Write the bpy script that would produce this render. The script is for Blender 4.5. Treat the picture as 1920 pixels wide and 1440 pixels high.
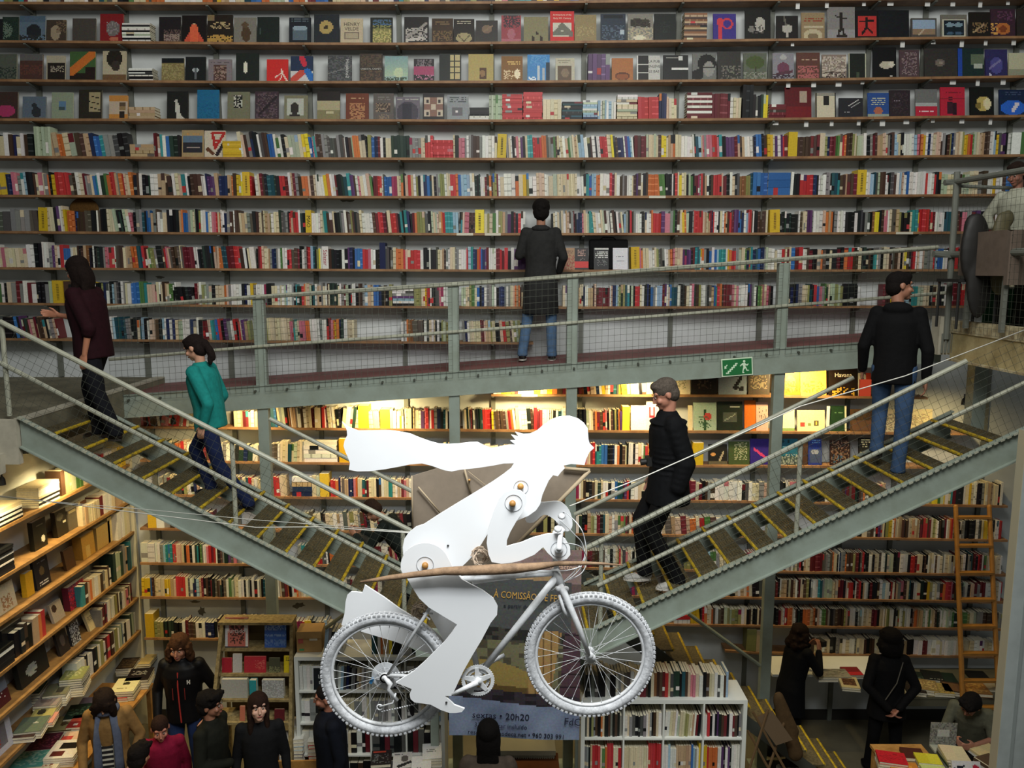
import bpy, bmesh, math, random
from mathutils import Vector, Matrix, Euler
for o in list(bpy.data.objects): bpy.data.objects.remove(o)
SC = bpy.context.scene
COL = SC.collection
R = math.radians

# ---------------------------------------------------------------- camera
T = R(8.0); F = 1500.0; H = 5.65
cd = bpy.data.cameras.new('camera'); cam = bpy.data.objects.new('camera', cd); COL.objects.link(cam)
cam.location = (0, 0, H); cam.rotation_euler = (R(90)-T, 0, 0)
cd.sensor_width = 36; cd.lens = F/1920*36; cd.clip_end = 200
SC.camera = cam
SC.view_settings.view_transform = 'Standard'; SC.view_settings.look = 'None'
SC.view_settings.gamma = 1; SC.view_settings.exposure = 0.38
SC.view_settings.use_curve_mapping = False

def ray(x, y):
    u = (x-960)/F; v = (720-y)/F
    return u, math.cos(T)+v*math.sin(T), -math.sin(T)+v*math.cos(T)
def P(x, y, Y=None, Z=None, X=None):
    """the point of the place seen at photo pixel x, y on the plane Y=, Z= or X= (metres)"""
    dx, dy, dz = ray(x, y)
    s = Y/dy if Y is not None else ((Z-H)/dz if Z is not None else X/dx)
    return Vector((dx*s, dy*s, dz*s+H))
def pix(p):
    d = Vector(p)-Vector((0, 0, H))
    z = d.y*math.cos(T)-d.z*math.sin(T)
    v = d.y*math.sin(T)+d.z*math.cos(T)
    return 960+F*d.x/z, 720-F*v/z

# ---------------------------------------------------------------- world and daylight
w = bpy.data.worlds.new('world'); SC.world = w; w.use_nodes = True
wb = w.node_tree.nodes['Background']; wb.inputs[0].default_value = (0.88, 0.93, 0.92, 1); wb.inputs[1].default_value = 0.085

def area(name, loc, target, size, power, color, sizey=None, spread=180):
    l = bpy.data.lights.new(name, 'AREA'); l.energy = power; l.color = color; l.size = size
    l.spread = R(spread)
    if sizey: l.shape = 'RECTANGLE'; l.size_y = sizey
    o = bpy.data.objects.new(name, l); COL.objects.link(o); o.location = loc
    o.rotation_euler = (Vector(target)-Vector(loc)).to_track_quat('-Z', 'Y').to_euler()
    return o
# daylight from the roof window over the hall
area('roof_window_light', (0.6, 2.2, 10.2), (0.3, 8.6, 4.6), 5.0, 400, (1.0, 0.995, 0.95), 2.5)
# daylight that falls steeply on the hanging sculpture
area('sculpture_daylight', (0.3, 1.9, 7.7), (0.0, 3.9, 4.6), 1.3, 50, (0.95, 0.985, 1.0), 0.8, 100)
# ---------------------------------------------------------------- materials
def lin(c):
    return tuple(((v/12.92) if v <= 0.04045 else ((v+0.055)/1.055)**2.4) for v in c)
def rgb(h):
    h = h.lstrip('#'); return tuple(int(h[i:i+2], 16)/255 for i in (0, 2, 4))
def mat(name, col, rough=0.6, metal=0.0, scale=0, amt=0.25, bump=0.0, col2=None, emit=0):
    m = bpy.data.materials.new(name); m.use_nodes = True
    nt = m.node_tree; b = nt.nodes['Principled BSDF']
    c = lin(rgb(col)) if isinstance(col, str) else col
    b.inputs['Base Color'].default_value = (*c, 1); b.inputs['Roughness'].default_value = rough
    b.inputs['Metallic'].default_value = metal
    if rough >= .8 or name.startswith('cloth'): b.inputs['Specular IOR Level'].default_value = .15
    if emit:
        b.inputs['Emission Color'].default_value = (*c, 1); b.inputs['Emission Strength'].default_value = emit
    if scale:
        tc = nt.nodes.new('ShaderNodeTexCoord'); n = nt.nodes.new('ShaderNodeTexNoise')
        n.inputs['Scale'].default_value = scale; n.inputs['Detail'].default_value = 5; n.inputs['Roughness'].default_value = .65
        nt.links.new(tc.outputs['Object'], n.inputs['Vector'])
        mx = nt.nodes.new('ShaderNodeMix'); mx.data_type = 'RGBA'
        d = lin(rgb(col2)) if col2 else tuple(v*(1-amt) for v in c)
        mx.inputs[6].default_value = (*c, 1); mx.inputs[7].default_value = (*d, 1)
        rmp = nt.nodes.new('ShaderNodeMapRange'); rmp.inputs[1].default_value = .38; rmp.inputs[2].default_value = .66
        nt.links.new(n.outputs['Fac'], rmp.inputs[0]); nt.links.new(rmp.outputs[0], mx.inputs[0])
        nt.links.new(mx.outputs[2], b.inputs['Base Color'])
        if bump:
            bp = nt.nodes.new('ShaderNodeBump'); bp.inputs['Strength'].default_value = bump; bp.inputs['Distance'].default_value = .01
            nt.links.new(n.outputs['Fac'], bp.inputs['Height']); nt.links.new(bp.outputs[0], b.inputs['Normal'])
    return m
def vmat(name, rough=0.5, scale=0, amt=.2):
    m = bpy.data.materials.new(name); m.use_nodes = True; nt = m.node_tree; b = nt.nodes['Principled BSDF']
    a = nt.nodes.new('ShaderNodeVertexColor'); a.layer_name = 'Col'
    b.inputs['Roughness'].default_value = rough; b.inputs['Specular IOR Level'].default_value = .3
    if scale:
        tc = nt.nodes.new('ShaderNodeTexCoord'); n = nt.nodes.new('ShaderNodeTexNoise'); n.inputs['Scale'].default_value = scale
        n.inputs['Detail'].default_value = 4
        nt.links.new(tc.outputs['Object'], n.inputs['Vector'])
        mr = nt.nodes.new('ShaderNodeMapRange'); mr.inputs[1].default_value = .35; mr.inputs[2].default_value = .65
        mr.inputs[3].default_value = 1-amt; mr.inputs[4].default_value = 1+amt*.4
        nt.links.new(n.outputs['Fac'], mr.inputs[0])
        mu = nt.nodes.new('ShaderNodeVectorMath'); mu.operation = 'SCALE'
        nt.links.new(a.outputs[0], mu.inputs[0]); nt.links.new(mr.outputs[0], mu.inputs[3])
        nt.links.new(mu.outputs[0], b.inputs['Base Color'])
    else:
        nt.links.new(a.outputs[0], b.inputs['Base Color'])
    return m
M = {
 'wall': mat('wall_plaster', '#ccd0d0', .9, scale=1.3, amt=.10, col2='#bcc1be'),
 'print': vmat('printed_cover', .45, 60, .10),
 'pages': mat('paper_pages', '#e3dabd', .9, scale=90, amt=.2),
 'board': mat('shelf_wood', '#95704a', .6, scale=7, col2='#765233'),
 'steel': mat('painted_steel', '#8f9a8f', .5, scale=4, amt=.12, col2='#828b7e'),
 'steelL': mat('painted_handrail', '#a9aa97', .45, scale=14, amt=.25),
 'upright': mat('upright_steel', '#6c6f66', .6, scale=9, amt=.15),
 'wire': mat('wire_mesh_steel', '#4d5046', .5, metal=.3),
 'deck': mat('oxide_red_deck', '#7c4f4b', .7, scale=3, amt=.25, col2='#6b4541'),
 'tread': mat('stair_tread_steel', '#6e6448', .55, metal=.25, scale=40, amt=.6),
 'nosing': mat('yellow_nosing', '#c9ab1d', .55, scale=25, amt=.55, col2='#8f7720'),
 'floor': mat('concrete_floor', '#6a6450', .6, scale=2.2, amt=.3),
 'slab': mat('slab_concrete', '#b9b3a0', .85, scale=3, amt=.3, bump=.3),
 'dirty': mat('dirty_landing', '#77725f', .8, scale=4, amt=.35),
 'black': mat('black_iron', '#1a1a18', .6),
 'white': mat('white_laminate', '#d9dbd2', .5, scale=5, amt=.05),
 'wood': mat('warm_wood', '#b98a4a', .55, scale=8, col2='#94672f'),
 'card': mat('cardboard', '#b08d5c', .85, scale=12, amt=.12),
}

# ---------------------------------------------------------------- mesh helpers
class MB:
    def __init__(s): s.v = []; s.f = []; s.c = []; s.m = []
    def add(s, vs, fs, col=None, mi=0):
        n = len(s.v); s.v += [tuple(v) for v in vs]
        for k, f in enumerate(fs):
            s.f.append([i+n for i in f]); s.m.append(mi)
            s.c.append(col[k] if isinstance(col, list) else (col or (.8, .8, .8)))
    def box(s, x0, x1, y0, y1, z0, z1, col=None, mx=None, mi=0):
        vs = [Vector((x, y, z)) for z in (z0, z1) for y in (y0, y1) for x in (x0, x1)]
        if mx is not None: vs = [mx @ v for v in vs]
        s.add(vs, [(0, 2, 3, 1), (4, 5, 7, 6), (0, 1, 5, 4), (2, 6, 7, 3), (0, 4, 6, 2), (1, 3, 7, 5)], col, mi)
    def tube(s, pts, r, n=8, col=None, cap=True, mi=0, flat=1.0):
        pts = [Vector(p) for p in pts]; rs = r if isinstance(r, (list, tuple)) else [r]*len(pts)
        base = len(s.v); a0 = None; vs = []; fs = []
        for i, p in enumerate(pts):
            d = (pts[min(i+1, len(pts)-1)]-pts[max(i-1, 0)])
            if d.length < 1e-9: d = Vector((0, 0, 1))
            d.normalize()
            if a0 is None:
                a0 = d.orthogonal().normalized()
                if abs(d.z) < .9: a0 = d.cross(Vector((0, 0, 1))).normalized()
            a = (a0-d*a0.dot(d)).normalized(); b = d.cross(a); a0 = a
            for k in range(n):
                t = 2*math.pi*(k+.5)/n; vs.append(p+(a*math.cos(t)+b*math.sin(t)*flat)*rs[i])
        for i in range(len(pts)-1):
            for k in range(n):
                k2 = (k+1) % n; fs.append((i*n+k, i*n+k2, (i+1)*n+k2, (i+1)*n+k))
        if cap: fs += [tuple(range(n-1, -1, -1)), tuple((len(pts)-1)*n+k for k in range(n))]
        s.add(vs, fs, col, mi)
    def torus(s, c, r, rr, n=40, m=8, axis='y', col=None, mx=None, sy=1.0):
        vs = []; fs = []
        for i in range(n):
            a = 2*math.pi*i/n
            for j in range(m):
                b = 2*math.pi*j/m; q = r+rr*math.cos(b); h = rr*sy*math.sin(b)
                p = Vector((q*math.cos(a), h, q*math.sin(a))) if axis == 'y' else (Vector((q*math.cos(a), q*math.sin(a), h)) if axis == 'z' else Vector((h, q*math.cos(a), q*math.sin(a))))
                vs.append(Vector(c)+(mx @ p if mx is not None else p))
        for i in range(n):
            for j in range(m):
                fs.append((i*m+j, i*m+(j+1) % m, ((i+1) % n)*m+(j+1) % m, ((i+1) % n)*m+j))
        s.add(vs, fs, col)
    def ball(s, c, r, n=12, m=8, mx=None, col=None, mi=0):
        rx, ry, rz = r if isinstance(r, (tuple, list)) else (r, r, r); c = Vector(c)
        vs = [Vector((0, 0, -rz))]; fs = []
        for i in range(1, m):
            t = math.pi*i/m
            for k in range(n):
                a = 2*math.pi*k/n; vs.append(Vector((rx*math.sin(t)*math.cos(a), ry*math.sin(t)*math.sin(a), -rz*math.cos(t))))
        vs.append(Vector((0, 0, rz)))
        for k in range(n): fs.append((0, 1+(k+1) % n, 1+k))
        for i in range(m-2):
            for k in range(n): fs.append((1+i*n+k, 1+i*n+(k+1) % n, 1+(i+1)*n+(k+1) % n, 1+(i+1)*n+k))
        L = len(vs)-1
        for k in range(n): fs.append((1+(m-2)*n+k, 1+(m-2)*n+(k+1) % n, L))
        if mx is not None: vs = [mx @ v for v in vs]
        s.add([c+v for v in vs], fs, col, mi)
    def prism(s, poly, d, col=None, mi=0):
        """poly: list of 3-D points in a plane; d: thickness vector"""
        n = len(poly); d = Vector(d); a = [Vector(p) for p in poly]
        vs = a+[p+d for p in a]
        s.add(vs, [tuple(range(n)), tuple(range(2*n-1, n-1, -1))]+[(i, i+n, (i+1) % n+n, (i+1) % n) for i in range(n)], col, mi)
    def mesh(s, name):
        me = bpy.data.meshes.new(name); me.from_pydata(s.v, [], s.f)
        if any(c != (.8, .8, .8) for c in s.c):
            at = me.color_attributes.new('Col', 'FLOAT_COLOR', 'CORNER')
            buf = []
            for p, c in zip(s.f, s.c):
                q = (*lin(c), 1.0); buf += list(q)*len(p)
            at.data.foreach_set('color', buf)
        if any(s.m): me.polygons.foreach_set('material_index', s.m)
        me.update()
        return me
    def build(s, name, m, parent=None, smooth=False, **kw):
        me = s.mesh(name)
        for q in (m if isinstance(m, (list, tuple)) else [m]): me.materials.append(M[q] if isinstance(q, str) else q)
        if smooth: me.polygons.foreach_set('use_smooth', [True]*len(me.polygons))
        o = bpy.data.objects.new(name, me); COL.objects.link(o)
        if parent: o.parent = parent
        tag(o, **kw)
        return o
def tag(o, label=None, cat=None, group=None, kind=None):
    if label: o['label'] = label
    if cat: o['category'] = cat
    if group: o['group'] = group
    if kind: o['kind'] = kind
    return o
def empty(name, loc, rz=0, label=None, cat=None, group=None, rot=None):
    o = bpy.data.objects.new(name, None); COL.objects.link(o); o.location = loc
    o.rotation_euler = rot if rot else (0, 0, rz); o.empty_display_size = .1
    return tag(o, label, cat, group)
def bevel(o, w=.004, seg=2):
    b = o.modifiers.new('bevel', 'BEVEL'); b.width = w; b.segments = seg; b.limit_method = 'ANGLE'; return o
def smooth(pts, n=4, closed=True):
    """Catmull-Rom through points"""
    out = []; L = len(pts)
    for i in range(L if closed else L-1):
        p0, p1, p2, p3 = (pts[(i-1) % L], pts[i], pts[(i+1) % L], pts[(i+2) % L]) if closed else (pts[max(i-1, 0)], pts[i], pts[i+1], pts[min(i+2, L-1)])
        for k in range(n):
            t = k/n
            out.append(tuple(.5*((2*b)+(c-a)*t+(2*a-5*b+4*c-d)*t*t+(3*b-a-3*c+d)*t**3) for a, b, c, d in zip(p0, p1, p2, p3)))
    if not closed: out.append(pts[-1])
    return out
def text(txt, size, loc, rot, col, parent=None, name='lettering', align='CENTER', depth=.0008, font_scale=1.0, shear=0):
    c = bpy.data.curves.new(name, 'FONT'); c.body = txt; c.size = size; c.align_x = align; c.align_y = 'CENTER'; c.extrude = depth; c.shear = shear
    c.resolution_u = 2; c.space_character = 1.0
    o = bpy.data.objects.new(name+'_tmp', c); COL.objects.link(o)
    dg = bpy.context.evaluated_depsgraph_get(); me = bpy.data.meshes.new_from_object(o.evaluated_get(dg))
    bpy.data.objects.remove(o)
    me.materials.clear(); me.materials.append(flat(col))
    for v in me.vertices: v.co.x *= font_scale
    q = bpy.data.objects.new(name, me); COL.objects.link(q); q.location = loc; q.rotation_euler = rot
    if parent: q.parent = parent
    return q
_flat = {}
def flat(col, rough=.6):
    if (col, rough) not in _flat: _flat[(col, rough)] = mat('paint_'+col.lstrip('#'), col, rough)
    return _flat[(col, rough)]
WORDS = 'zeroth first second third fourth fifth sixth seventh eighth ninth tenth eleventh twelfth thirteenth fourteenth fifteenth sixteenth seventeenth eighteenth nineteenth twentieth'.split()
def nth(k):
    if k <= 20: return WORDS[k]
    t = {20: 'twenty', 30: 'thirty', 40: 'forty', 50: 'fifty', 60: 'sixty', 70: 'seventy'}
    te = {30: 'thirtieth', 40: 'fortieth', 50: 'fiftieth', 60: 'sixtieth', 70: 'seventieth'}
    return te[k] if k % 10 == 0 else t[k//10*10]+'-'+WORDS[k % 10]
# ================================================================ the room
WY = 9.5                       # back wall plane
def struct(name, mb, m, **kw): return mb.build(name, m, kind='structure', **kw)
b = MB(); b.box(-7.5, 7.6, WY, WY+.3, -.05, 9.6); struct("wall_back", b, 'wall')
b = MB(); b.box(-7.5, 7.6, -1.2, WY, -.2, 0); struct('floor', b, 'floor')
b = MB(); b.box(-5.1, -4.9, 4.2, WY, 0, 4.05); struct('wall_left', b, 'wall')
b = MB(); b.box(4.0, 7.6, WY-.012, WY-.001, 0, .14); b.box(-4.9, 4.0, WY-.012, WY-.001, 0, .14); struct('baseboard_back', b, flat('#2b2823'))
# landing on the left and the floor slab that carries it
b = MB(); b.box(-7.4, -4.16, 6.72, WY, 4.10, 4.40); o = struct('floor_landing', b, 'dirty')
b = MB(); b.box(-7.4, -4.20, 6.66, 6.72, 4.02, 4.405); struct('trim_1', b, 'slab')
b = MB(); b.box(-7.4, -4.32, 6.45, 6.66, 3.95, 4.12); b.box(-7.4, -4.5, 6.50, 6.64, 3.83, 3.95); struct('trim_2', b, 'slab')
b = MB(); b.box(-4.26, -4.155, 6.73, WY-.02, 4.39, 4.408); struct('trim_3', b, 'slab')
# grey scuffed pillar that closes the picture on the right
b = MB(); b.box(4.192, 4.197, 6.40, 6.50, 0, 4.36); struct('trim_4', b, flat('#b3ab90'))
b = MB(); b.box(4.197, 4.9, 6.40, 6.50, 0, 4.30); o = struct('column_right', b, mat('pillar_paint', '#a5adab', .7, scale=3, amt=.2))
b = MB(); b.box(4.30, 4.32, 6.385, 6.401, .2, 3.0); b.box(4.32, 4.9, 6.385, 6.401, 1.15, 1.18); struct('trim_5', b, flat('#8b9391'))

# steel columns that carry the ramp
for i, (x, zt) in enumerate(((-2.68, 5.37), (-.62, 5.50), (.64, 5.58), (2.86, 5.74))):
    b = MB(); wd = .058
    b.box(x-wd, x+wd, 8.47, 8.475+.085, 0, zt)
    o = b.build('steel_column', 'steel', label='grey steel column under the ramp, %s from left' % nth(i+1), cat='column', group='columns carrying the ramp')
    bevel(o, .006)
    pb = MB(); pb.box(x-.12, x+.12, 8.41, 8.65, 0, .015); pb.build('base_plate', 'steel', parent=o)
b = MB(); p = P(1835, 690, Y=8.3); b.box(p.x-.07, p.x+.07, 8.24, 8.38, 4.0, 4.74); b.build('steel_column', 'steel', label='grey steel post under the corner of the lookout platform', cat='column')

# ================================================================ ramp along the bookshelves
def wire_grid(mb, P0, U, V, nu, nv, su, sv, r=.0016, clip=None, z_off=0):
    """square wire mesh: nu wires stepping along U (running along V) and nv stepping along V"""
    U = Vector(U); V = Vector(V); P0 = Vector(P0)
    for i in range(nu+1):
        a = P0+U*(su*i); mb.tube([a, a+V*(sv*nv)], r, 3, cap=False)
    for j in range(nv+1):
        a = P0+V*(sv*j); mb.tube([a, a+U*(su*nu)], r, 3, cap=False)
RA = Vector((-4.36, 8.5, 4.315)); RB = Vector((4.56, 8.5, 4.958))      # top edge of the ramp beam
def rz(x): t = (x-RA.x)/(RB.x-RA.x); return RA.z+(RB.z-RA.z)*t
ramp = empty('walkway', (0, 8.5, 4.3), 0, 'sloping grey steel walkway with a red deck, running along the book wall', 'walkway')
def rel(o, par):
    o.parent = par; o.matrix_parent_inverse = Matrix.Translation(par.location).inverted() if not any(par.rotation_euler) else par.matrix_world.inverted(); return o
def add(mb, name, m, par, **kw):
    o = mb.build(name, m, **kw); bpy.context.view_layer.update(); return rel(o, par)
b = MB(); y0 = 8.46
for (ya, yb) in ((y0, y0+.012),):
    b.prism([(RA.x, ya, rz(RA.x)-.225), (RB.x, ya, rz(RB.x)-.255), (RB.x, ya, rz(RB.x)), (RA.x, ya, rz(RA.x))], (0, .012, 0))
b.prism([(RA.x, ya-.012, rz(RA.x)-.237), (RB.x, ya-.012, rz(RB.x)-.267), (RB.x, ya-.012, rz(RB.x)-.255), (RA.x, ya-.012, rz(RA.x)-.225)], (0, .07, 0))
b.prism([(RA.x, ya-.012, rz(RA.x)), (RB.x, ya-.012, rz(RB.x)), (RB.x, ya-.012, rz(RB.x)+.01), (RA.x, ya-.012, rz(RA.x)+.01)], (0, .07, 0))
add(b, 'edge_beam', 'steel', ramp)
b = MB(); b.prism([(RA.x, 8.53, rz(RA.x)-.03), (RB.x, 8.53, rz(RB.x)-.03), (RB.x, 8.53, rz(RB.x)), (RA.x, 8.53, rz(RA.x))], (0, .95, 0))
b.prism([(RA.x, 9.40, rz(RA.x)-.16), (RB.x, 9.40, rz(RB.x)-.16), (RB.x, 9.40, rz(RB.x)-.03), (RA.x, 9.40, rz(RA.x)-.03)], (0, .06, 0))
add(b, 'deck', 'deck', ramp)
for k in range(9):
    x = -3.9+k*1.03; b = MB(); b.box(x-.03, x+.03, 8.5, 9.4, rz(x)-.2, rz(x)-.03); add(b, 'cross_beam', 'steel', ramp)
ry = 8.46
b = MB(); b.tube([P(196, 578, Y=ry), P(480, 557, Y=ry), P(960, 526, Y=ry), P(1440, 489, Y=ry), P(1758, 464, Y=ry)], .0235, 10); add(b, 'handrail', 'steelL', ramp)
b = MB(); b.tube([P(205, 674, Y=ry), P(480, 650, Y=ry), P(960, 614, Y=ry), P(1440, 576, Y=ry), P(1775, 549, Y=ry)], .0185, 8); add(b, 'middle_rail', 'steelL', ramp)
edges = [-4.3, -2.66, -.6, .66, 2.86, 4.5]
for k in range(5):
    a, c = edges[k]+.03, edges[k+1]-.03; b = MB(); n = int((c-a)/.063)
    yy = ry-.03
    def ztop(x): return 5.27+(5.89-5.27)*(x+4.29)/(4.42+4.29)
    zb = lambda x: rz(x)-.055
    for i in range(n+1):
        x = a+(c-a)*i/n; b.tube([(x, yy, zb(x)), (x, yy, ztop(x)+.01)], .0017, 3, cap=False)
    m_ = 15
    for j in range(m_+1):
        t = j/m_; b.tube([(a, yy, zb(a)+(ztop(a)-zb(a))*t), (c, yy, zb(c)+(ztop(c)-zb(c))*t)], .0017, 3, cap=False)
    add(b, 'wire_panel', 'wire', ramp)
for k in range(26):
    x = -4.1+k*.34; b = MB(); b.tube([(x, y0-.03, rz(x)-.045), (x, y0+.005, rz(x)-.045)], .012, 6); add(b, 'clip', 'wire', ramp)

# green exit sign
sg = empty('exit_sign', P(1382, 688, Y=8.42), 0, 'green emergency exit sign with stairs and running figure on the ramp beam', 'sign')
sg.rotation_euler = (0, R(-4.5), 0)
b = MB(); b.box(-.166, .166, -.002, .010, -.095, .095); b.build('sign_border', flat('#cfe0c4'), sg)
b = MB(); b.box(-.154, .154, -.006, -.002, -.083, .083); b.build('sign_panel', flat('#0f6a33'), sg)
gw = flat('#cfe6c8'); b = MB()
def q2(pts, mb, d=.0025, y=-.0085):
    mb.prism([(x, y, z) for x, z in pts], (0, d, 0))
st = [(-.115, -.055)]
for k in range(6): st += [(-.115+k*.02, -.055+k*.019+.014), (-.095+k*.02, -.055+k*.019+.014)]
st += [(.007, .045), (.007, .030)]
for k in range(5, -1, -1): st += [(-.088+k*.02-.006, -.072+k*.019+.014)]
q2([(-.122, -.052), (-.102, -.052), (-.102, -.033), (-.082, -.033), (-.082, -.014), (-.062, -.014), (-.062, .005), (-.042, .005), (-.042, .024), (-.022, .024), (-.022, .043), (.004, .043), (.004, .030), (-.008, .030), (-.008, .011), (-.028, .011), (-.028, -.008), (-.048, -.008), (-.048, -.027), (-.068, -.027), (-.068, -.046), (-.088, -.046), (-.088, -.066), (-.122, -.066)], b)
b.build('stairs_symbol', gw, sg)
b = MB(); q2([(-.135, -.012), (-.135, .022), (-.127, .014), (-.108, .034), (-.101, .027), (-.120, .006), (-.108, -.004)], b); b.build('arrow_symbol', gw, sg)
b = MB(); b.ball((.075, -.008, .055), (.013, .002, .014), 10, 6)
q2([(.052, .035), (.080, .040), (.092, .028), (.104, .020), (.115, .030), (.121, .022), (.106, .006), (.092, .012), (.083, .006), (.096, -.012), (.104, -.036), (.122, -.040), (.122, -.049), (.096, -.048), (.086, -.020), (.070, -.030), (.062, -.056), (.074, -.062), (.070, -.070), (.050, -.066), (.058, -.024), (.064, -.004), (.058, .018), (.046, .014), (.034, .002), (.028, .010), (.042, .026)], b)
b.build('running_figure', gw, sg)

# ================================================================ the two stair flights
def flight(name, label, A, B, sgn, nx, far_rail, near_rail, near_mid, post_x, rail_pts_far, Yn=6.7, Yf=7.7):
    """A upper end, B lower end of the near stringer's top edge, (x, z)"""
    root = empty(name, ((A[0]+B[0])/2, Yn, 0), 0, label, 'staircase')
    sl = (B[1]-A[1])/(B[0]-A[0])
    zt = lambda x: A[1]+sl*(x-A[0])
    def stringer(Y, th, x0=A[0], x1=B[0]):
        b = MB(); h = .245
        b.prism([(x0, Y, zt(x0)-h), (x1, Y, zt(x1)-h), (x1, Y, zt(x1)), (x0, Y, zt(x0))], (0, th, 0))
        b.prism([(x0, Y-.035, zt(x0)-h-.012), (x1, Y-.035, zt(x1)-h-.012), (x1, Y-.035, zt(x1)-h), (x0, Y-.035, zt(x0)-h)], (0, .05, 0))
        b.prism([(x0, Y-.035, zt(x0)-.002), (x1, Y-.035, zt(x1)-.002), (x1, Y-.035, zt(x1)+.012), (x0, Y-.035, zt(x0)+.012)], (0, .05, 0))
        return add(b, 'stringer', 'steel', root)
    stringer(Yn, .012); stringer(Yf, .012, A[0]+sgn*.1)
    n = nx; dz = (A[1]-B[1])/n; dx = (B[0]-A[0])/n
    for k in range(n):
        xa = A[0]+dx*(k+.35); z = zt(A[0]+dx*(k+.5))-.07
        # tread: pressed steel tray with a grid of lugs
        b = MB(); x0, x1 = sorted((xa, xa+dx*.86)); b.box(x0, x1, Yn+.012, Yf, z-.025, z)
        for i in range(7):
            for j in range(26):
                cx = x0+(x1-x0)*(i+.7)/7.6; cy = Yn+.03+(Yf-Yn-.05)*(j+.5)/26
                b.box(cx-.009, cx+.009, cy-.012, cy+.012, z, z+.006)
        add(b, 'tread', 'tread', root)
        nxp = xa+dx*.86 if True else xa
        b = MB(); b.tube([(nxp, Yn+.014, z-.004), (nxp, Yf-.002, z-.004)], .015, 8); add(b, 'nosing', 'nosing', root)
    b = MB(); b.tube(near_rail, .0225, 10); add(b, 'handrail', 'steelL', root)
    b = MB(); b.tube(near_mid, .0195, 10); add(b, 'middle_rail', 'steelL', root)
    if rail_pts_far:
        b = MB(); b.tube(rail_pts_far, .0215, 10); add(b, 'far_handrail', 'steelL', root)
    for px in post_x:
        b = MB(); t = (px-near_rail[0].x)/(near_rail[-1].x-near_rail[0].x); zr = near_rail[0].z+(near_rail[-1].z-near_rail[0].z)*t
        b.tube([(px, Yn+.02, zt(px)-.04), (px, Yn+.02, zr)], .02, 8); add(b, 'post', 'steelL', root)
    # wire mesh, laid square to the slope
    u = Vector((B[0]-A[0], 0, B[1]-A[1])).normalized(); nrm = Vector((-u.z, 0, u.x)); nrm = nrm if nrm.z > 0 else -nrm
    r0 = near_rail[0]; hh = (Vector((r0.x, 0, r0.z))-Vector((A[0], 0, A[1]))).dot(nrm)
    L = (Vector((B[0], 0, B[1]))-Vector((A[0], 0, A[1]))).length
    b = MB(); s = .062; O = Vector((A[0], Yn-.03, A[1])); r = .0015
    for i in range(int(L/s)+6):
        a = O+u*(s*(i-5)); b.tube([a, a+nrm*hh], r, 3, cap=False)
    for j in range(int(hh/s)+1):
        a = O+nrm*(s*j); b.tube([a-u*.3, a+u*L], r, 3, cap=False)
    add(b, 'wire_panel', 'wire', root)
    b = MB()
    for i in range(int(L/.06)):
        c = O+u*(.06*i+.02)+nrm*.004; b.box(-.019, .019, -.012, .022, -.004, .012, mx=Matrix.Translation(c) @ Matrix.Rotation(-math.atan2(u.z, u.x), 4, 'Y'))
    add(b, 'mesh_clamp_strip', 'steelL', root)
    return root, zt
Yn = 6.7
sl_, ztL = flight('staircase', 'left steel flight with yellow nosings, going down from the landing to behind the bicycle', (-4.19, 4.42), (-.82, 2.58), 1, 14, None,
    [P(0, 603, Y=Yn), P(770, 995, Y=Yn), P(800, 1011, Y=Yn)], [P(0, 680, Y=Yn), P(790, 1090, Y=Yn)], [-4.285, -2.4, -.95],
    [P(505, 785, Y=7.7), P(790, 930, Y=7.7)])
sr_, ztR = flight('staircase', 'right steel flight with yellow nosings, under the descending grey-haired man', (4.40, 4.345), (.72, 2.53), -1, 15, None,
    [P(1812, 677, Y=Yn), P(1100, 1027, Y=Yn)], [P(1925, 716, Y=Yn), P(1120, 1098, Y=Yn)], [2.475, .78],
    [P(1600, 708, Y=7.7), P(1077, 965, Y=7.7)])
# landing between the flights, and the flight that goes on down behind the white bookcase
ld = empty('stair_landing', (0, 7.2, 0), 0, 'steel half landing where both flights meet, hidden behind the banner', 'landing')
b = MB(); b.box(-.85, .75, 6.7, 7.72, 2.46, 2.52); add(b, 'deck', 'tread', ld)
b = MB(); b.box(-.85, .75, 6.66, 6.70, 2.28, 2.53); add(b, 'edge_beam', 'steel', ld)
for x in (-.78, .68):
    b = MB(); b.box(x-.04, x+.04, 7.5, 7.58, 0, 2.46); add(b, 'leg', 'steel', ld)
lf = empty('staircase', (1.8, 8.0, 0), 0, 'lower steel flight that goes down to the right behind the white bookcase', 'staircase')
A, B = (.75, 2.46), (3.75, .10)
zt3 = lambda x: A[1]+(B[1]-A[1])*(x-A[0])/(B[0]-A[0])
for Y in (7.62, 8.36):
    b = MB(); b.prism([(A[0], Y, zt3(A[0])-.22), (B[0], Y, max(0, zt3(B[0])-.22)), (B[0], Y, zt3(B[0])), (A[0], Y, zt3(A[0]))], (0, .012, 0)); add(b, 'stringer', flat('#3c3f38'), lf)
for k in range(14):
    x = A[0]+.2*(k+.4); z = zt3(x)-.06
    b = MB(); b.box(x-.02, x+.20, 7.635, 8.36, z-.02, z); add(b, 'tread', 'tread', lf)
    b = MB(); b.tube([(x+.2, 7.64, z-.004), (x+.2, 8.35, z-.004)], .014, 6); add(b, 'nosing', 'nosing', lf)
b = MB(); b.tube([P(1290, 1150, Y=8.42), P(1425, 1248, Y=8.42)], .022, 8)
b.build('diagonal_brace', 'steel', label='grey tube brace running down to the right-hand steel column', cat='brace')
b = MB(); b.tube([P(668, 1136, Y=7.6), P(610, 1178, Y=7.6)], .018, 8)
b.build('diagonal_brace', flat('#6f6b4e'), label='olive tube brace below the left flight, beside the cardboard box', cat='brace')

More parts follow.
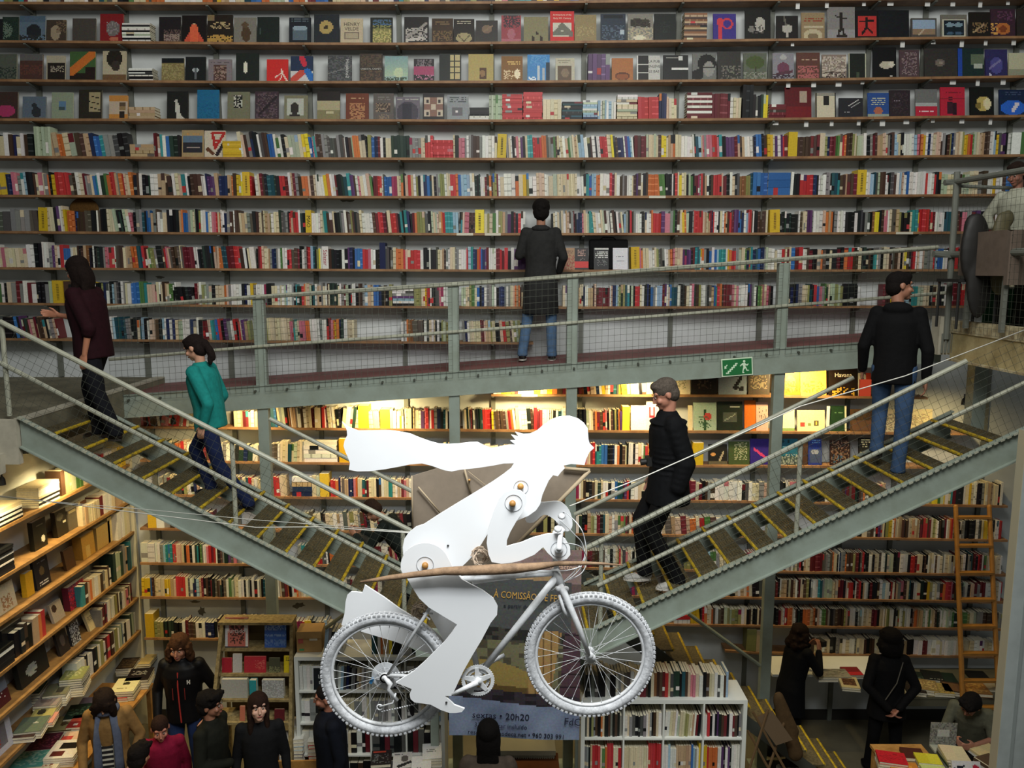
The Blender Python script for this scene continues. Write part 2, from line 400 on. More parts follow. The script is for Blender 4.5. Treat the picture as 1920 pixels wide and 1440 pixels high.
# ================================================================ lookout platform, upper right
PX = 4.52
pf = empty('lookout_platform', (PX, 7.6, 4.8), 0, 'rust-stained cream platform edge with tube railing at the upper right', 'platform')
ma = mat('rusty_cream_paint', '#b3a57b', .8, scale=5, amt=.4, col2='#8d7f58', bump=.2)
b = MB(); b.box(PX, PX+.10, 5.6, 8.22, 4.765, 5.04); add(b, 'edge_beam', ma, pf)
b = MB(); b.box(PX-.035, PX+.12, 5.6, 8.22, 4.745, 4.765); b.box(PX-.012, PX+.10, 5.6, 8.22, 5.03, 5.155); add(b, 'flange', mat('rusty_cream_flange', '#c2b896', .8, scale=9, amt=.5, col2='#7b6a4c'), pf)
b = MB(); b.box(PX+.02, 7.5, 5.6, 8.35, 5.04, 5.10); add(b, 'deck', 'dirty', pf)
p = P(1775, 640, Y=8.25); b = MB(); b.box(p.x-.10, p.x+.05, 8.22, 8.38, 4.80, 5.19); add(b, 'corner_plate', 'slab', pf)
for k in range(4):
    b = MB(); x = p.x-.07+k*.035; b.tube([(x, 8.2, 4.82), (x, 8.2, 5.02)], .011, 6); add(b, 'bundle_rod', 'upright', pf)
def yl(px, py, Y): return P(px, py, X=PX) if Y is None else P(px, py, Y=Y)
b = MB(); t = P(1795, 322, Y=8.2); bt = P(1774, 636, Y=8.2); b.tube([bt, t], .030, 10); add(b, 'post', 'upright', pf)
b = MB(); b.tube([(t.x-.12, 8.2, 6.53), (t.x, 8.2, 6.54), (t.x+.02, 5.7, 6.50)], .029, 10); add(b, 'top_rail', 'upright', pf)
b = MB(); b.tube([(t.x-.2, 8.16, 5.825), (t.x+.0, 8.16, 5.82), (t.x+.02, 5.7, 5.82)], .034, 10); add(b, 'middle_rail', 'upright', pf)
b = MB(); b.tube([(t.x, 8.2, 6.50), (t.x+1.4, 8.2, 6.44)], .018, 8); add(b, 'cross_rail', 'upright', pf)
b = MB(); s = .065
for i in range(37):
    y = 5.75+i*s; b.tube([(t.x-.02, y, 5.06), (t.x-.02, y, 6.48)], .0014, 3, cap=False)
for j in range(23):
    z = 5.06+j*s; b.tube([(t.x-.02, 5.75, z), (t.x-.02, 8.1, z)], .0014, 3, cap=False)
for i in range(5):
    x = t.x-.2+i*.05; b.tube([(x, 8.22, 5.12), (x, 8.22, 6.38)], .0014, 3, cap=False)
add(b, 'wire_panel', 'wire', pf)
# behind the railing: table with cloth, green screen, coats on a chair
tb = empty('cloth_table', (5.4, 7.6, 5.1), 0, 'table under a dull brown cloth behind the lookout railing', 'table')
zc = P(1880, 435, Y=7.5).z
b = MB(); x0 = P(1850, 450, Y=7.5).x; b.box(x0, x0+1.2, 7.2, 7.9, zc-.02, zc); add(b, 'tabletop', 'wood', tb)
b = MB(); n = 30
pts = [(x0-.01+(1.23)*i/n, 7.18+.015*math.sin(i*1.7)) for i in range(n+1)]
for i in range(n):
    (xa, ya), (xb, yb) = pts[i], pts[i+1]; b.add([(xa, ya, zc-.48), (xb, yb, zc-.48), (xb, yb, zc+.005), (xa, ya, zc+.005)], [(0, 1, 2, 3)])
b.add([(x0-.01, 7.18, zc+.005), (x0+1.22, 7.18, zc+.005), (x0+1.22, 7.92, zc+.005), (x0-.01, 7.92, zc+.005), (x0-.01, 7.92, zc-.4), (x0-.01, 7.18, zc-.4)], [(0, 1, 2, 3), (0, 3, 4, 5)])
add(b, 'tablecloth_skirt', mat('brown_cloth', '#6a5d52', .9, scale=10, amt=.2), tb)
for (x, y) in ((x0+.06, 7.26), (x0+1.14, 7.26), (x0+.06, 7.84), (x0+1.14, 7.84)):
    b = MB(); b.box(x-.02, x+.02, y-.02, y+.02, 5.10, zc-.02); add(b, 'leg', 'upright', tb)
gs = empty('green_screen_panel', (5.4, 8.3, 5.1), 0, 'dark green panel in a pale metal frame behind the lookout railing', 'panel')
ga, gb_ = P(1848, 540, Y=8.28), P(1915, 625, Y=8.28)
b = MB(); b.box(ga.x, ga.x+.9, 8.28, 8.30, 5.10, ga.z); add(b, 'panel_sheet', flat('#0f5a26'), gs)
b = MB(); b.tube([(ga.x-.01, 8.26, ga.z), (ga.x+.9, 8.26, ga.z)], .012, 6); b.tube([(ga.x+.30, 8.26, 5.10), (ga.x+.34, 8.26, ga.z+.12)], .016, 6); add(b, 'frame', 'steelL', gs)
ch = empty('draped_chair', (4.85, 7.9, 5.1), 0, 'chair draped with black and khaki coats at the lookout corner', 'chair')
cx = P(1815, 520, Y=7.9).x
for dx, dy in ((-.18, -.18), (.18, -.18), (-.18, .18), (.18, .18)):
    b = MB(); b.tube([(cx+dx, 7.9+dy, 5.10), (cx+dx, 7.9+dy, 5.55)], .014, 6); add(b, 'leg', 'black', ch)
b = MB(); b.box(cx-.2, cx+.2, 7.7, 8.1, 5.55, 5.58); add(b, 'seat', 'black', ch)
def blob(name, balls, m, parent, vox=.014, iters=4):
    mb = MB()
    for c, r, mx in balls: mb.ball(c, r, 14, 10, mx)
    o = mb.build(name, m); o.modifiers.new('r', 'REMESH').mode = 'VOXEL'; o.modifiers['r'].voxel_size = vox
    sm = o.modifiers.new('s', 'SMOOTH'); sm.iterations = iters; sm.factor = .6
    dg = bpy.context.evaluated_depsgraph_get(); me = bpy.data.meshes.new_from_object(o.evaluated_get(dg)); old = o.data
    o.modifiers.clear(); o.data = me; me.polygons.foreach_set('use_smooth', [True]*len(me.polygons)); bpy.data.meshes.remove(old)
    if parent: bpy.context.view_layer.update(); rel(o, parent)
    return o
blob('black_coat', [((cx-.08, 7.68, 5.86), (.14, .06, .34), None), ((cx-.02, 7.66, 5.62), (.13, .05, .42), None), ((cx-.12, 7.7, 6.05), (.07, .05, .14), None)], flat('#161411'), ch)
blob('khaki_coat', [((cx+.12, 7.62, 5.95), (.09, .05, .26), None), ((cx+.13, 7.6, 5.66), (.10, .05, .24), None), ((cx+.17, 7.62, 6.14), (.06, .04, .08), None)], flat('#5a5439'), ch)
# ================================================================ shelves on the back wall
SY = 9.25                       # front edge of the boards
UPX = [-6.42, -5.38, -4.34, -3.345, -2.30, -1.27, -.225, .815, 1.875, 2.925, 4.03, 4.65, 5.70, 6.72]
K5 = (0, 480, 960, 1440, 1920)
ROWS = [  # name phrase, knots, x extents in the photo
 ('top', [(0, 3), (480, 4), (960, 2), (1440, -3), (1920, -6)], -60, 1985),
 ('second', [(0, 75), (480, 79), (720, 80), (960, 77.5), (1440, 72.5), (1920, 67)], -60, 1985),
 ('third', [(0, 148), (480, 152), (960, 151), (1440, 148), (1920, 141)], -60, 1985),
 ('fourth', [(0, 222), (480, 222.5), (960, 224), (1440, 221), (1920, 215)], -60, 1985),
 ('fifth', [(0, 292), (480, 294.5), (960, 296), (1440, 293.5), (1920, 289)], -60, 1985),
 ('sixth', [(0, 365), (480, 367), (960, 367.5), (1440, 366), (1920, 363)], -60, 1985),
 ('seventh', [(0, 433), (480, 436), (960, 437), (1440, 436), (1920, 433)], -60, 1985),
 ('eighth', [(0, 501), (480, 503.5), (960, 505.5), (1440, 505.5), (1920, 504)], -60, 1985),
 ('ninth', [(0, 567.5), (480, 572), (960, 575), (1440, 574), (1920, 573)], -60, 1985),
 ('tenth', [(0, 634), (480, 638.5), (960, 641.5)], -60, 1000),
 # under the walkway
 ('first lower', [(900, 739), (1440, 741), (1920, 747)], 921, 1740),
 ('second lower', [(240, 799), (480, 801.5), (960, 806), (1440, 809), (1920, 813)], 262, 1830),
 ('third lower', [(262, 862), (480, 866), (960, 871), (1440, 873), (1920, 876)], 262, 1830),
 ('fourth lower', [(262, 926), (480, 931), (960, 935), (1440, 940), (1920, 949)], 262, 1890),
 ('fifth lower', [(262, 990), (480, 994), (960, 999), (1440, 1005), (1920, 1013)], 262, 1890),
 ('sixth lower', [(262, 1055), (480, 1058), (960, 1062), (1440, 1071), (1920, 1078)], 262, 1890),
 ('seventh lower', [(262, 1119), (480, 1121), (1300, 1117), (1440, 1121), (1920, 1129)], 262, 1890),
 ('eighth lower', [(262, 1196), (640, 1200)], 270, 640),
 ('right eighth lower', [(1240, 1170), (1440, 1173), (1920, 1180)], 1236, 1890),
 ('right ninth lower', [(1355, 1219), (1440, 1225), (1920, 1232)], 1360, 1890),
]
RP = {'top': 'top shelf', 'first lower': 'first shelf under the walkway', 'right eighth lower': 'second lowest shelf right', 'right ninth lower': 'lowest shelf right'}
def rowphrase(n):
    if n in RP: return RP[n]
    if n.endswith(' lower'): return n[:-6]+' shelf under the walkway'
    return n+' shelf from the top'
def knot(k, x):
    if x <= k[0][0]: a, b = k[0], k[1]
    elif x >= k[-1][0]: a, b = k[-2], k[-1]
    else:
        for a, b in zip(k, k[1:]):
            if a[0] <= x <= b[0]: break
    return a[1]+(b[1]-a[1])*(x-a[0])/(b[0]-a[0])
def shelf_pt(k, x): return P(x, knot(k, x), Y=SY)
def shelf_z(k, X):
    # height of the board's top at world X
    x = 960+F*X/9.3
    for _ in range(4):
        p = shelf_pt(k, x); x += (X-p.x)*F/9.3
    return shelf_pt(k, x).z
for i, X in enumerate(UPX):
    b = MB()
    up = MB(); up.box(X-.026, X+.026, WY-.035, WY-.002, 0 if X > -4.8 else 4.41, 8.9)
    up.build('shelf_upright', 'upright', label='grey steel shelf upright on the book wall, %s from the left edge' % nth(i+1), cat='upright', group='uprights of the wall shelving')
for ri, (nm, k, xa, xb) in enumerate(ROWS):
    A_, B_ = shelf_pt(k, xa), shelf_pt(k, xb)
    X0 = A_.x; X1 = B_.x
    sh = empty('wall_shelf', (0, SY, shelf_z(k, (X0+X1)/2)), 0, 'long wooden board on steel brackets, the '+rowphrase(nm), 'shelf')
    cuts = [X0]+[u for u in UPX if X0+.15 < u < X1-.15]+[X1]
    for a, c in zip(cuts, cuts[1:]):
        za, zc = shelf_z(k, a), shelf_z(k, c); b = MB(); th = .026
        b.prism([(a+.001, SY, za-th), (c-.001, SY, zc-th), (c-.001, SY, zc), (a+.001, SY, za)], (0, .21, 0)); add(b, 'board', 'board', sh)
    for u in UPX:
        if X0-.02 < u < X1+.02:
            z = shelf_z(k, u)-.027; b = MB()
            b.prism([(u-.014, SY+.01, z-.012), (u-.014, WY-.036, z-.045), (u-.014, WY-.036, z), (u-.014, SY+.01, z)], (.028, 0, 0)); add(b, 'bracket', 'upright', sh)

# ================================================================ books
PAL = {
 'w': '#d9d6cc', 'c': '#cfc09a', 'y': '#d9b11c', 'Y': '#e8cf22', 'g': '#4d7a3c', 'G': '#22372c', 't': '#2b8a8c', 'b': '#2a64ab', 'B': '#1e2a52',
 'r': '#c22a2c', 'R': '#6e1e26', 'o': '#cf6a2e', 'p': '#c56b78', 'P': '#573264', 'k': '#191a1c', 'n': '#4a3427', 'e': '#83837e', 'E': '#50504c',
 'l': '#8fb2c6', 'a': '#b89870', 'v': '#8d8c4e', 's': '#a7b596', 'm': '#5c5247', 'O': '#8a5a33', 'M': '#98284f', 'q': '#c9a98e', 'T': '#1d4c57', 'W': '#e6e4de'}
CN = {'w': 'white', 'W': 'white', 'c': 'cream', 'y': 'yellow', 'Y': 'bright yellow', 'g': 'green', 'G': 'dark green', 't': 'teal', 'b': 'blue', 'B': 'navy', 'r': 'red', 'R': 'dark red',
 'o': 'orange', 'p': 'pink', 'P': 'purple', 'k': 'black', 'n': 'dark brown', 'e': 'grey', 'E': 'dark grey', 'l': 'pale blue', 'a': 'tan', 'v': 'olive', 's': 'pale green', 'm': 'grey-brown', 'O': 'brown', 'M': 'magenta', 'q': 'beige', 'T': 'dark teal'}
MIX = 'wwwwwcccckkkkkknnneeEErrRRbBtgGoapPmsvylqMT'
rng = random.Random(11)
def jit(c, a=.05, r=rng):
    h = rgb(c); d = r.uniform(-a, a)-.01; g_ = sum(h)/3; h = tuple(v*.84+g_*.16 for v in h)
    return tuple(min(1, max(0, v+d+r.uniform(-a/3, a/3))) for v in h)
BOOKS = []   # dicts; the largest become objects, the others one mass
def book_geo(w, h, d, col, band, r):
    """upright book, spine to -y, origin at the bottom front left corner"""
    mb = MB(); t = .0022
    U = [(0, d), (0, 0), (w, 0), (w, d), (w-t, d), (w-t, t), (t, t), (t, d)]
    zs = [0]+sorted(z*h for z, _ in band)+[h] if band else [0, h]
    cols = [col]+[c for _, c in sorted(band)] if band else [col]
    n = len(zs)
    vs = [Vector((x, y, z)) for z in zs for x, y in U]; fs = []; cc = []
    for i in range(n-1):
        for k in range(8):
            k2 = (k+1) % 8; fs.append((i*8+k, i*8+k2, (i+1)*8+k2, (i+1)*8+k)); cc.append(cols[i] if k == 1 else col)
    fs += [(7, 6, 1, 0), (6, 5, 2, 1), (5, 4, 3, 2)]; cc += [col]*3
    o = (n-1)*8; fs += [(o+0, o+1, o+6, o+7), (o+1, o+2, o+5, o+6), (o+2, o+3, o+4, o+5)]; cc += [col]*3
    mb.add(vs, fs, cc)
    pg = MB(); e = .003; pg.box(t, w-t, t, d-.004, e, h-e, (.86, .83, .72))
    return mb, pg
def put_book(x, z, w, h, d, code, lean, row, bay, front=SY+.012, rnd=rng, rotz=0, horiz=False, wall='back', big=0, txt=None):
    col = jit(PAL[code], .045, rnd); band = []
    q = rnd.random()
    if not horiz or True:
        if q < .14: band = [(rnd.uniform(.1, .3), jit(PAL[rnd.choice('wwckree')], .05, rnd)), (rnd.uniform(.35, .5), col)]
        elif q < .40:
            c2 = tuple(max(0, min(1, v+(.16 if sum(col) < 1.4 else -.2))) for v in col)
            band = [(.2, c2), (.26, col), (.52, c2), (.56, col), (.8, c2), (.84, col)]
        elif q < .46: band = [(rnd.uniform(.6, .75), jit(PAL[rnd.choice(MIX)], .05, rnd))]
    BOOKS.append(dict(x=x, z=z, w=w, h=h, d=d, col=col, code=code, band=band, lean=lean, row=row, bay=bay, front=front, horiz=horiz, wall=wall, rotz=rotz, big=big, txt=txt))
def bay_of(X):
    return sum(1 for u in UPX if u < X)
HID = [0]
def fill(ri, x0, x1, letters, hmin=.86, wpx=5.2, hpx=39, lean=None, seed=0):
    """upright books between photo columns x0..x1 on row ri, one letter each; '.' is any colour, '_' an empty gap"""
    nm, k, _, _ = ROWS[ri]; rnd = random.Random(seed*977+ri*131+int(x0))
    if letters is None or letters == '.':
        n = max(1, int((x1-x0)/wpx)); letters = '.'*n
    out = []; last = None
    for ch in letters:
        if ch == '.':
            ch = last if (last and rnd.random() < .22) else rnd.choice(MIX)
        last = ch if ch != '_' else None; out.append(ch)
    ws = [rnd.uniform(.65, 1.5) if c != '_' else 1.5 for c in out]
    for i in range(1, len(out)):
        if out[i] == out[i-1]: ws[i] = ws[i-1]
    s = (x1-x0)/sum(ws); x = x0; hh = None; prev = None
    ln = lean
    run = rnd.choice([0, 0, 0, -3, -5, -7])
    for c, w in zip(out, ws):
        wp = w*s
        if c != '_':
            p0, p1 = shelf_pt(k, x), shelf_pt(k, x+wp)
            if prev != c or hh is None: hh = rnd.uniform(hmin, 1.04)*hpx/158
            if rnd.random() < .06: run = rnd.choice([0, 0, 0, -3, -4, -6, 2])
            a = ln if ln is not None else run
            put_book(p0.x, p0.z+.0005, (p1.x-p0.x)*.96, hh*rnd.uniform(.985, 1.015), rnd.uniform(.12, .16), c, a+rnd.uniform(-.4, .4), ri, bay_of(p0.x), front=SY+rnd.uniform(.012, .035), rnd=rnd)
        else: hh = None
        prev = c; x += wp
def hstack(ri, x0, x1, ytop, letters, kind='spine'):
    """books lying flat, spines to the front, one letter each from the bottom up"""
    nm, k, _, _ = ROWS[ri]; p0, p1 = shelf_pt(k, x0), shelf_pt(k, x1)
    top = P((x0+x1)/2, ytop, Y=SY).z; n = len(letters); t = (top-max(p0.z, p1.z))/n; z = max(p0.z, p1.z)+.0006
    rnd = random.Random(int(x0)*7+ri)
    for c in letters:
        dx = rnd.uniform(-.004, .004)
        put_book(p0.x+dx, z, t*.97, (p1.x-p0.x)*.99, .15, c, 0, ri, bay_of(p0.x), front=SY+rnd.uniform(.01, .02), rnd=rnd, horiz=True)
        z += t
def tall(ri, x0, x1, code, ytop, lean=0, txt=None, tcol=None, sideways=True):
    nm, k, _, _ = ROWS[ri]; p0, p1 = shelf_pt(k, x0), shelf_pt(k, x1); top = P(x0, ytop, Y=SY).z
    put_book(p0.x, p0.z+.0005, (p1.x-p0.x)*.98, top-p0.z, .17, code, lean, ri, bay_of(p0.x), rnd=random.Random(int(x0)), big=1, txt=(txt, tcol) if txt else None)
    BOOKS[-1]['band'] = []

# --- row by row, read off the photograph from left to right -----------------------------------------
r = 4
fill(r, -58, 62, 'wwknckccwnBcwnk'); fill(r, 64, 95, 'ssssss', hpx=50); fill(r, 95, 243, 'aaoocsnnaaBbbteeEkk', lean=-7)
hstack(r, 243, 288, 270, 'aaaa'); fill(r, 288, 337, 'RRqtwbGGk', hpx=40, lean=-1)
hstack(r, 417, 452, 264, 'yyyyyyy'); fill(r, 450, 505, 'cqneBkwEnn', hpx=44, lean=-8); fill(r, 505, 600, 'bbwgwkcssscYYbbtc', lean=-7)
fill(r, 588, 690, 'ppnneeEEEEeEmwknsooocck', lean=-5); fill(r, 690, 797, 'vbBBRwkccGGGGGGeeeecc', hpx=37, lean=-1)
fill(r, 797, 812, 'rrr', hpx=44); hstack(r, 812, 850, 262, 'rrrrrr'); fill(r, 850, 932, 'ckppewemnnewwwwc', lean=0)
tall(r, 932, 949, 'y', 251, 2, 'TASCHEN', '#3a3008')
fill(r, 950, 1052, 'eecwknpcPkcttrrrrooEeegncw', lean=-3); fill(r, 1052, 1190, 'cwqgscacllwwknwkwwrrrccYknBBwPblw', lean=-6)
fill(r, 1190, 1300, 'RnRRscccscnYYcaaoccwwww', lean=-1); fill(r, 1300, 1440, 'wGTlqpepprrptkkPPPRqnawwwEBbbkn', lean=-4)
fill(r, 1440, 1478, 'yycPwPrR', lean=-3); tall(r, 1478, 1495, 'y', 247); fill(r, 1495, 1620, 'nnnnnRnRccvBRRRggcronnnvcvsss', lean=0)
fill(r, 1620, 1720, 'wkkeRnaaqqceknllckkwwwwl', lean=-2); fill(r, 1720, 1800, 'pRoywBwccqqneknvBeca', lean=0); fill(r, 1800, 1900, 'cvyyoorgscqaannwwlyEPPkwe', lean=0); tall(r, 1897, 1914, 'W', 248); fill(r, 1914, 1960, '.')
r = 5
fill(r, -58, 12, '...ccyy'); fill(r, 12, 125, 'BBBppewlkkncpceokyrrr', lean=-3); fill(r, 125, 250, 'rrmnwwcReecbtwGgorraeorqco', lean=-5)
fill(r, 250, 410, 'knwkkGwwaannwcqtwknnnwwBPPPa'); fill(r, 410, 472, 'BBBaaonyyYwWnr'); tall(r, 455, 469, 'y', 322, 0, 'MIX', '#5a4a10')
fill(r, 480, 600, 'wcRnkTTGkrrRwaRenooqncww', lean=-4); fill(r, 600, 700, 'wwyowwRkkGTtPPnwpcwqg', lean=-6); fill(r, 700, 760, 'RRrrwEbbbMMccok', lean=-1)
fill(r, 760, 935, 'qrawvkwBBbTckesvvwccrroblllwwGkGwwwRnonvvR', lean=-2)
fill(r, 935, 1095, 'wcwwwocyvwwqqqwwcsccccccccccwww', lean=-2); fill(r, 1095, 1215, 'kttblloowwWrRcwnemwwwcnPnckn', lean=0); fill(r, 1215, 1240, 'oooo', hpx=42, lean=0)
fill(r, 1238, 1249, 'gg', hpx=42); fill(r, 1249, 1412, 'kkkwkrcYccksgkRRMernawknrrrrqRRkkwckEOOOvvT', lean=-1)
fill(r, 1412, 1440, 'bbbb', hpx=44, lean=0); hstack(r, 1440, 1482, 323, 'bbb'); fill(r, 1482, 1500, 'wkk'); fill(r, 1500, 1525, 'rrrr', lean=0)
fill(r, 1525, 1607, 'BBkwwWeekTTtnnaRnR', lean=0); tall(r, 1607, 1624, 'y', 318, 0, 'MIX', '#4a3a0a'); fill(r, 1624, 1765, 'wwllTEsnnwwkEEnwllqwwbwwwWWwwwrwwwrkk', lean=0); fill(r, 1765, 1960, 'ssccGnsssccenwwywwnbbbwkneeBkc', lean=0)
r = 6
fill(r, -58, 28, 'kGkEEEe'); fill(r, 28, 55, 'eee', hpx=40); fill(r, 55, 72, 'mm'); tall(r, 72, 89, 'y', 389, 2, 'MIX', '#6a560c')
fill(r, 89, 125, 'ccckPwcy', hpx=44); fill(r, 125, 200, 'oooBnnnnmmkkwmkk', lean=0); fill(r, 200, 216, 'ccc', hpx=41, lean=-2); fill(r, 216, 250, 'skGkswp')
fill(r, 250, 335, 'keeTkbbaenwwcckkkk', lean=0); fill(r, 335, 440, 'aobbescskGvwwbcwpprcowWBennw', lean=0)
fill(r, 440, 480, 'nncacemk'); fill(r, 480, 573, 'nccmcaavwccGEEekrqrrwGk', lean=-1); tall(r, 573, 584, 'y', 394, 0, 'MAO', '#2a2008'); fill(r, 584, 605, 'wwwwc', lean=0)
fill(r, 605, 700, 'stnnckkEewnmvnkmcwwww', lean=-4); fill(r, 700, 770, 'nRrrRncrrRktktB', lean=-5); fill(r, 770, 860, 'kRovvvEkkscsqaortttll', lean=-2)
fill(r, 860, 895, 'ktqppnnnww', lean=2); tall(r, 891, 908, 'Y', 393, 0, 'TASCHEN', '#55480c'); fill(r, 908, 985, 'cvcgwvvaePkRkrww', lean=0)
fill(r, 1035, 1110, 'kcwcecwaqneRkBBBpqcst', lean=-2); fill(r, 1110, 1170, 'tccwwcsnwwEwnkwec', lean=-6); fill(r, 1170, 1225, 'lekrrnewwwkEcwwo', lean=-1)
fill(r, 1225, 1240, 'rrr', lean=0); fill(r, 1240, 1300, 'Ppessk', lean=0); fill(r, 1262, 1280, 'gknc'); fill(r, 1280, 1288, 'yo', hpx=41); fill(r, 1288, 1440, 'BBBerrrrrqaccaRBrwwwkcwoanrRRPPbbBwlprrnwkknnnnc', lean=0)
tall(r, 1444, 1463, 'y', 393, -2, 'TASCHEN', '#6b4a10'); fill(r, 1463, 1497, 'kkGkGkk', lean=0, hpx=37); fill(r, 1497, 1585, 'wncccPPewwwqoaokeewwwww', lean=0); fill(r, 1585, 1640, 'kkkwkEkeEkO', lean=0)
fill(r, 1640, 1770, 'YYknppwcmmavkkkcttyrrrrnrRwwww', lean=0); fill(r, 1770, 1960, 'TTTTknRpeRPknRnwncRnlBvvwcekn', lean=0)
r = 7
fill(r, -58, 65, 'ncwrqnRRkpwqpccccccww', lean=-3); fill(r, 65, 92, 'kkwww', hpx=44, lean=0); fill(r, 92, 145, 'eePPqwrrbbbwwcc', lean=0)
fill(r, 145, 250, 'nknaOOkkwkEGkepprrwmmnncaaao', lean=0); fill(r, 250, 410, 'ooTTTrrRcgvvekkmrpqmnnmcmRRRRRwwkkkGkkGkqq'); fill(r, 410, 480, 'ooTTRRrrrnwkcww')
fill(r, 480, 603, 'kkRrqccaeBBewggwwrrmnnRkwweRrllTkvYw', lean=0); tall(r, 604, 616, 'W', 462, 0, 'Salazar', '#a03040'); fill(r, 616, 665, 'nkkkkwkPBBk', lean=0)
fill(r, 665, 680, 'bbb', lean=0); fill(r, 680, 730, 'rrpwWkkkeE', lean=0); tall(r, 712, 723, 'B', 455); fill(r, 723, 800, 'Ekmcooorqrrrrwkk', lean=0)
fill(r, 800, 930, 'kwkkEccanewcceewwwprltBBorbBPRwwww', lean=0); fill(r, 930, 1010, 'RRrRrkwPPPeewkE', lean=0)
tall(r, 1184, 1200, 'y', 463, -2, 'TASCHEN', '#7a6410'); fill(r, 1200, 1262, 'poccwwwcvEEewwao', lean=-3); fill(r, 1262, 1440, 'pqqqPMPPkRtTtwoekbwbltttwyorreesccgBvtBBTbBBes', lean=0)
fill(r, 1440, 1480, 'wwcwwrcR', lean=0); fill(r, 1480, 1620, 'cbRrwwnRkqomkckRkoonncw', lean=0); fill(r, 1590, 1602, 'rr'); fill(r, 1602, 1700, 'kwwkGknktcekccnemnqkaY', lean=0); fill(r, 1700, 1790, 'nkRrwqwqeeerllbbwwkba', lean=0); fill(r, 1790, 1960, '.')
r = 8
fill(r, -58, 100, 'ccaaeEwwgwkceRewwRwkkkkes', lean=0); tall(r, 99, 119, 'y', 526, 0, 'TASCHEN', '#70600e'); fill(r, 119, 178, 'nkkcwY', lean=0)
fill(r, 168, 250, 'yywkkvBwkleEkwecwb', lean=0); fill(r, 250, 330, 'bbggtqqqpcwcnacggkw', lean=-1); fill(r, 330, 365, 'kkkkkkk', hpx=34); fill(r, 365, 480, 'RqwvseskcccoqewwwwkBwye', lean=0)
fill(r, 480, 520, 'wwwwMkkcc', lean=0); fill(r, 520, 640, 'wcwslwwektGGrocqskTwaqecwncGGkGcw', lean=0); fill(r, 640, 735, 'eRskewwknnelacbbBBknkkv', lean=0)
hstack(r, 736, 776, 541, 'kwlPeww'); fill(r, 776, 790, 'vvv', lean=0); fill(r, 790, 845, 'ccyrrwkkEEpMwwa', lean=0); fill(r, 865, 985, 'ssccvggcbkBweeswkBBBewecqoaonce', lean=0)
fill(r, 1055, 1065, '..'); fill(r, 1085, 1200, 'accBwwaanqRRRRRRwqBBlsvGvTtGskrr', lean=0); fill(r, 1200, 1330, 'cwkBkbewllRPwqbTTwekkncwpGnvwwek', lean=0); fill(r, 1330, 1450, 'mabtronRRRRpcpwwwwkPewkggvpqpnkk', lean=0)
fill(r, 1475, 1530, 'kkBkBeccvTk', lean=0); fill(r, 1520, 1585, 'rrbppegGcssvsvv', lean=0); fill(r, 1581, 1608, 'kkkk'); fill(r, 1608, 1615, 'W'); fill(r, 1656, 1760, 'RnnyycwBBBlettsscccckknc', lean=0); fill(r, 1760, 1960, '.')
r = 9
fill(r, -58, 50, 'kkEEkkG', lean=0); fill(r, 20, 110, 'kkbbPRRnpqRannakceqR', lean=-8); fill(r, 208, 250, 'wlTTTTeek', lean=-3); fill(r, 250, 380, 'kkcTlkwqqnklwBwBcsswwBcwk', lean=0); fill(r, 380, 470, 'RRqttbbrkPewrkrcPPav', lean=-5)
fill(r, 499, 545, 'vccccccccc', lean=-3); fill(r, 545, 600, 'pptsqppoowwww', lean=-3); fill(r, 600, 665, 'ewwrRpoyokGwwccc', lean=0); fill(r, 752, 775, 'wewoOO'); fill(r, 775, 795, 'mm'); fill(r, 795, 845, 'wkcwckwkvsvv', lean=0)
fill(r, 868, 930, 'eBwcccccRRqaavc', lean=-3); fill(r, 930, 985, 'kkqrvncvsvG', lean=-6)
# --- lower wall, warm lamps under the walkway
r = 10
fill(r, 925, 1062, 'wcyyorwwwyycqyonR', hpx=26); fill(r, 1083, 1205, 'kRokqqcBwyyawkTEyyyccwwk', hpx=42, wpx=5)
r = 11
fill(r, 300, 360, 'pprRrrqwrwc', lean=10, hpx=32); fill(r, 438, 482, 'ccaRRqwc', hpx=32)
fill(r, 505, 640, 'TTbceskOwaawwnwccRRcckrwwcwwckk', hpx=40); fill(r, 640, 672, 'cwcGc', lean=7); tall(r, 672, 692, 'Y', 761); fill(r, 692, 712, 'qqqqq', hpx=36); tall(r, 713, 731, 'Y', 768)
fill(r, 731, 848, 'swwywwccckaccwPprwreBBkTwkk', hpx=38, lean=0); fill(r, 868, 930, 'wcGcRnwekGGTrrrryw', lean=-2, hpx=39); fill(r, 930, 960, 'nnnnerr', hpx=36); fill(r, 958, 1062, 'owcwwwknrRrwwwwwckwTlw', hpx=40)
fill(r, 1081, 1100, 'kkkkk'); fill(r, 1100, 1168, 'swcaoRRnrpkcnkvkoP', hpx=38, lean=-2); tall(r, 1167, 1181, 'Y', 763)
r = 12
fill(r, 430, 482, 'wkGBGw', hpx=30, lean=5); fill(r, 505, 570, 'EEmwcccTcsccc', hpx=38, lean=3); hstack(r, 570, 632, 828, 'wwWww'); tall(r, 636, 655, 'y', 823); fill(r, 655, 690, '.')
fill(r, 840, 850, 'cc'); fill(r, 890, 960, 'ccwcwWwwcc', hpx=36); fill(r, 1095, 1220, 'opqcRrTttbbkkBwoknckwwwkwccwgro', hpx=40, lean=0); fill(r, 1290, 1301, 'kc'); tall(r, 1300, 1319, 'y', 831)
r = 13
fill(r, 508, 538, 'qrrcc', lean=-3); hstack(r, 548, 585, 895, 'BBaw'); fill(r, 585, 600, 'cs'); tall(r, 600, 617, 'y', 889); fill(r, 620, 772, 'rroBqmaaBBBpoccTGRccckknwccttcwacRpqw', hpx=36, lean=0)
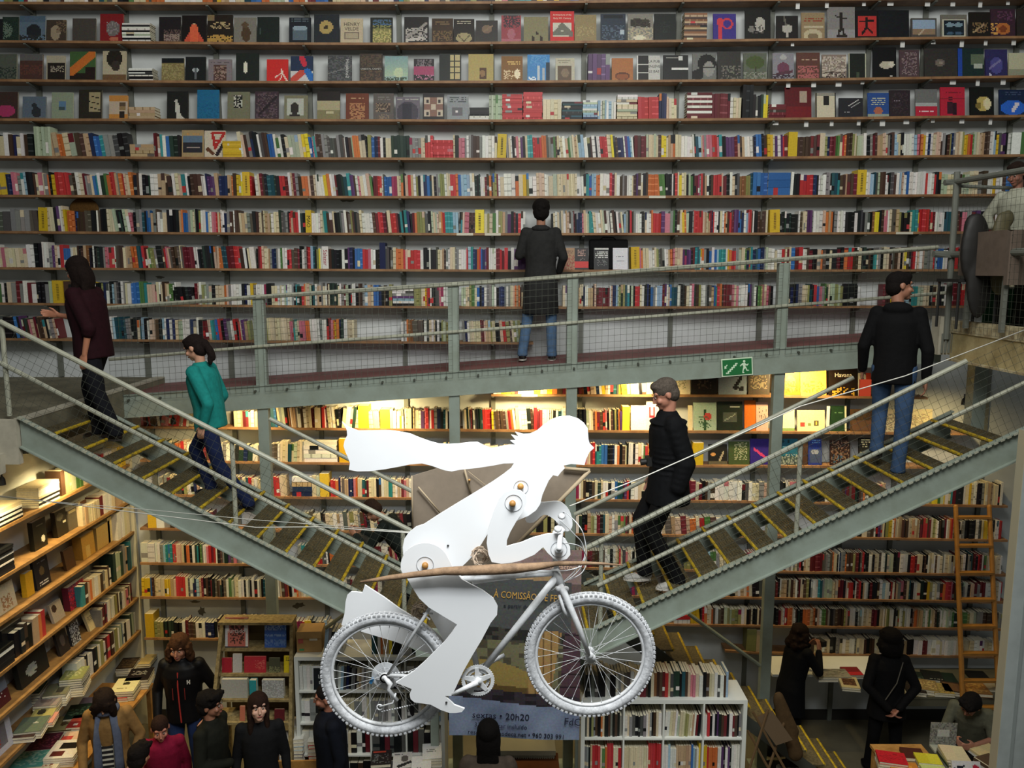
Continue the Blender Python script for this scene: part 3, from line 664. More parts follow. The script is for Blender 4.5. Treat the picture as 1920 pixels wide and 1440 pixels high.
fill(r, 1077, 1110, 'MMwcnkk', hpx=36, lean=0); fill(r, 1110, 1220, 'ncGcwwkwbTTRPrkwwccns', hpx=36); fill(r, 1262, 1440, 'wwceRRcRknenwwwwwwkEwcceq', hpx=36, lean=0); fill(r, 1470, 1660, '.', hpx=38)
fill(r, 1700, 1765, 'rqyycsooqscvYYg', hpx=44); fill(r, 1765, 1880, 'sYwvtRkkkwcycwwkkecaaaccckw', hpx=44, lean=0)
r = 14
tall(r, 277, 293, 'y', 958); tall(r, 293, 307, 'W', 956); fill(r, 307, 400, 'enrpRwkwlkR', hpx=32); fill(r, 570, 772, 'cvmccknccwawEcvccenRkccRkkGkRnRkk', hpx=36)
fill(r, 1000, 1040, 'vkkvkc', hpx=36); fill(r, 1080, 1200, 'wGkkavvsRRkTccqwegvgRnqoRgw', hpx=38, lean=0); fill(r, 1200, 1400, 'cRkwcmaqRqocrgnwkeeqw', hpx=36); fill(r, 1560, 1640, 'ccEkavqkcmn')
fill(r, 1640, 1800, 'wkPPecmvyywocccaanmnmccaaacRRrrnRcvcwknkRwcorakkn', hpx=38, lean=0); fill(r, 1798, 1880, 'eweekkkkkwEEcyycekkwwwrr', hpx=38, lean=0)
r = 15
fill(r, 264, 290, 'ww', hpx=38); fill(r, 290, 420, 'wweelttbtrrrqqackookwGtkgewwprRrwkkne', hpx=38, lean=0); fill(r, 420, 520, '.'); fill(r, 1125, 1240, 'knwwkkwcvrcEpcwkwcngsvwrRRwk', hpx=36); fill(r, 1240, 1460, '.', hpx=36)
fill(r, 1460, 1640, 'wksRRwwewvcmpkkaccRRRRRmEeemocckwBeeonnnvaRkmrrkmkwck', hpx=38, lean=0); fill(r, 1640, 1880, 'cccmwwGcsskkkwwwkrrRccknkwccwnwcewccwcRcncwkeeTnRkrRwegcwwcccww', hpx=38, lean=0)
r = 16
fill(r, 265, 281, 'yyy', hpx=38); fill(r, 281, 500, 'bnaccccyyyaqrrrrcEwBBlqRknkRkmnmGkmwwgsccwwkwekwkwckTR', hpx=38, lean=0); fill(r, 520, 600, 'wcnRokwcoacwsckcGc', hpx=38); fill(r, 1370, 1440, 'kkcwacockkEkc', hpx=36)
fill(r, 1440, 1640, 'RRqnRkwaancnawnRccnvkewwwtTesssccacRRRkqwrrkwRrkawwkRk', hpx=36, lean=0); fill(r, 1640, 1880, 'knwlwwkrwRaepncTkwwcGkyvwcenorrpRnGGGewkqReRRwwcecwr', hpx=36, lean=0)
r = 17
tall(r, 273, 289, 'y', 1152); fill(r, 289, 410, 'vvvkGkGGkkkkkkwRRnnnwwwBBBkw', hpx=34, lean=0); fill(r, 410, 620, '.')
r = 18
hstack(r, 1265, 1295, 1155, 'wr'); fill(r, 1296, 1314, 'yyy', hpx=36); fill(r, 1314, 1430, 'nroccoEwwmnsvsvvvwcknckkcnR', hpx=34, lean=0); fill(r, 1450, 1650, 'kkRRcwrroocwnkGkoooaaonqwggnekkmnnnnvqmwwkwewcccRRkk', hpx=34, lean=0)
fill(r, 1650, 1780, 'ccwccvvwwkkwvwwvwwwknqooaaacswcgcaqnGmwwswwss', hpx=36, lean=0); fill(r, 1780, 1880, 'sgGggvcseennnnee', hpx=33)
r = 19
tall(r, 1400, 1418, 'v', 1181); tall(r, 1418, 1432, 'a', 1184); fill(r, 1495, 1640, 'yvnnmncccccckkeecwcwwecccnknn', hpx=32, lean=0); fill(r, 1640, 1880, 'ccwRnnRkakkwwRRwwwcwwwwwccccwwwwccwcc', hpx=30, lean=0)
r = 0
fill(r, -58, 1960, '.', wpx=9, hpx=36)

n0 = len(BOOKS)
for rr0, a0, a1 in ((11, 1062, 1080), (12, 690, 840), (12, 960, 1095), (13, 772, 1077), (14, 772, 1000), (14, 1040, 1080), (15, 560, 1125), (16, 600, 1230), (11, 262, 300), (12, 300, 430), (13, 300, 508)):
    fill(rr0, a0, a1, '.', hpx=36)
for q in BOOKS[n0:]: q['hid'] = 1
def book_matrix(q):
    if q['wall'] == 'left':
        return q['mx']
    if q['horiz']:
        # spine to the front, lying: width axis up
        return Matrix.Translation((q['x'], q['front'], q['z'])) @ Matrix(((0, 0, 1, 0), (0, 1, 0, 0), (1, 0, 0, 0), (0, 0, 0, 1)))
    a = R(q['lean']); m = Matrix.Rotation(a, 4, 'Y')
    lift = math.sin(abs(a))*q['w'] if a > 0 else 0
    return Matrix.Translation((q['x'], q['front'], q['z']+lift)) @ m
SHELF_PH = {}
def emit_books():
    cnt = {}
    for q in BOOKS:
        key = (q['row'], q['bay']); cnt[key] = cnt.get(key, 0)+1; q['k'] = cnt[key]
        m = book_matrix(q); c = m @ Vector((q['w']/2, 0, q['h']/2)); px, py = pix(c)
        vis = 4 < px < 1905 and 2 < py < 1436
        if q['wall'] == 'back' and not q['horiz']:
            if 1760 < px and py > 300 and q['row'] < 10: vis = False
        q['area'] = (q['w']*q['h']/max(1, c.y)**2) if vis else 0
        if q['big']: q['area'] *= 3
        if q.get('hid'): q['area'] = 0
    order = sorted(BOOKS, key=lambda q: -q['area'])
    chosen = set(id(q) for q in order[:300])
    mass = MB(); massp = MB(); seen = {}
    for q in BOOKS:
        mb, pg = book_geo(q['w'], q['h'], q['d'], q['col'], q['band'], rng); m = book_matrix(q)
        if id(q) in chosen:
            if q['wall'] == 'left': lab = q['label']
            else:
                ph = rowphrase(ROWS[q['row']][0]); how = 'lying flat' if q['horiz'] else ('leaning' if abs(q['lean']) > 3 else 'upright')
                ph = ph.replace(' from the top', ' down').replace('shelf under the walkway', 'under-walkway shelf')
                lab = '%s spine, %s, %s, bay %s, %s book in that bay' % (CN[q['code']], how, ph, nth(q['bay']), nth(min(q['k'], 70)))
                lab = '%s book %s on %s, %s bay from left, %s in it' % (CN[q['code']], how, ph, nth(q['bay']), nth(min(q['k'], 70)))
            o = mb.build('book', 'print', label=lab, cat='book', group='shelved books seen by their spines'); o.matrix_world = m
            pgo = pg.build('page_block', 'pages', o)
            if q['txt']:
                t, tc = q['txt']
                if t in ('Salazar', 'MAO'):
                    text(t, q['w']*.9, (q['w']/2, -.0012, q['h']/2), (R(90), R(90), 0), tc, o, 'spine_lettering')
                else:
                    mk = MB(); z = .035; i_ = 0
                    while z < q['h']-.04:
                        l = .006+(i_*37 % 9)*.001; mk.box(q['w']*.38, q['w']*.62, -.0012, .0005, z, z+l); z += l+.008; i_ += 1
                    mk.build('spine_marks', flat(tc), o)
        else:
            for src, dst in ((mb, mass), (pg, mass)):
                n = len(dst.v); dst.v += [tuple(m @ Vector(v)) for v in src.v]
                dst.f += [[i+n for i in f] for f in src.f]; dst.c += src.c; dst.m += [0]*len(src.f)
    mass.build('shelved_books', 'print', label='the many thinner books packed spine out along every shelf', cat='books', kind='stuff')
# ================================================================ books shown by their front cover
class Cover:
    def __init__(s, nx, nz, base): s.nx = nx; s.nz = nz; s.g = [[base]*nx for _ in range(nz)]
    def ok(s, i, j): return 0 <= i < s.nx and 0 <= j < s.nz
PX_ = dict(PAL)
def ccol(c):
    c = PX_.get(c, c); h = rgb(c) if isinstance(c, str) else c
    return h
def paint(nx, nz, base, shapes, seed):
    r = random.Random(seed); B_ = ccol(base); g = [[tuple(max(0, min(1, v+r.uniform(-.018, .018))) for v in B_) for _ in range(nx)] for _ in range(nz)]
    for sh in shapes:
        k = sh[0]
        for j in range(nz):
            v = (j+.5)/nz
            for i in range(nx):
                u = (i+.5)/nx; c = None
                if k in 'rnt':
                    if sh[1] <= u <= sh[3] and sh[2] <= v <= sh[4]:
                        if k == 'r': c = ccol(sh[5])
                        elif k == 'n':
                            if r.random() < (sh[6] if len(sh) > 6 else .5): c = ccol(sh[5])
                        else:
                            jj = int((v-sh[2])*nz)
                            if jj % 2 == 0 and r.random() < .72: c = ccol(sh[5])
                elif k == 'e':
                    if ((u-sh[1])/sh[3])**2+((v-sh[2])/sh[4])**2 <= 1: c = ccol(sh[5])
                elif k == 'l':
                    x0, y0, x1, y1 = sh[1:5]; wd = sh[6] if len(sh) > 6 else .06
                    dx, dy = x1-x0, y1-y0; t = max(0, min(1, ((u-x0)*dx+(v-y0)*dy)/(dx*dx+dy*dy)))
                    if math.hypot(u-x0-t*dx, (v-y0-t*dy)*1.2) < wd/2: c = ccol(sh[5])
                elif k == 'g':   # printed gradient of the artwork itself (two colours of sky, sea)
                    if sh[1] <= u <= sh[3] and sh[2] <= v <= sh[4]:
                        t = (v-sh[2])/(sh[4]-sh[2]); a, b2 = ccol(sh[5]), ccol(sh[6]); c = tuple(p+(q-p)*t for p, q in zip(a, b2))
                if c is not None:
                    g[j][i] = tuple(max(0, min(1, x+r.uniform(-.02, .02))) for x in c)
    return g
def cover_book(w, h, t, base, shapes, seed, res=(18, 24)):
    """book with its front cover to -y, bottom edge on z=0, centred on x"""
    nx, nz = res; g = paint(nx, nz, base, shapes, seed); mb = MB(); bc = ccol(base); b3 = .003
    vs = [Vector((-w/2+w*i/nx, 0, h*j/nz)) for j in range(nz+1) for i in range(nx+1)]
    fs = []; cs = []
    for j in range(nz):
        for i in range(nx):
            fs.append((j*(nx+1)+i, j*(nx+1)+i+1, (j+1)*(nx+1)+i+1, (j+1)*(nx+1)+i)); cs.append(g[j][i])
    n = len(vs); nn = nx+1
    # front board thickness, spine and back board
    vs += [Vector((-w/2, t, 0)), Vector((w/2, t, 0)), Vector((w/2, t, h)), Vector((-w/2, t, h)),
           Vector((w/2, b3, 0)), Vector((w/2, b3, h)), Vector((w/2, t-b3, 0)), Vector((w/2, t-b3, h)),
           Vector((-w/2+b3, b3, 0)), Vector((-w/2+b3, b3, h)), Vector((-w/2+b3, t-b3, 0)), Vector((-w/2+b3, t-b3, h))]
    A0, A1, A2, A3 = 0, nx, nz*nn+nx, nz*nn
    q = [(n+0, n+3, n+2, n+1), (A0, A3, n+3, n+0), (A1, n+4, n+5, A2), (n+6, n+1, n+2, n+7),
         (n+4, n+8, n+9, n+5), (n+8, n+10, n+11, n+9), (n+10, n+6, n+7, n+11)]
    top = [(A3, A2, n+5, n+9), (A3, n+9, n+11, n+3), (n+11, n+7, n+2, n+3)]
    bot = [(A0, n+8, n+4, A1), (A0, n+0, n+10, n+8), (n+10, n+0, n+1, n+6)]
    fs += q+top+bot; cs += [bc]*(len(q)+6)
    mb.add(vs, fs, cs)
    pg = MB(); pg.box(-w/2+b3, w/2-.004, b3, t-b3, .003, h-.003)
    return mb, pg
_lab = {}
def display(ri, x0, x1, ytop, desc, base, *shapes, txt=None, lean=9, t=.018, res=(18, 24), yaw=0):
    nm, k, _, _ = ROWS[ri]; p0, p1 = shelf_pt(k, x0), shelf_pt(k, x1); w = p1.x-p0.x
    xm = (p0.x+p1.x)/2; z = (p0.z+p1.z)/2; h = (P((x0+x1)/2, ytop, Y=SY+.05).z-z)/math.cos(R(lean))
    mb, pg = cover_book(w, h, t, base, shapes, int(x0*31+ri*7), res)
    ph = rowphrase(nm).replace('shelf under the walkway', 'under-walkway shelf').replace(' from the top', ' down')
    lab = 'face-out book, %s, %s, %s bay' % (desc, ph, nth(bay_of(xm)))
    o = mb.build('display_book', 'print', label=lab, cat='book', group='books shown face out on the wall')
    o.location = (xm, SY+.04, z+.001+t*math.sin(R(lean))*0); o.rotation_euler = (-R(lean), 0, R(yaw))
    # leaning back: the back board's foot stays on the board
    pg.build('page_block', 'pages', o)
    for tx in (txt or []):
        s, size, u, v, col, rot = tx
        text(s, size, (-w/2+u*w, -.0012, v*h), (R(90), 0, 0) if not rot else (R(90), -R(90) if rot == 1 else R(90), 0), col, o, 'title_lettering')
    return o
D = display; r_ = 'r'; e_ = 'e'
def n(u0, v0, u1, v1, c, a=.5): return ('n', u0, v0, u1, v1, c, a)
def rr(u0, v0, u1, v1, c): return ('r', u0, v0, u1, v1, c)
def el(cu, cv, ru, rv, c): return ('e', cu, cv, ru, rv, c)
def tt(u0, v0, u1, v1, c): return ('t', u0, v0, u1, v1, c)
def ln(a, b, c, d, col, w=.06): return ('l', a, b, c, d, col, w)
# second shelf down
i = 1
D(i, -28, 1, 34, 'dark cover cut by the edge', 'k'); D(i, 0, 31, 30, 'dark green with pale glow', '#25342c', el(.1, .45, .5, .35, '#5f6f60'), n(0, 0, 1, 1, '#1c2a22', .3))
D(i, 32, 81, 28, 'blue-grey with dark rider', '#5b6c7a', rr(0, .75, 1, 1, '#4d6070'), el(.55, .38, .28, .3, '#23262a'), n(0, 0, 1, .25, '#2d2f30', .5))
D(i, 83, 120, 36, 'brown with cream figure', '#40352b', el(.45, .4, .25, .35, '#93856c'), n(.5, .4, 1, 1, '#6d5a44', .4)); D(i, 132, 176, 33, 'plain dark grey-brown', '#45403a')
D(i, 184, 228, 24, 'dark red with grey medallion', '#7c1d20', el(.55, .47, .3, .27, '#6d6563'), n(.3, .3, .8, .7, '#8d8480', .3), el(.6, .1, .2, .08, '#b0644c'))
D(i, 295, 336, 30, 'black with pale ruins below', '#1f1a1c', rr(.25, .05, .95, .35, '#8d7b70'), n(.2, .05, 1, .5, '#5c4a45', .5)); D(i, 338, 384, 27, 'black with orange robed figure', '#17100f', el(.5, .62, .1, .1, '#c9a37a'), ln(.5, .5, .2, .05, '#c4523a', .22), ln(.5, .5, .8, .05, '#c4523a', .22), ln(.5, .55, .5, .05, '#d4603f', .3))
D(i, 386, 434, 26, 'black with golden flames', '#221a12', n(0, 0, 1, .3, '#b08a45', .7), n(.1, .5, .9, .75, '#a8936b', .5), rr(0, .8, .25, 1, '#7d6a4b')); D(i, 436, 478, 31, 'grey with brown sculpture', '#767268', el(.55, .35, .2, .3, '#4a3826'), el(.5, .7, .15, .12, '#574532'), ln(.7, .4, .55, .1, '#4a3826', .15))
D(i, 480, 521, 30, 'plain black-green', '#17201b', rr(.1, .35, .18, .6, '#3a4640')); D(i, 540, 581, 31, 'black with pale blue box', '#181d24', rr(.15, .12, .85, .55, '#55646d'), el(.5, .58, .35, .1, '#8596a0'), tt(.1, .85, .9, .95, '#566068'))
D(i, 587, 634, 25, 'black with golden disc', '#20252a', el(.48, .55, .28, .23, '#a89158'), el(.48, .55, .08, .07, '#3a3120')); D(i, 637, 679, 33, 'cream with black lettering and frame', '#b9ab8d', rr(.15, .18, .85, .45, '#7c7060'), rr(.2, .22, .8, .4, '#a89b80'), txt=[('HENRY', .055, .5, .76, '#4a4136', 0), ('VELDE', .055, .5, .58, '#4a4136', 0)])
D(i, 693, 735, 31, 'dark frame round yellow-green landscape', '#1d211c', rr(.12, .05, .92, .9, '#7c7a48'), n(.12, .05, .92, .55, '#b0a468', .5), rr(.12, .72, .92, .92, '#46607c'), n(.12, .6, .92, .9, '#2c3526', .35))
D(i, 757, 803, 30, 'black with white swirling dancer', '#221f1e', n(.05, .1, .95, .6, '#a29c94', .45), ln(.1, .2, .9, .75, '#8f8a83', .12), ln(.1, .1, .7, .2, '#b4aea5', .12)); D(i, 809, 849, 33, 'dark brown with dim interior', '#3b2c1e', n(.05, .1, .95, .5, '#6a5437', .5), tt(.15, .75, .85, .9, '#7a6346'))
D(i, 850, 889, 34, 'dark with golden fan', '#25201b', el(.5, .2, .38, .22, '#9a8f69'), ln(.5, .05, .5, .4, '#5a5038', .05), ln(.5, .05, .2, .35, '#5a5038', .05), ln(.5, .05, .8, .35, '#5a5038', .05), tt(.15, .8, .85, .9, '#a39c88')); D(i, 892, 933, 37, 'dark grey with brown hand', '#35322f', el(.5, .6, .22, .2, '#75614f'), ln(.35, .5, .75, .75, '#7f6b58', .1))
D(i, 940, 977, 27, 'rose with dark figure over it', '#8f4047', n(.1, .55, .95, 1, '#3b3034', .6), rr(0, 0, 1, .12, '#a2606a'), el(.5, .3, .2, .2, '#a0606a'))
D(i, 982, 1028, 30, 'khaki with two dark shapes', '#7e7858', el(.38, .12, .07, .12, '#2c1f14'), el(.72, .12, .07, .12, '#2c1f14'), el(.55, .35, .06, .05, '#2c1f14')); D(i, 1032, 1077, 19, 'bright red with grey mountain picture', '#bf2b2b', rr(.1, .18, .9, .64, '#c2bfae'), ln(.2, .28, .5, .52, '#6b6a5f', .2), ln(.5, .52, .85, .25, '#6b6a5f', .22), rr(.2, .2, .85, .32, '#6b6a5f'), txt=[('Architecture of the', .026, .5, .88, '#e6d9c4', 0), ('Early XX. Century', .026, .5, .77, '#e6d9c4', 0)])
D(i, 1078, 1119, 26, 'sandy tan with faint buildings', '#8a7a55', n(.1, .2, .9, .6, '#9c8d64', .5)); D(i, 1127, 1174, 24, 'night blue town view', '#28323f', n(.05, .05, .95, .6, '#4b5968', .4), rr(.8, .25, .92, .42, '#a6b4b9'), rr(.1, .85, .9, .97, '#14181e'))
D(i, 1178, 1226, 24, 'grey with dark locomotive wreck', '#7d7a70', rr(.1, .55, .85, .78, '#2c2822'), n(0, 0, 1, .5, '#a69c83', .5), n(.2, .5, .9, .85, '#3a352c', .4), el(.45, .12, .25, .08, '#d3cbb0')); D(i, 1228, 1269, 24, 'plain black beside locomotive book', '#171c19', n(.3, .3, .7, .7, '#202723', .5))
D(i, 1339, 1382, 24, 'violet with large red letter', '#3b2f7d', rr(.22, .0, .4, .85, '#c23a44'), el(.62, .62, .25, .22, '#c23a44'), el(.60, .62, .17, .15, '#3b2f7d'), rr(.18, .6, .42, .8, '#c23a44'))
D(i, 1399, 1447, 16, 'black with white portrait', '#191816', el(.6, .5, .2, .25, '#aaa69b'), el(.25, .35, .12, .1, '#76736c'), n(.3, .2, .7, .5, '#54524d', .3))
D(i, 1458, 1499, 28, 'black with white flower', '#1f1c1a', el(.5, .45, .25, .18, '#a9a59b'), ln(.5, .4, .5, .1, '#a9a59b', .08), ln(.35, .95, .45, .6, '#615d55', .08)); D(i, 1505, 1549, 22, 'tan with red lettering and arch', '#8f7c5d', tt(.1, .65, .95, .82, '#8c3a2c'), rr(.1, .42, .95, .5, '#b4a78a'), el(.5, .15, .4, .22, '#b8ab8c'), el(.5, .1, .25, .12, '#7c6c52'))
D(i, 1554, 1606, 11, 'grey with standing black figure', '#7e7b78', rr(0, 0, 1, .3, '#8f8d8b'), ln(.5, .75, .5, .4, '#27211d', .16), ln(.5, .45, .42, .15, '#27211d', .08), ln(.5, .45, .6, .15, '#27211d', .08), ln(.5, .65, .3, .72, '#27211d', .06), ln(.5, .65, .68, .66, '#27211d', .06), rr(.35, .05, .7, .12, '#2c2622'))
D(i, 1607, 1649, 17, 'black with red leaping figure picture', '#141112', rr(.1, .1, .92, .78, '#b3322f'), ln(.5, .7, .5, .4, '#1d1111', .16), ln(.5, .4, .3, .15, '#1d1111', .1), ln(.5, .4, .75, .2, '#1d1111', .1), ln(.2, .6, .8, .62, '#1d1111', .08)); D(i, 1650, 1708, 17, 'wide plain black', '#15171a')
D(i, 1712, 1760, 33, 'small landscape of road and sky', '#4b4742', rr(.08, .15, .95, .92, '#8ea2b7'), rr(.08, .15, .95, .45, '#8a745c'), ln(.5, .45, .3, .15, '#b1a08a', .08)); D(i, 1768, 1817, 26, 'white frame round dark mirrored shape', '#6e6b60', rr(.08, .04, .94, .78, '#c2c0ad'), rr(.13, .08, .9, .74, '#16222a'), el(.35, .55, .16, .1, '#78909b'), el(.68, .55, .16, .1, '#78909b'), el(.35, .18, .14, .07, '#41586e'), el(.68, .18, .14, .07, '#41586e'))
D(i, 1821, 1861, 21, 'black with brown swirls', '#1d1813', n(.15, .15, .9, .6, '#7b6242', .4), ln(.2, .2, .7, .5, '#a28a68', .08)); D(i, 1862, 1908, 15, 'purple with glowing orange centre', '#3a2530', el(.5, .3, .3, .22, '#b06a35'), el(.5, .28, .15, .12, '#7d3f22'), n(0, .1, .3, .5, '#cf9a52', .5), n(.3, .6, .9, .9, '#5d3a52', .4)); D(i, 1911, 1958, 15, 'dark cover at the right edge', '#2b2622')
# third shelf down
i = 2
D(i, -20, 27, 100, 'grey-green with dark base', '#50554a', n(0, 0, 1, .5, '#2e3630', .5)); D(i, 33, 76, 100, 'brown-red seascape', '#4a322b', rr(0, .75, 1, 1, '#5c5a58'), n(0, .2, 1, .6, '#5e3930', .5)); D(i, 83, 118, 103, 'cream top over black photograph', '#a69e87', rr(.04, 0, .98, .72, '#221c17'), n(.2, .35, .95, .6, '#8d8372', .5))
D(i, 127, 175, 95, 'green and orange leaf', '#3f5c33', rr(0, 0, 1, .25, '#241c16'), ln(.05, .3, .95, .98, '#c06a2c', .34), rr(.6, 0, 1, .45, '#261a15')); D(i, 189, 233, 94, 'cream with black animal head', '#b0a589', el(.5, .75, .35, .28, '#262019'), el(.55, .5, .2, .18, '#39302a'), rr(0, 0, 1, .2, '#6d5338'))
D(i, 300, 342, 108, 'tan below a black title band', '#7d7048', rr(.02, .78, 1, 1, '#14171a'), n(0, 0, 1, .75, '#968a5c', .4)); D(i, 345, 383, 105, 'black with small white fountain', '#171a1a', el(.5, .45, .16, .1, '#a9aeb0'), ln(.5, .5, .5, .1, '#5d6264', .1)); D(i, 388, 432, 110, 'lilac-grey with brown picture', '#7d7375', rr(.2, .05, .8, .75, '#4f3932'), n(.2, .1, .8, .7, '#927a6e', .4), tt(.1, .82, .9, .92, '#5a5052'))
D(i, 440, 483, 98, 'black-green with white diamond', '#1a211c', ln(.42, .65, .42, .35, '#d5d2bc', .12), el(.42, .5, .11, .1, '#d5d2bc')); D(i, 498, 538, 110, 'bright red with white acrobat', '#c52a26', ln(.7, .55, .75, .35, '#e4c9ba', .07), ln(.72, .4, .4, .2, '#e4c9ba', .06), ln(.75, .35, .95, .05, '#e4c9ba', .06), ln(.75, .35, .6, .05, '#e4c9ba', .05))
D(i, 543, 585, 104, 'navy, red and blue poster', '#22304a', rr(.0, 0, 1, .42, '#c7c4c0'), ln(.1, .05, .5, .35, '#c04a3e', .3), ln(.95, .1, .75, .4, '#2a68ae', .3), ln(.5, .95, .6, .7, '#c03040', .25)); D(i, 613, 658, 103, 'grey architecture photo with vertical title', '#3f4142', n(0, 0, 1, 1, '#58595a', .4), ln(0, .3, 1, .6, '#6d6d6c', .05), txt=[('Hopkins2', .055, .82, .5, '#c9c9c4', 2)])
D(i, 673, 716, 99, 'brown carpet pattern with title band', '#3e332b', n(.04, .04, .96, .42, '#5c4a3a', .5), n(.04, .52, .96, .96, '#544637', .5), rr(0, .4, 1, .5, '#1c1815'), txt=[('ORIENTAL CARPETS', .026, .5, .45, '#c9c4b8', 0)]); D(i, 720, 764, 104, 'pale teal misty sky', '#8fa8a0', ('g', 0, .2, 1, 1, '#a2b89c', '#7b989a'), n(0, 0, 1, .18, '#3a4a3a', .7), el(.6, .35, .2, .2, '#b7c5a0'))
D(i, 775, 813, 109, 'pink and black film stills', '#2c2629', rr(0, .3, 1, .65, '#9c4463'), n(0, .1, 1, .3, '#b3768d', .4), n(.1, .68, .9, .95, '#7a7074', .5)); D(i, 823, 864, 99, 'black with cream window panes', '#1d221e', rr(.5, .1, .95, .95, '#b3a577'), rr(.68, .1, .72, .95, '#2a2a22'), rr(.5, .3, .95, .34, '#2a2a22'), rr(.5, .5, .95, .54, '#2a2a22'), rr(.5, .72, .95, .76, '#2a2a22'))
D(i, 878, 925, 100, 'mustard with brown cameo', '#a59459', rr(.42, .1, .7, .48, '#4e351f'), el(.56, .3, .1, .12, '#8a6a45'))
D(i, 940, 980, 104, 'ochre with dancers', '#7a5426', n(.1, .1, .9, .45, '#c7b18a', .5), tt(.3, .65, .9, .85, '#d7b46a'), el(.75, .3, .12, .2, '#e0d2b0')); D(i, 989, 1031, 101, 'blue with white skyline', '#3c7fb5', rr(.45, 0, .55, .6, '#b7bfc2'), rr(.65, 0, .75, .5, '#a3abae'), rr(.82, 0, 1, .7, '#22303f'), n(.0, 0, .4, .15, '#d5dbe0', .6), n(.1, .6, .9, 1, '#5590c0', .5))
D(i, 1042, 1078, 108, 'pale frame with brown nature picture', '#b3ae98', rr(.12, .02, .82, .68, '#5c4b3a'), el(.5, .35, .2, .2, '#7d6b55'), tt(.1, .78, .85, .92, '#8c8672')); D(i, 1148, 1188, 108, 'orange-tan with dark arch', '#a3683a', el(.5, .2, .36, .18, '#5a2f1a'), el(.5, .18, .28, .13, '#8a4c27'))
D(i, 1195, 1239, 103, 'white beside three black photos', '#b9b8b1', rr(0, 0, .05, 1, '#d8d7d0'), rr(.06, .66, .48, .98, '#201f1d'), rr(.06, .34, .48, .63, '#201f1d'), rr(.06, .02, .48, .31, '#201f1d'), txt=[('LA PUB', .04, .74, .76, '#4a4a46', 0), ('ENLEVE', .04, .74, .56, '#4a4a46', 0), ('LE BAS', .04, .74, .36, '#4a4a46', 0)])
D(i, 1245, 1292, 102, 'black with piano keyboard', '#1b1d1c', rr(.35, .42, 1, .48, '#d2d2cb'), rr(.1, .88, .7, .92, '#8d8d86'), rr(.6, .8, .78, .95, '#c4c6c0'), ln(.6, .0, .6, .25, '#88887f', .03)); D(i, 1300, 1345, 99, 'grey with black hooded face', '#6b6c67', el(.6, .62, .38, .36, '#171615'), el(.68, .42, .24, .28, '#8c8a84'), rr(.45, .45, .95, .5, '#24231f'), el(.2, .2, .25, .2, '#1a1918'))
D(i, 1347, 1391, 95, 'dark thorny thicket', '#33322e', n(.1, 0, 1, .5, '#6d6a60', .35)); D(i, 1396, 1440, 98, 'grey-green tree', '#5b6152', el(.5, .65, .4, .25, '#48542f'), rr(.48, 0, .56, .5, '#3a3a2c'), n(0, 0, 1, .3, '#838578', .5))
D(i, 1451, 1491, 98, 'grey with purple seated figure', '#86848a', el(.5, .45, .3, .2, '#6b3f50'), ln(.2, .2, .9, .3, '#55343f', .14), el(.5, .85, .15, .1, '#aaa9a5'), n(0, 0, 1, .2, '#3b3038', .5)); D(i, 1496, 1540, 97, 'rose-brown crowd scene', '#5d3c33', n(.05, 0, .95, .5, '#a4605c', .7), tt(.1, .7, .9, .76, '#b59a80'))
D(i, 1544, 1590, 101, 'pale sketched figures', '#84766a', n(0, .1, 1, .9, '#bdb1a2', .45), n(0, 0, 1, .3, '#3b312c', .4)); D(i, 1594, 1627, 99, 'black-green with cream edges', '#1d211c', rr(0, 0, .06, 1, '#b7b69c'), rr(.94, 0, 1, 1, '#b7b69c'), rr(.45, 0, .6, .25, '#3e4a38')); D(i, 1640, 1684, 87, 'tall black with cream cloud', '#0e0e0f', el(.55, .42, .28, .12, '#b5ad98'), el(.8, .45, .12, .1, '#cbc4b0'), rr(.7, .06, .82, .1, '#b4b0a6'))
D(i, 1690, 1727, 92, 'purplish brown engraving', '#4c3b3e', n(.1, .1, .9, .9, '#7d6b6c', .35)); D(i, 1737, 1799, 89, 'wide dark grey with pale rose', '#33302d', el(.48, .5, .14, .14, '#6d6259'), el(.48, .5, .06, .06, '#8a7d72')); D(i, 1800, 1849, 89, 'blue spine and dark green photo', '#1b2d2c', rr(0, 0, .18, 1, '#24469a'), rr(.5, .4, .98, .8, '#5d6a55'), rr(.6, .3, .95, .45, '#a8aca0'))
D(i, 1852, 1893, 91, 'deep violet with reptile', '#2f2c58', el(.5, .4, .3, .3, '#4c4a86'), ln(.2, .3, .7, .6, '#77739c', .1), el(.2, .05, .06, .06, '#c2c2d0')); D(i, 1896, 1950, 98, 'pale cream at the right edge', '#b7b596', rr(0, 0, 1, .3, '#8f9079'))
# fourth shelf down
i = 3
D(i, -16, 29, 171, 'dark with pink blossom', '#3c2b26', el(.5, .3, .4, .22, '#a0355c')); D(i, 38, 82, 180, 'blue-grey with kneeling figure', '#5a6773', el(.6, .3, .2, .25, '#2c2f33'), el(.5, .6, .1, .1, '#2c2f33'), rr(0, 0, 1, .1, '#6f6c66')); D(i, 93, 133, 172, 'sage with small blue square', '#87917a', rr(.33, .32, .68, .68, '#5a7894'), rr(.36, .32, .6, .45, '#3f4d52'))
D(i, 144, 187, 167, 'black with leaning cream spines', '#2a261d', rr(.45, .25, .95, .9, '#9c8f6c'), ln(.45, .8, .95, .7, '#2a261d', .03), ln(.45, .6, .95, .5, '#2a261d', .03), ln(.45, .42, .95, .3, '#2a261d', .03)); D(i, 201, 236, 178, 'orange with three small portraits', '#b9803e', rr(0, .2, 1, .75, '#b7a58f'), rr(.58, .55, .88, .72, '#5a4a38'), rr(.58, .38, .88, .53, '#8d7450'), rr(.58, .05, .85, .32, '#2c2420'))
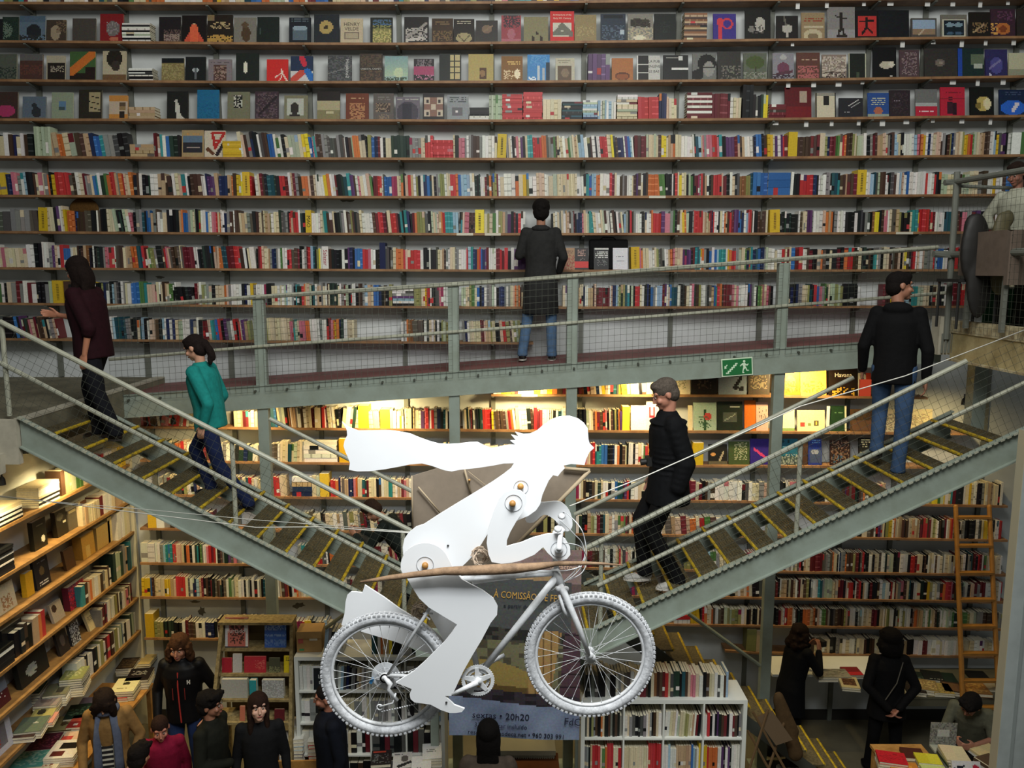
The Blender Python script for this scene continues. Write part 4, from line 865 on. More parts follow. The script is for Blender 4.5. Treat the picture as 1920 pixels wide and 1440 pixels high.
D(i, 310, 350, 170, 'black with white bending dancer', '#1b1c19', ln(.42, .65, .5, .45, '#b3b2a4', .14), ln(.5, .45, .55, .05, '#bdbcae', .22), ln(.55, .2, .75, .02, '#bdbcae', .12)); D(i, 367, 408, 167, 'plain strong blue', '#1d6388', n(0, 0, 1, .6, '#19597d', .3))
D(i, 424, 466, 171, 'sage with black photograph', '#706f58', rr(.3, .4, .68, .88, '#1d1c19'), n(.3, .4, .68, .88, '#b7b5a7', .4)); D(i, 476, 520, 170, 'dark plum relief', '#3a2d33', n(.05, .05, .95, .95, '#5c4b50', .35), ln(.2, .2, .9, .8, '#241c20', .1)); D(i, 531, 575, 178, 'grey with owl on white square', '#77745c', rr(.12, .15, .85, .88, '#aeb0a4'), el(.45, .45, .18, .26, '#2b2722'), rr(.25, .12, .65, .2, '#2b2722'))
D(i, 593, 636, 170, 'black above a pale field', '#1d1713', rr(.02, 0, .98, .68, '#a49b78'), rr(.02, .0, .98, .35, '#7d7653'), el(.55, .25, .2, .05, '#b7ae89')); D(i, 647, 690, 174, 'rust brown with pale figures', '#66301a', n(.15, .02, .85, .62, '#a5734c', .65), tt(.2, .8, .8, .86, '#b08a66'))
D(i, 699, 737, 174, 'grey-brown with two pictures', '#57504a', rr(.12, .28, .85, .62, '#3a2e26'), n(.12, .28, .85, .62, '#8a7560', .4), n(.3, .02, .8, .2, '#81705e', .6), tt(.2, .75, .85, .92, '#75706a')); D(i, 741, 786, 181, 'violet-grey archway', '#645e66', el(.5, .3, .46, .5, '#3c3742'), rr(.3, 0, .65, .7, '#211f2c'), tt(.05, .88, .95, .97, '#a5a39c'))
D(i, 792, 832, 173, 'black with quilt squares', '#161112', rr(.08, .12, .92, .82, '#b9aa95'), rr(.36, .12, .64, .82, '#7c5a4c'), rr(.08, .38, .92, .58, '#7c5a4c'), rr(.16, .64, .3, .76, '#261e20'), rr(.7, .64, .84, .76, '#261e20'), rr(.16, .18, .3, .3, '#261e20'), rr(.7, .18, .84, .3, '#261e20'), rr(.38, .38, .62, .58, '#b9aa95'))
D(i, 838, 878, 177, 'pale grey-blue with dark title', '#83888a', tt(.1, .72, .9, .93, '#3d4145'), rr(.22, .15, .72, .5, '#5c5a5e'), el(.45, .33, .08, .06, '#d8d4d0'))
D(i, 1474, 1524, 162, 'large dark red with cream label', '#59151a', rr(.54, .52, .85, .88, '#a39280'), rr(0, 0, 1, .38, '#6d161c')); D(i, 1532, 1570, 173, 'cream with small black portrait', '#c6bda2', rr(0, 0, .06, 1, '#221d1a'), rr(.96, 0, 1, 1, '#221d1a'), rr(.38, .5, .66, .88, '#22201e'), rr(.06, .88, .96, 1, '#8d8a7c')); D(i, 1576, 1621, 183, 'black in shiny wrapping', '#26262a', ln(.4, .6, .8, .9, '#c9c9c4', .05), ln(.5, .5, .9, .8, '#a3a3a0', .04), tt(.15, .25, .5, .35, '#a5a5a2'))
D(i, 1630, 1670, 173, 'blue with golden lettering', '#2a4a86', tt(.15, .5, .85, .78, '#b7b89c'), el(.5, .25, .2, .18, '#a5624a'), rr(0, 0, 1, .12, '#8f9a8c')); D(i, 1671, 1710, 168, 'dark aubergine with faint writing', '#2c2226', tt(.2, .6, .5, .66, '#8d8288'), n(.1, .1, .9, .9, '#3a2f33', .3)); D(i, 1720, 1761, 166, 'grey over bright red', '#6b6c69', rr(0, 0, 1, .36, '#b0263a'), rr(0, .36, 1, .52, '#a1a4a2'), tt(.1, .15, .9, .22, '#dcc3c3'))
D(i, 1767, 1813, 162, 'bright red with two dark figures', '#b02438', rr(.3, .1, .48, .5, '#3a1c26'), rr(.52, .05, .68, .45, '#2c1620'), el(.4, .6, .1, .08, '#4a1822'), rr(0, .6, 1, .64, '#8c1f2f'), tt(.15, .78, .85, .88, '#7c1f2b')); D(i, 1823, 1868, 162, 'black with golden mask', '#12130f', el(.55, .42, .3, .26, '#b9a35e'), el(.72, .42, .16, .2, '#d6cba0'), el(.35, .35, .12, .12, '#7c6a34')); D(i, 1878, 1930, 167, 'night blue with white sail shape', '#162540', el(.5, .3, .45, .3, '#2a62c2'), ln(.5, .2, .65, .45, '#d3c9d0', .16), tt(.2, .8, .8, .95, '#3c4a66'))
# books lying and standing among them
hstack(1, 229, 282, 42, 'wkwswkwwkw'); hstack(1, 1283, 1326, 23, 'OnaOnaOnaOnaO'); hstack(2, 241, 286, 127, 'wkkwkwkww'); hstack(3, 241, 290, 200, 'aaaa')
fill(2, 1103, 1144, 'PPPPP', hpx=50, lean=0)
hstack(3, 880, 917, 201, 'wwkkkkk'); fill(3, 917, 942, 'ssssss', hpx=42, lean=0); hstack(3, 942, 980, 176, 'rrrrrrrrrrr'); hstack(3, 981, 1017, 172, 'rrrrrrrrrrrr'); fill(3, 1018, 1053, 'ccccc', hpx=36, lean=0)
hstack(3, 1054, 1092, 190, 'kTkkTkkTk'); hstack(3, 1093, 1120, 187, 'BllswllsW'); fill(3, 1121, 1155, 'llwslwlww', hpx=33, lean=0); hstack(3, 1157, 1195, 177, 'cccsccwcww'); fill(3, 1197, 1236, 'rrrrrr', hpx=38, lean=-2); fill(3, 1236, 1250, 'BBB', hpx=42, lean=0); fill(3, 1250, 1270, 'qccc', hpx=38, lean=-2)
hstack(3, 1288, 1335, 173, 'RRwRwRwRwR'); fill(3, 1335, 1370, 'RRRRRRR', hpx=49, lean=0); fill(3, 1370, 1390, 'wccc', hpx=38, lean=0); fill(3, 1392, 1412, 'kkk', hpx=62, lean=0); fill(3, 1412, 1440, 'kEkGYY', hpx=42, lean=0); hstack(3, 1442, 1473, 195, 'RRnRR')
# faced books among the fifth shelf's spines, eighth shelf and under the walkway
D(4, 338, 379, 243, 'tan frame round dark seashore', '#a18a63', rr(.08, .18, .92, .78, '#2c2a2e'), rr(.08, .55, .92, .78, '#5b7084'), rr(.2, .35, .85, .38, '#a09088'), tt(.2, .85, .8, .93, '#c08a48')); D(4, 381, 420, 244, 'white with red letter A', '#c3b8a3', ln(.35, .9, .95, .9, '#a82c28', .1), ln(.38, .9, .5, .35, '#a82c28', .13), ln(.95, .9, .55, .4, '#a82c28', .13), ln(.45, .62, .7, .62, '#a82c28', .1), ln(.9, .5, .6, .1, '#2a2026', .16), ln(.15, .3, .4, .15, '#5e3822', .16))
D(5, 1443, 1481, 324, 'light blue with white picture', '#4f86c4', rr(.4, .15, .85, .6, '#b9c4c6'), n(.45, .2, .8, .55, '#4d6478', .4), lean=2); D(5, 1098, 1103, 325, 'thin edge', 'k', lean=0)
D(7, 1053, 1078, 465, 'tan with red crowd', '#9c7a58', n(.1, 0, 1, .7, '#8f3c2e', .4), tt(.1, .75, .9, .9, '#5a4430')); D(7, 1078, 1104, 465, 'black with red band', '#201a1a', rr(0, .1, 1, .36, '#c22c26'), tt(.2, .62, .8, .95, '#b58b80'), n(.3, .4, .7, .55, '#8d8278', .3)); D(7, 1114, 1142, 465, 'black with white ragged title', '#1a1a1b', rr(.05, .92, 1, 1, '#b9b9b4'), tt(.1, .55, .95, .86, '#d2d2cc'), n(.2, .15, .9, .5, '#6a6a68', .3))
D(7, 1150, 1178, 465, 'white with thin grey title', '#d0cfd3', tt(.25, .6, .85, .66, '#85838a'), tt(.3, .38, .75, .41, '#9b99a0')); D(8, 1581, 1608, 532, 'black with thin pale lines', '#191b1a', ln(.1, .5, .9, .5, '#8d8f8a', .03), ln(.1, .65, .9, .65, '#6b6d68', .03), lean=2)
D(10, 1213, 1233, 690, 'pale book behind the grey-haired man', 'c'); D(10, 1258, 1296, 694, 'white rose', '#bfb59a', n(.3, .2, .8, .8, '#8f8a70', .4)); D(10, 1298, 1346, 690, 'black with dim figure', '#1f1a17', n(.2, .2, .8, .7, '#4c3f33', .4)); D(10, 1349, 1402, 688, 'grey-blue with cyclist', '#8a98a6', ln(.6, .3, .8, .6, '#16161a', .12), el(.62, .25, .1, .09, '#1b1b20'), el(.82, .2, .09, .09, '#1b1b20'))
D(10, 1405, 1445, 690, 'brown mountain scene', '#4c4136', n(.1, .2, .9, .8, '#8a7a5f', .4)); D(10, 1467, 1502, 690, 'amber with glowing lamp', '#b07a1c', el(.5, .4, .3, .3, '#e0b040'), n(.2, .1, .9, .5, '#8a5c12', .4)); D(10, 1503, 1552, 690, 'gold engraved scene', '#bfa14a', n(.1, .1, .9, .5, '#8a6f2a', .4)); D(10, 1557, 1611, 688, 'black with white script title', '#1d130c', n(.1, 0, .9, .3, '#b08a30', .4), txt=[('Havana', .07, .5, .7, '#d8cfb8', 0)]); D(10, 1612, 1636, 700, 'white and red vertical', '#c8bfae', rr(.6, 0, 1, 1, '#b83a20'))
D(11, 1184, 1213, 761, 'white thick binding', 'W', t=.03); D(11, 1213, 1237, 753, 'white with red letter U', '#cfd0d2', rr(.2, .45, .32, .8, '#b03040'), rr(.55, .45, .67, .8, '#b03040'), rr(.2, .4, .67, .5, '#b03040')); D(11, 1292, 1300, 761, 'pale cream edge', 'c'); D(11, 1302, 1345, 756, 'mint with red rose', '#9cb09a', ln(.5, .7, .5, 0, '#2c4a2e', .12), el(.62, .5, .16, .13, '#b8443c'), n(.2, .1, .8, .5, '#3d5a3c', .4))
D(11, 1347, 1394, 754, 'black-green with grey valley', '#1b2418', rr(.2, .28, .8, .64, '#4c5247'), ln(.3, .35, .7, .55, '#8d9284', .05), tt(.5, .8, .9, .88, '#9fa394')); D(11, 1398, 1419, 752, 'plain orange', '#cd6a1e'); D(11, 1420, 1442, 755, 'pale pink', '#c9a596', n(.2, .4, .9, .8, '#5c5048', .15)); D(11, 1466, 1492, 768, 'white with green foot', '#d5d0b4', rr(0, 0, 1, .12, '#7f9a5a')); D(11, 1497, 1549, 770, 'cream with four small pictures', '#dccf9e', rr(.1, .2, .26, .42, '#b5463c'), rr(.34, .2, .52, .44, '#c7c4a5'), rr(.38, .25, .48, .38, '#7f8a4c'), rr(.6, .25, .78, .5, '#5a4f3a'), rr(.64, .3, .74, .44, '#c7b04c'))
D(11, 1552, 1557, 762, 'white thin', 'W', lean=2); D(11, 1559, 1590, 762, 'dark green with faint title', '#1e3720', tt(.3, .7, .8, .76, '#5b7a58'), rr(.9, 0, 1, 1, '#c9c9a9')); D(11, 1598, 1650, 768, 'brown travel case picture', '#4f3924', rr(.05, .05, .95, .5, '#5d4330'), n(.1, .5, .9, .9, '#3a2c20', .5)); D(11, 1653, 1700, 768, 'cream with grey scene', '#b2a88c', n(.1, .1, .9, .8, '#7c7462', .4)); D(11, 1702, 1752, 768, 'pale map-like', '#b4a77d', n(.1, .1, .9, .8, '#8a7c5a', .4))
D(12, 1330, 1365, 834, 'black with orange circle and flower', '#1c1a14', el(.25, .5, .12, .1, '#c28a4c'), ln(.6, .2, .8, .6, '#9c8f70', .12), rr(0, .0, 1, .18, '#57503c')); D(12, 1368, 1407, 829, 'olive with pale blossom', '#3c4a26', n(.3, .2, .9, .95, '#8f9270', .45)); D(12, 1409, 1446, 824, 'violet with magenta feather', '#2e2170', ln(.2, .6, .9, .2, '#c23a6a', .12)); D(12, 1464, 1498, 824, 'teal and blue bubbles', '#1f5a70', el(.2, .9, .07, .05, '#12303c'), el(.5, .9, .07, .05, '#12303c'), tt(.15, .65, .85, .75, '#7fc0cf'), rr(0, 0, 1, .35, '#3c4a48'), n(0, 0, 1, .4, '#8a9288', .4))
D(12, 1507, 1516, 826, 'narrow brown', 'n', lean=3); D(12, 1518, 1543, 824, 'royal blue with silver insect', '#27367e', rr(.1, .1, .95, .6, '#3f4a66'), el(.5, .5, .3, .1, '#8a9098'), tt(.1, .85, .9, .97, '#5a86c4')); D(12, 1559, 1597, 826, 'brown film-still collage', '#2e1d18', n(.05, .05, .95, .95, '#7a5f4c', .35), n(.1, .1, .6, .4, '#3c5a6e', .3)); D(12, 1613, 1655, 823, 'black and cream playbill', '#1e1b16', tt(.1, .65, .95, .95, '#d0c69c'), rr(.05, .05, .95, .5, '#beb48c')); D(12, 1664, 1700, 826, 'grey-brown novel', '#5a4e40')
D(15, 265, 288, 1020, 'white sketchbook', '#cfcab8', n(.2, .2, .8, .6, '#7d7868', .25), lean=3)
# ================================================================ hanging bicycle with the white cut-out rider
BY = 3.9
wp = mat('white_sprayed_paint', '#d6d8da', .55, scale=30, amt=.12, col2='#bfc1c2')
wr = mat('white_sprayed_rubber', '#cfd1d4', .7, scale=45, amt=.3, col2='#a7a9ac', bump=.4)
wc = mat('white_board', '#e8eaec', .45, scale=2, amt=.04)
def bp(x, y, dy=0): return P(x, y, Y=BY+dy)
bike = empty('bicycle', bp(915, 1245), 0, 'white sprayed bicycle hanging in mid-air under the cut-out rider', 'bicycle')
def part(mb, name, m, par, smooth=True, parent_root=None):
    o = mb.build(name, m, smooth=smooth); bpy.context.view_layer.update(); return rel(o, par)
def wheel(cx, cy, px_r, nm, ph):
    c = bp(cx, cy); r = (bp(cx+px_r, cy)-c).length*1.0; ro = .0265
    b = MB(); b.torus(c, r-ro, ro, 72, 12, sy=.95)
    tyre = part(b, 'tyre', wr, bike)
    b = MB()      # tread knobs, three rows
    N = 84
    for i in range(N):
        a = 2*math.pi*i/N
        for j, (dy, rr_) in enumerate(((-.017, r-.006), (0, r+.0005), (.017, r-.006))):
            aa = a+(.5*2*math.pi/N if j == 1 else 0)
            m = Matrix.Translation(c+Vector((math.cos(aa)*rr_, dy, math.sin(aa)*rr_))) @ Matrix.Rotation(-aa, 4, 'Y')
            b.box(-.004, .004, -.007, .007, -.007, .007, mx=m)
    part(b, 'tyre_tread', wr, tyre, False)['kind'] = 'stuff'
    b = MB(); b.torus(c, r-.058, .0085, 72, 8, sy=1.5); rim = part(b, 'rim', wp, bike)
    b = MB(); b.torus(c, r-.0505, .0035, 72, 6, sy=2.6); part(b, 'rim_seam', flat('#8f9499'), rim)
    b = MB(); b.tube([c+Vector((0, -.045, 0)), c+Vector((0, .045, 0))], .016, 12); b.tube([c+Vector((0, -.04, 0)), c+Vector((0, -.034, 0))], .027, 14); b.tube([c+Vector((0, .034, 0)), c+Vector((0, .04, 0))], .027, 14)
    hub = part(b, 'hub', wp, bike)
    b = MB()
    for i in range(32):
        a = 2*math.pi*i/32+ph; side = -1 if i % 2 else 1; off = (.55 if (i//2) % 2 else -.55)
        p0 = c+Vector((math.cos(a+off)*.024, side*.036, math.sin(a+off)*.024)); p1 = c+Vector((math.cos(a)*(r-.064), side*.004, math.sin(a)*(r-.064)))
        b.tube([p0, p1], .0013, 4, cap=False)
        b.tube([p1-(p1-p0).normalized()*.012, p1], .0024, 5)
    part(b, 'spoke_set', wp, bike)
    return c, r
cL, rL = wheel(723.5, 1264.5, 121.5, 'rear', .1)
cR, rR = wheel(1106, 1227.5, 121.5, 'front', .05)
BBp = bp(897, 1265)
b = MB(); b.tube([bp(1043, 1082), bp(901, 1262)], [.0185, .0175], 14); b.tube([bp(1040, 1066), bp(1053, 1100)], .021, 14); part(b, 'down_tube', wp, bike)
b = MB(); b.tube([bp(1042, 1074), bp(862, 1086)], .016, 12); part(b, 'top_tube', wp, bike)
b = MB(); b.tube([bp(858, 1075), bp(897, 1265)], .015, 12); part(b, 'seat_tube', wp, bike)
for dy in (-.055, .055):
    b = MB(); b.tube([bp(845, 1085, dy*.4), bp(806, 1140, dy), bp(727, 1266, dy)], [.009, .0095, .008], 10); part(b, 'seat_stay', wp, bike)
    b = MB(); b.tube([bp(895, 1268, dy*.6), bp(820, 1270, dy), bp(727, 1266, dy)], .009, 10); part(b, 'chain_stay', wp, bike)
    b = MB(); b.tube([bp(1050, 1098, dy*.5), bp(1058, 1112, dy), bp(1085, 1175, dy), bp(1104, 1228, dy)], [.017, .0175, .015, .011], 12)
    b.ball(bp(1107, 1229, dy), (.017, .008, .017), 14, 8); part(b, 'fork_blade', wp, bike)
b = MB(); b.tube([bp(1044, 1104, -.06), bp(1062, 1104, 0), bp(1058, 1104, .06)], .014, 10); part(b, 'fork_crown', wp, bike)
# chainring with five arms and teeth
def ringdisc(c, r0, r1, th, name, m, par, arms=0, teeth=0, dy=0):
    b = MB(); N = teeth*2 if teeth else 48; vs = []; fs = []
    for i in range(N):
        a = 2*math.pi*i/N; ro = r1-(.0045 if teeth and i % 2 else 0)
        for q, y in ((ro, 0), (r0, 0), (r0, th), (ro, th)):
            vs.append(c+Vector((math.cos(a)*q, y+dy, math.sin(a)*q)))
    for i in range(N):
        j = (i+1) % N
        for k in range(4): fs.append((i*4+k, j*4+k, j*4+(k+1) % 4, i*4+(k+1) % 4))
    b.add(vs, fs)
    for k in range(arms):
        a = 2*math.pi*k/arms+.4; d = Vector((math.cos(a), 0, math.sin(a))); nrm = Vector((-d.z, 0, d.x)); y = Vector((0, dy-.003, 0))
        b.prism([c+y+nrm*.016, c+y+d*r0*1.05+nrm*.009, c+y+d*r0*1.05-nrm*.009, c+y-nrm*.016], (0, th+.002, 0))
    if arms: b.tube([c+Vector((0, dy-.006, 0)), c+Vector((0, dy+.02, 0))], .022, 20)
    return part(b, name, m, par, False)
ringdisc(BBp, .066, .086, .004, 'chainring', wp, bike, 5, 44, -.06)
ringdisc(BBp, .045, .062, .003, 'inner_chainring', wp, bike, 0, 32, -.05)
b = MB(); b.tube([BBp+Vector((0, -.075, 0)), BBp+Vector((0, .07, 0))], .02, 14); part(b, 'bottom_bracket', wp, bike)
e = bp(848, 1302, -.085); b = MB(); b.tube([BBp+Vector((0, -.075, 0)), e], [.014, .010], 10); part(b, 'crank_arm', wp, bike)
b = MB(); b.tube([BBp+Vector((0, .07, 0)), bp(946, 1228, .08)], [.014, .010], 10); part(b, 'far_crank_arm', wp, bike)
# spoke protector, cassette, derailleur, chain
c = bp(724, 1265); ringdisc(c, .002, .073, .003, 'spoke_protector', mat('clear_white_disc', '#c9cccf', .4), bike, 0, 0, -.012)
b = MB()
for k in range(5): b.tube([c+Vector((0, -.018-.005*k, 0)), c+Vector((0, -.020-.005*k, 0))], .05-.006*k, 20)
part(b, 'cassette', wr, bike, False)
b = MB(); a0 = bp(697, 1276, -.02); b.box(-.008, .008, -.003, .001, -.017, .017, mx=Matrix.Translation(a0) @ Matrix.Rotation(R(28), 4, 'Y')); part(b, 'blue_sticker', flat('#2a6c9c'), bike, False)
b = MB(); b.tube([bp(722, 1270, -.05), bp(732, 1283, -.065), bp(728, 1292, -.065), bp(744, 1314, -.065)], [.012, .014, .010, .013], 8); b.tube([bp(742, 1300, -.07), bp(737, 1318, -.07), bp(712, 1325, -.07)], .005, 6)
b.torus(bp(712, 1326, -.065), .014, .004, 16, 6); b.torus(bp(738, 1311, -.06), .012, .004, 16, 6); part(b, 'rear_derailleur', wp, bike)
b = MB()
ch_ = [bp(716, 1334, -.06), bp(750, 1327, -.06), bp(795, 1316, -.06), bp(850, 1300, -.06), bp(890, 1292, -.06)]
for a_, c_ in zip(ch_, ch_[1:]):
    m_ = int((c_-a_).length/.0127)
    for i in range(m_):
        p = a_.lerp(c_, i/m_); b.ball(p, (.0055, .003, .0045), 6, 4)
for i in range(26):
    p = bp(730+i*6, 1262-.28*i, -.05); b.ball(p, (.0055, .003, .0045), 6, 4)
part(b, 'chain', wp, bike)
# brake, cables, bar
b = MB(); b.tube([bp(1049, 1115, -.045), bp(1056, 1140, -.06), bp(1063, 1158, -.055)], [.009, .008, .012], 8); part(b, 'brake_arm', wp, bike)
b = MB(); b.tube([bp(806, 1162, -.06), bp(794, 1150, -.05), bp(812, 1150, -.05)], .006, 6); part(b, 'brake_arm', wp, bike)
b = MB(); b.tube([bp(1045, 1075), bp(1040, 1045), bp(1044, 1020)], .014, 10); b.tube([bp(1044, 1020), bp(1052, 996), bp(1056, 990)], .016, 10); part(b, 'stem', wp, bike)
b = MB(); b.tube([bp(1048, 1030, -.28), bp(1050, 1010, -.16), bp(1052, 1000, 0), bp(1050, 985, .16), bp(1046, 978, .28)], .0125, 12); part(b, 'handlebar', wp, bike)
for pts in ([(1046, 968, .2), (1058, 960, .15), (1085, 985, 0), (1096, 1010, 0), (1098, 1045, 0), (1080, 1075, 0), (1052, 1095, 0)], [(1050, 975, -.1), (1075, 1000, -.05), (1092, 1020, 0), (1094, 1050, 0), (1060, 1088, 0), (1030, 1110, 0)],
            [(1058, 1018, -.2), (1088, 1025, -.1), (1100, 1050, 0), (1090, 1075, 0), (1060, 1090, .02)], [(1090, 1062, 0), (1060, 1070, -.02), (1010, 1070, -.02), (985, 1076, -.02)], [(1020, 1110, 0), (995, 1145, 0), (965, 1190, 0)]):
    b = MB(); b.tube(smooth([tuple(bp(*q)) for q in pts], 5, False), .0026, 6); part(b, 'cable', wp, bike)
for q in ((1053, 968, .1), (1046, 992, -.1), (1042, 1000, .1)):
    b = MB(); b.ball(bp(*q), (.02, .03, .016), 10, 7); part(b, 'brake_lever', wp, bike)

# the rider: flat painted boards, each its own thickness and depth
rider = empty('cut_out_rider', bp(900, 1000), 0, 'large white cut-out woman with streaming hair riding the hanging bicycle', 'sculpture')
def board(name, pts, dy, th, par, m=wc, n=3, sm=True):
    pts = smooth(pts, n) if sm else pts
    b = MB(); b.prism([bp(x, y, dy) for x, y in pts], (0, th, 0)); o = part(b, name, m, par, False); return o
tor = [(641, 791), (651, 799.6), (661, 804), (672, 808), (700, 807.5), (728, 807), (746, 809), (768, 813), (786, 820.5), (804, 827), (822, 832), (840, 833), (860, 832), (880, 829.5), (895, 829), (910, 836.5), (922, 841), (936, 838), (950, 835), (966, 833.5), (957, 826.5), (967, 825), (958.5, 815.5), (972, 818), (966, 810), (981, 814), (994, 813.5), (1007, 807.5), (1020, 796), (1035, 786), (1050, 781), (1068, 780), (1084, 785), (1095, 793), (1102, 803), (1103.5, 824), (1106, 832), (1114, 840), (1105, 848), (1099, 861), (1096, 872), (1084, 871), (1071, 870), (1057, 873), (1059, 878), (1052, 885), (1046, 893), (1037, 891), (1029, 901), (1023, 914), (1017, 928), (1013, 945), (1005, 957), (991, 967), (972, 975), (950, 990), (930, 1020), (915, 1000), (902, 1021), (884, 1045), (873, 1056), (862, 1066), (800, 1068), (762, 1060), (756, 1040), (755, 1026), (758, 1011), (766, 999), (780, 988), (795, 983), (824, 964), (860, 942), (895, 921), (924, 903), (945, 888.5), (958, 878), (963.5, 868.5), (945, 869), (924, 873), (895, 877.5), (862, 881), (847, 884), (834, 882), (822, 878), (808, 873), (791, 869), (768, 871), (746, 875.5), (721, 880), (692, 883.6), (670, 884), (654, 881), (656, 868), (652, 857), (647, 846), (644, 836), (646, 826), (651, 816), (650, 806)]
body = board('torso_and_hair_board', tor, 0, .012, rider, sm=False)
far_leg = [(684, 1097), (720, 1120), (750, 1142), (800, 1172), (836, 1203), (811, 1228), (740, 1203), (663, 1180), (640, 1172), (646, 1150), (648, 1128), (651, 1116), (658, 1110), (668, 1110), (679, 1112)]
board('far_leg_board', far_leg, .14, .012, rider, sm=False)
board('far_thigh_board', [(800, 1120), (857, 1171), (834, 1204), (803, 1150)], .11, .012, rider, sm=False)
disc = [(797+46*math.cos(R(a)), 1062-44*math.sin(R(a))) for a in range(20, 200, 12)]
leg = [(865, 1086), (885, 1097), (905, 1107), (925, 1122), (933, 1137), (932, 1153), (920, 1168), (903, 1200), (885, 1230), (868, 1260), (851, 1297), (846, 1305), (834, 1305), (842, 1312), (852, 1322), (871, 1329), (866, 1335), (855, 1337), (843, 1337), (826, 1331), (807, 1321), (792, 1319), (777, 1317), (770, 1311), (768, 1302), (772, 1292), (757, 1286), (742, 1280), (777, 1258), (797, 1240), (815, 1222), (833, 1204), (846, 1188), (857, 1171), (804, 1139), (786, 1122), (772, 1100), (764, 1086), (755, 1075)]+disc[::-1]+[(850, 1066)]
board('near_leg_board', leg, -.09, .012, rider, sm=False)
arm = [(937, 934), (946, 924), (961, 918), (976, 920), (986, 929), (987.5, 943), (980, 960), (969, 976), (957, 997), (950.5, 1013), (950, 1025), (961, 1021.5), (977, 1017.5), (1000, 1008), (1027, 1001), (1045, 1001), (1060, 1011), (1069, 1026), (1069.5, 1040), (1063, 1048), (1050, 1051.5), (1038, 1047), (1027, 1037), (1018.5, 1026), (1002, 1040), (977, 1051), (960, 1055), (940, 1057), (922, 1054), (916, 1040), (912.5, 1018), (915, 993), (925, 962)]
board('near_arm_board', arm, -.09, .012, rider, sm=False)
farm = [(1000, 945), (1020, 942), (1045, 940), (1058, 946), (1068, 958), (1073, 975), (1072, 990), (1060, 996), (1040, 975), (1020, 965), (1000, 980), (985, 975)]
board('far_arm_board', farm, .16, .012, rider)
gr = flat('#9fa5ab')
for (x, y, dy, rr_) in ((963, 943, -.0925, .042), (797, 1059, -.0925, .042), (1048, 1030, -.0925, .040), (977, 914, -.0025, .036)):
    b = MB(); b.torus(bp(x, y, dy), rr_, .0012, 40, 5); part(b, 'joint_groove', gr, rider)
for (x, y, dy) in ((961, 944, -.093), (797, 1060, -.093), (976, 912, -.003)):
    b = MB(); b.tube([bp(x, y, dy-.02), bp(x, y, dy+.09)], .016, 14); part(b, 'wooden_dowel', 'wood', rider)
b = MB(); b.tube([bp(1048, 1030, -.12), bp(1048, 1030, -.06)], .021, 16); part(b, 'bar_end', wp, rider)
for (x, y, dy) in ((840, 1023, -.004), (837, 1317, -.094)):
    b = MB(); b.ball(bp(x, y, dy), (.006, .004, .005), 8, 6); part(b, 'screw_head', 'black', rider)

# peeled branch tied across, wings of brown board behind
br = MB(); pts = [(676, 1091), (705, 1087), (732, 1083), (790, 1076), (833, 1071), (877, 1070), (925, 1068), (965, 1066), (1010, 1062), (1043, 1057), (1093, 1056), (1130, 1057), (1168, 1060)]
br.tube([bp(x, y, -.13) for x, y in pts], [.005, .010, .013, .016, .020, .024, .026, .025, .019, .012, .010, .007, .003], 12)
br.build('tree_branch', mat('peeled_branch', '#8f7357', .75, scale=22, amt=.4, col2='#6d553f', bump=.5), smooth=True, label='bare tree branch tied across the rider and bicycle', cat='branch')
wing = empty('kite_wing', bp(930, 950, .45), 0, 'grey-brown kite-shaped wing panel hanging behind the white rider', 'panel')
def wpn(x, y, d=.42): return bp(x, y, d)
wm = mat('kraft_wing', '#857868', .7, scale=5, amt=.18, col2='#766a5b')
b = MB(); b.prism([wpn(771, 893), wpn(824, 877), wpn(900, 866), (wpn(1000, 868)), wpn(1106, 881), wpn(1046, 940), wpn(976, 1018), wpn(925, 1062), wpn(850, 1066), wpn(774, 1000)], (0, .010, 0)); part(b, 'panel_sheet', wm, wing, False)
for q in (((1106, 882), (925, 1066), .011), ((772, 892), (774, 1000), .005), ((784, 913), (826, 962), .005), ((871, 880), (884, 930), .006), ((878, 884), (930, 925), .002), ((1057, 878), (1106, 882), .010)):
    b = MB(); b.tube([wpn(*q[0], .40), wpn(*q[1], .40)], q[2], 6); part(b, 'wooden_strip', mat('strip_wood', '#95856b', .7) if 'strip_wood' not in bpy.data.materials else bpy.data.materials['strip_wood'], wing)
for q in ((880, 900), (850, 1000)):
    b = MB(); b.tube([bp(*q, .012), bp(*q, .43)], .006, 6); part(b, 'fixing_rod', 'wood', wing)
def nest(name, cx, cy, dy, rad, nn, label, col):
    rnd = random.Random(int(cx)); b = MB(); c = bp(cx, cy, dy)
    for k in range(nn):
        ax = rnd.uniform(0, 6.28); q = rnd.uniform(.5, 1); tl = rnd.uniform(-.8, .8)
        m = Matrix.Rotation(ax, 4, 'Y') @ Matrix.Rotation(tl, 4, 'X')
        pts = []
        for i in range(11):
            a = i/10*rnd.uniform(2.4, 3.2); pts.append(c+m @ Vector((math.cos(a)*rad*q, math.sin(a*1.7)*.02, math.sin(a)*rad*q*.8)))
        b.tube(pts, .0022, 4)
    b.build(name, flat(col), label=label, cat='twigs')
nest('twig_nest', 900, 1043, -.02, .055, 34, 'ball of pale curled twigs between the torso and the arm of the rider', '#b5a28e')
nest('twig_nest', 788, 1145, .05, .05, 30, 'ragged bunch of pale twigs above the rear wheel', '#8f7f6c')
b = MB(); b.prism([bp(879, 1080, .03), bp(952, 1074, .03), bp(958, 1086, .03), bp(886, 1096, .03)], (0, .03, 0)); b.build('white_block', wp, label='small white block fixed under the branch beside the top tube', cat='block')

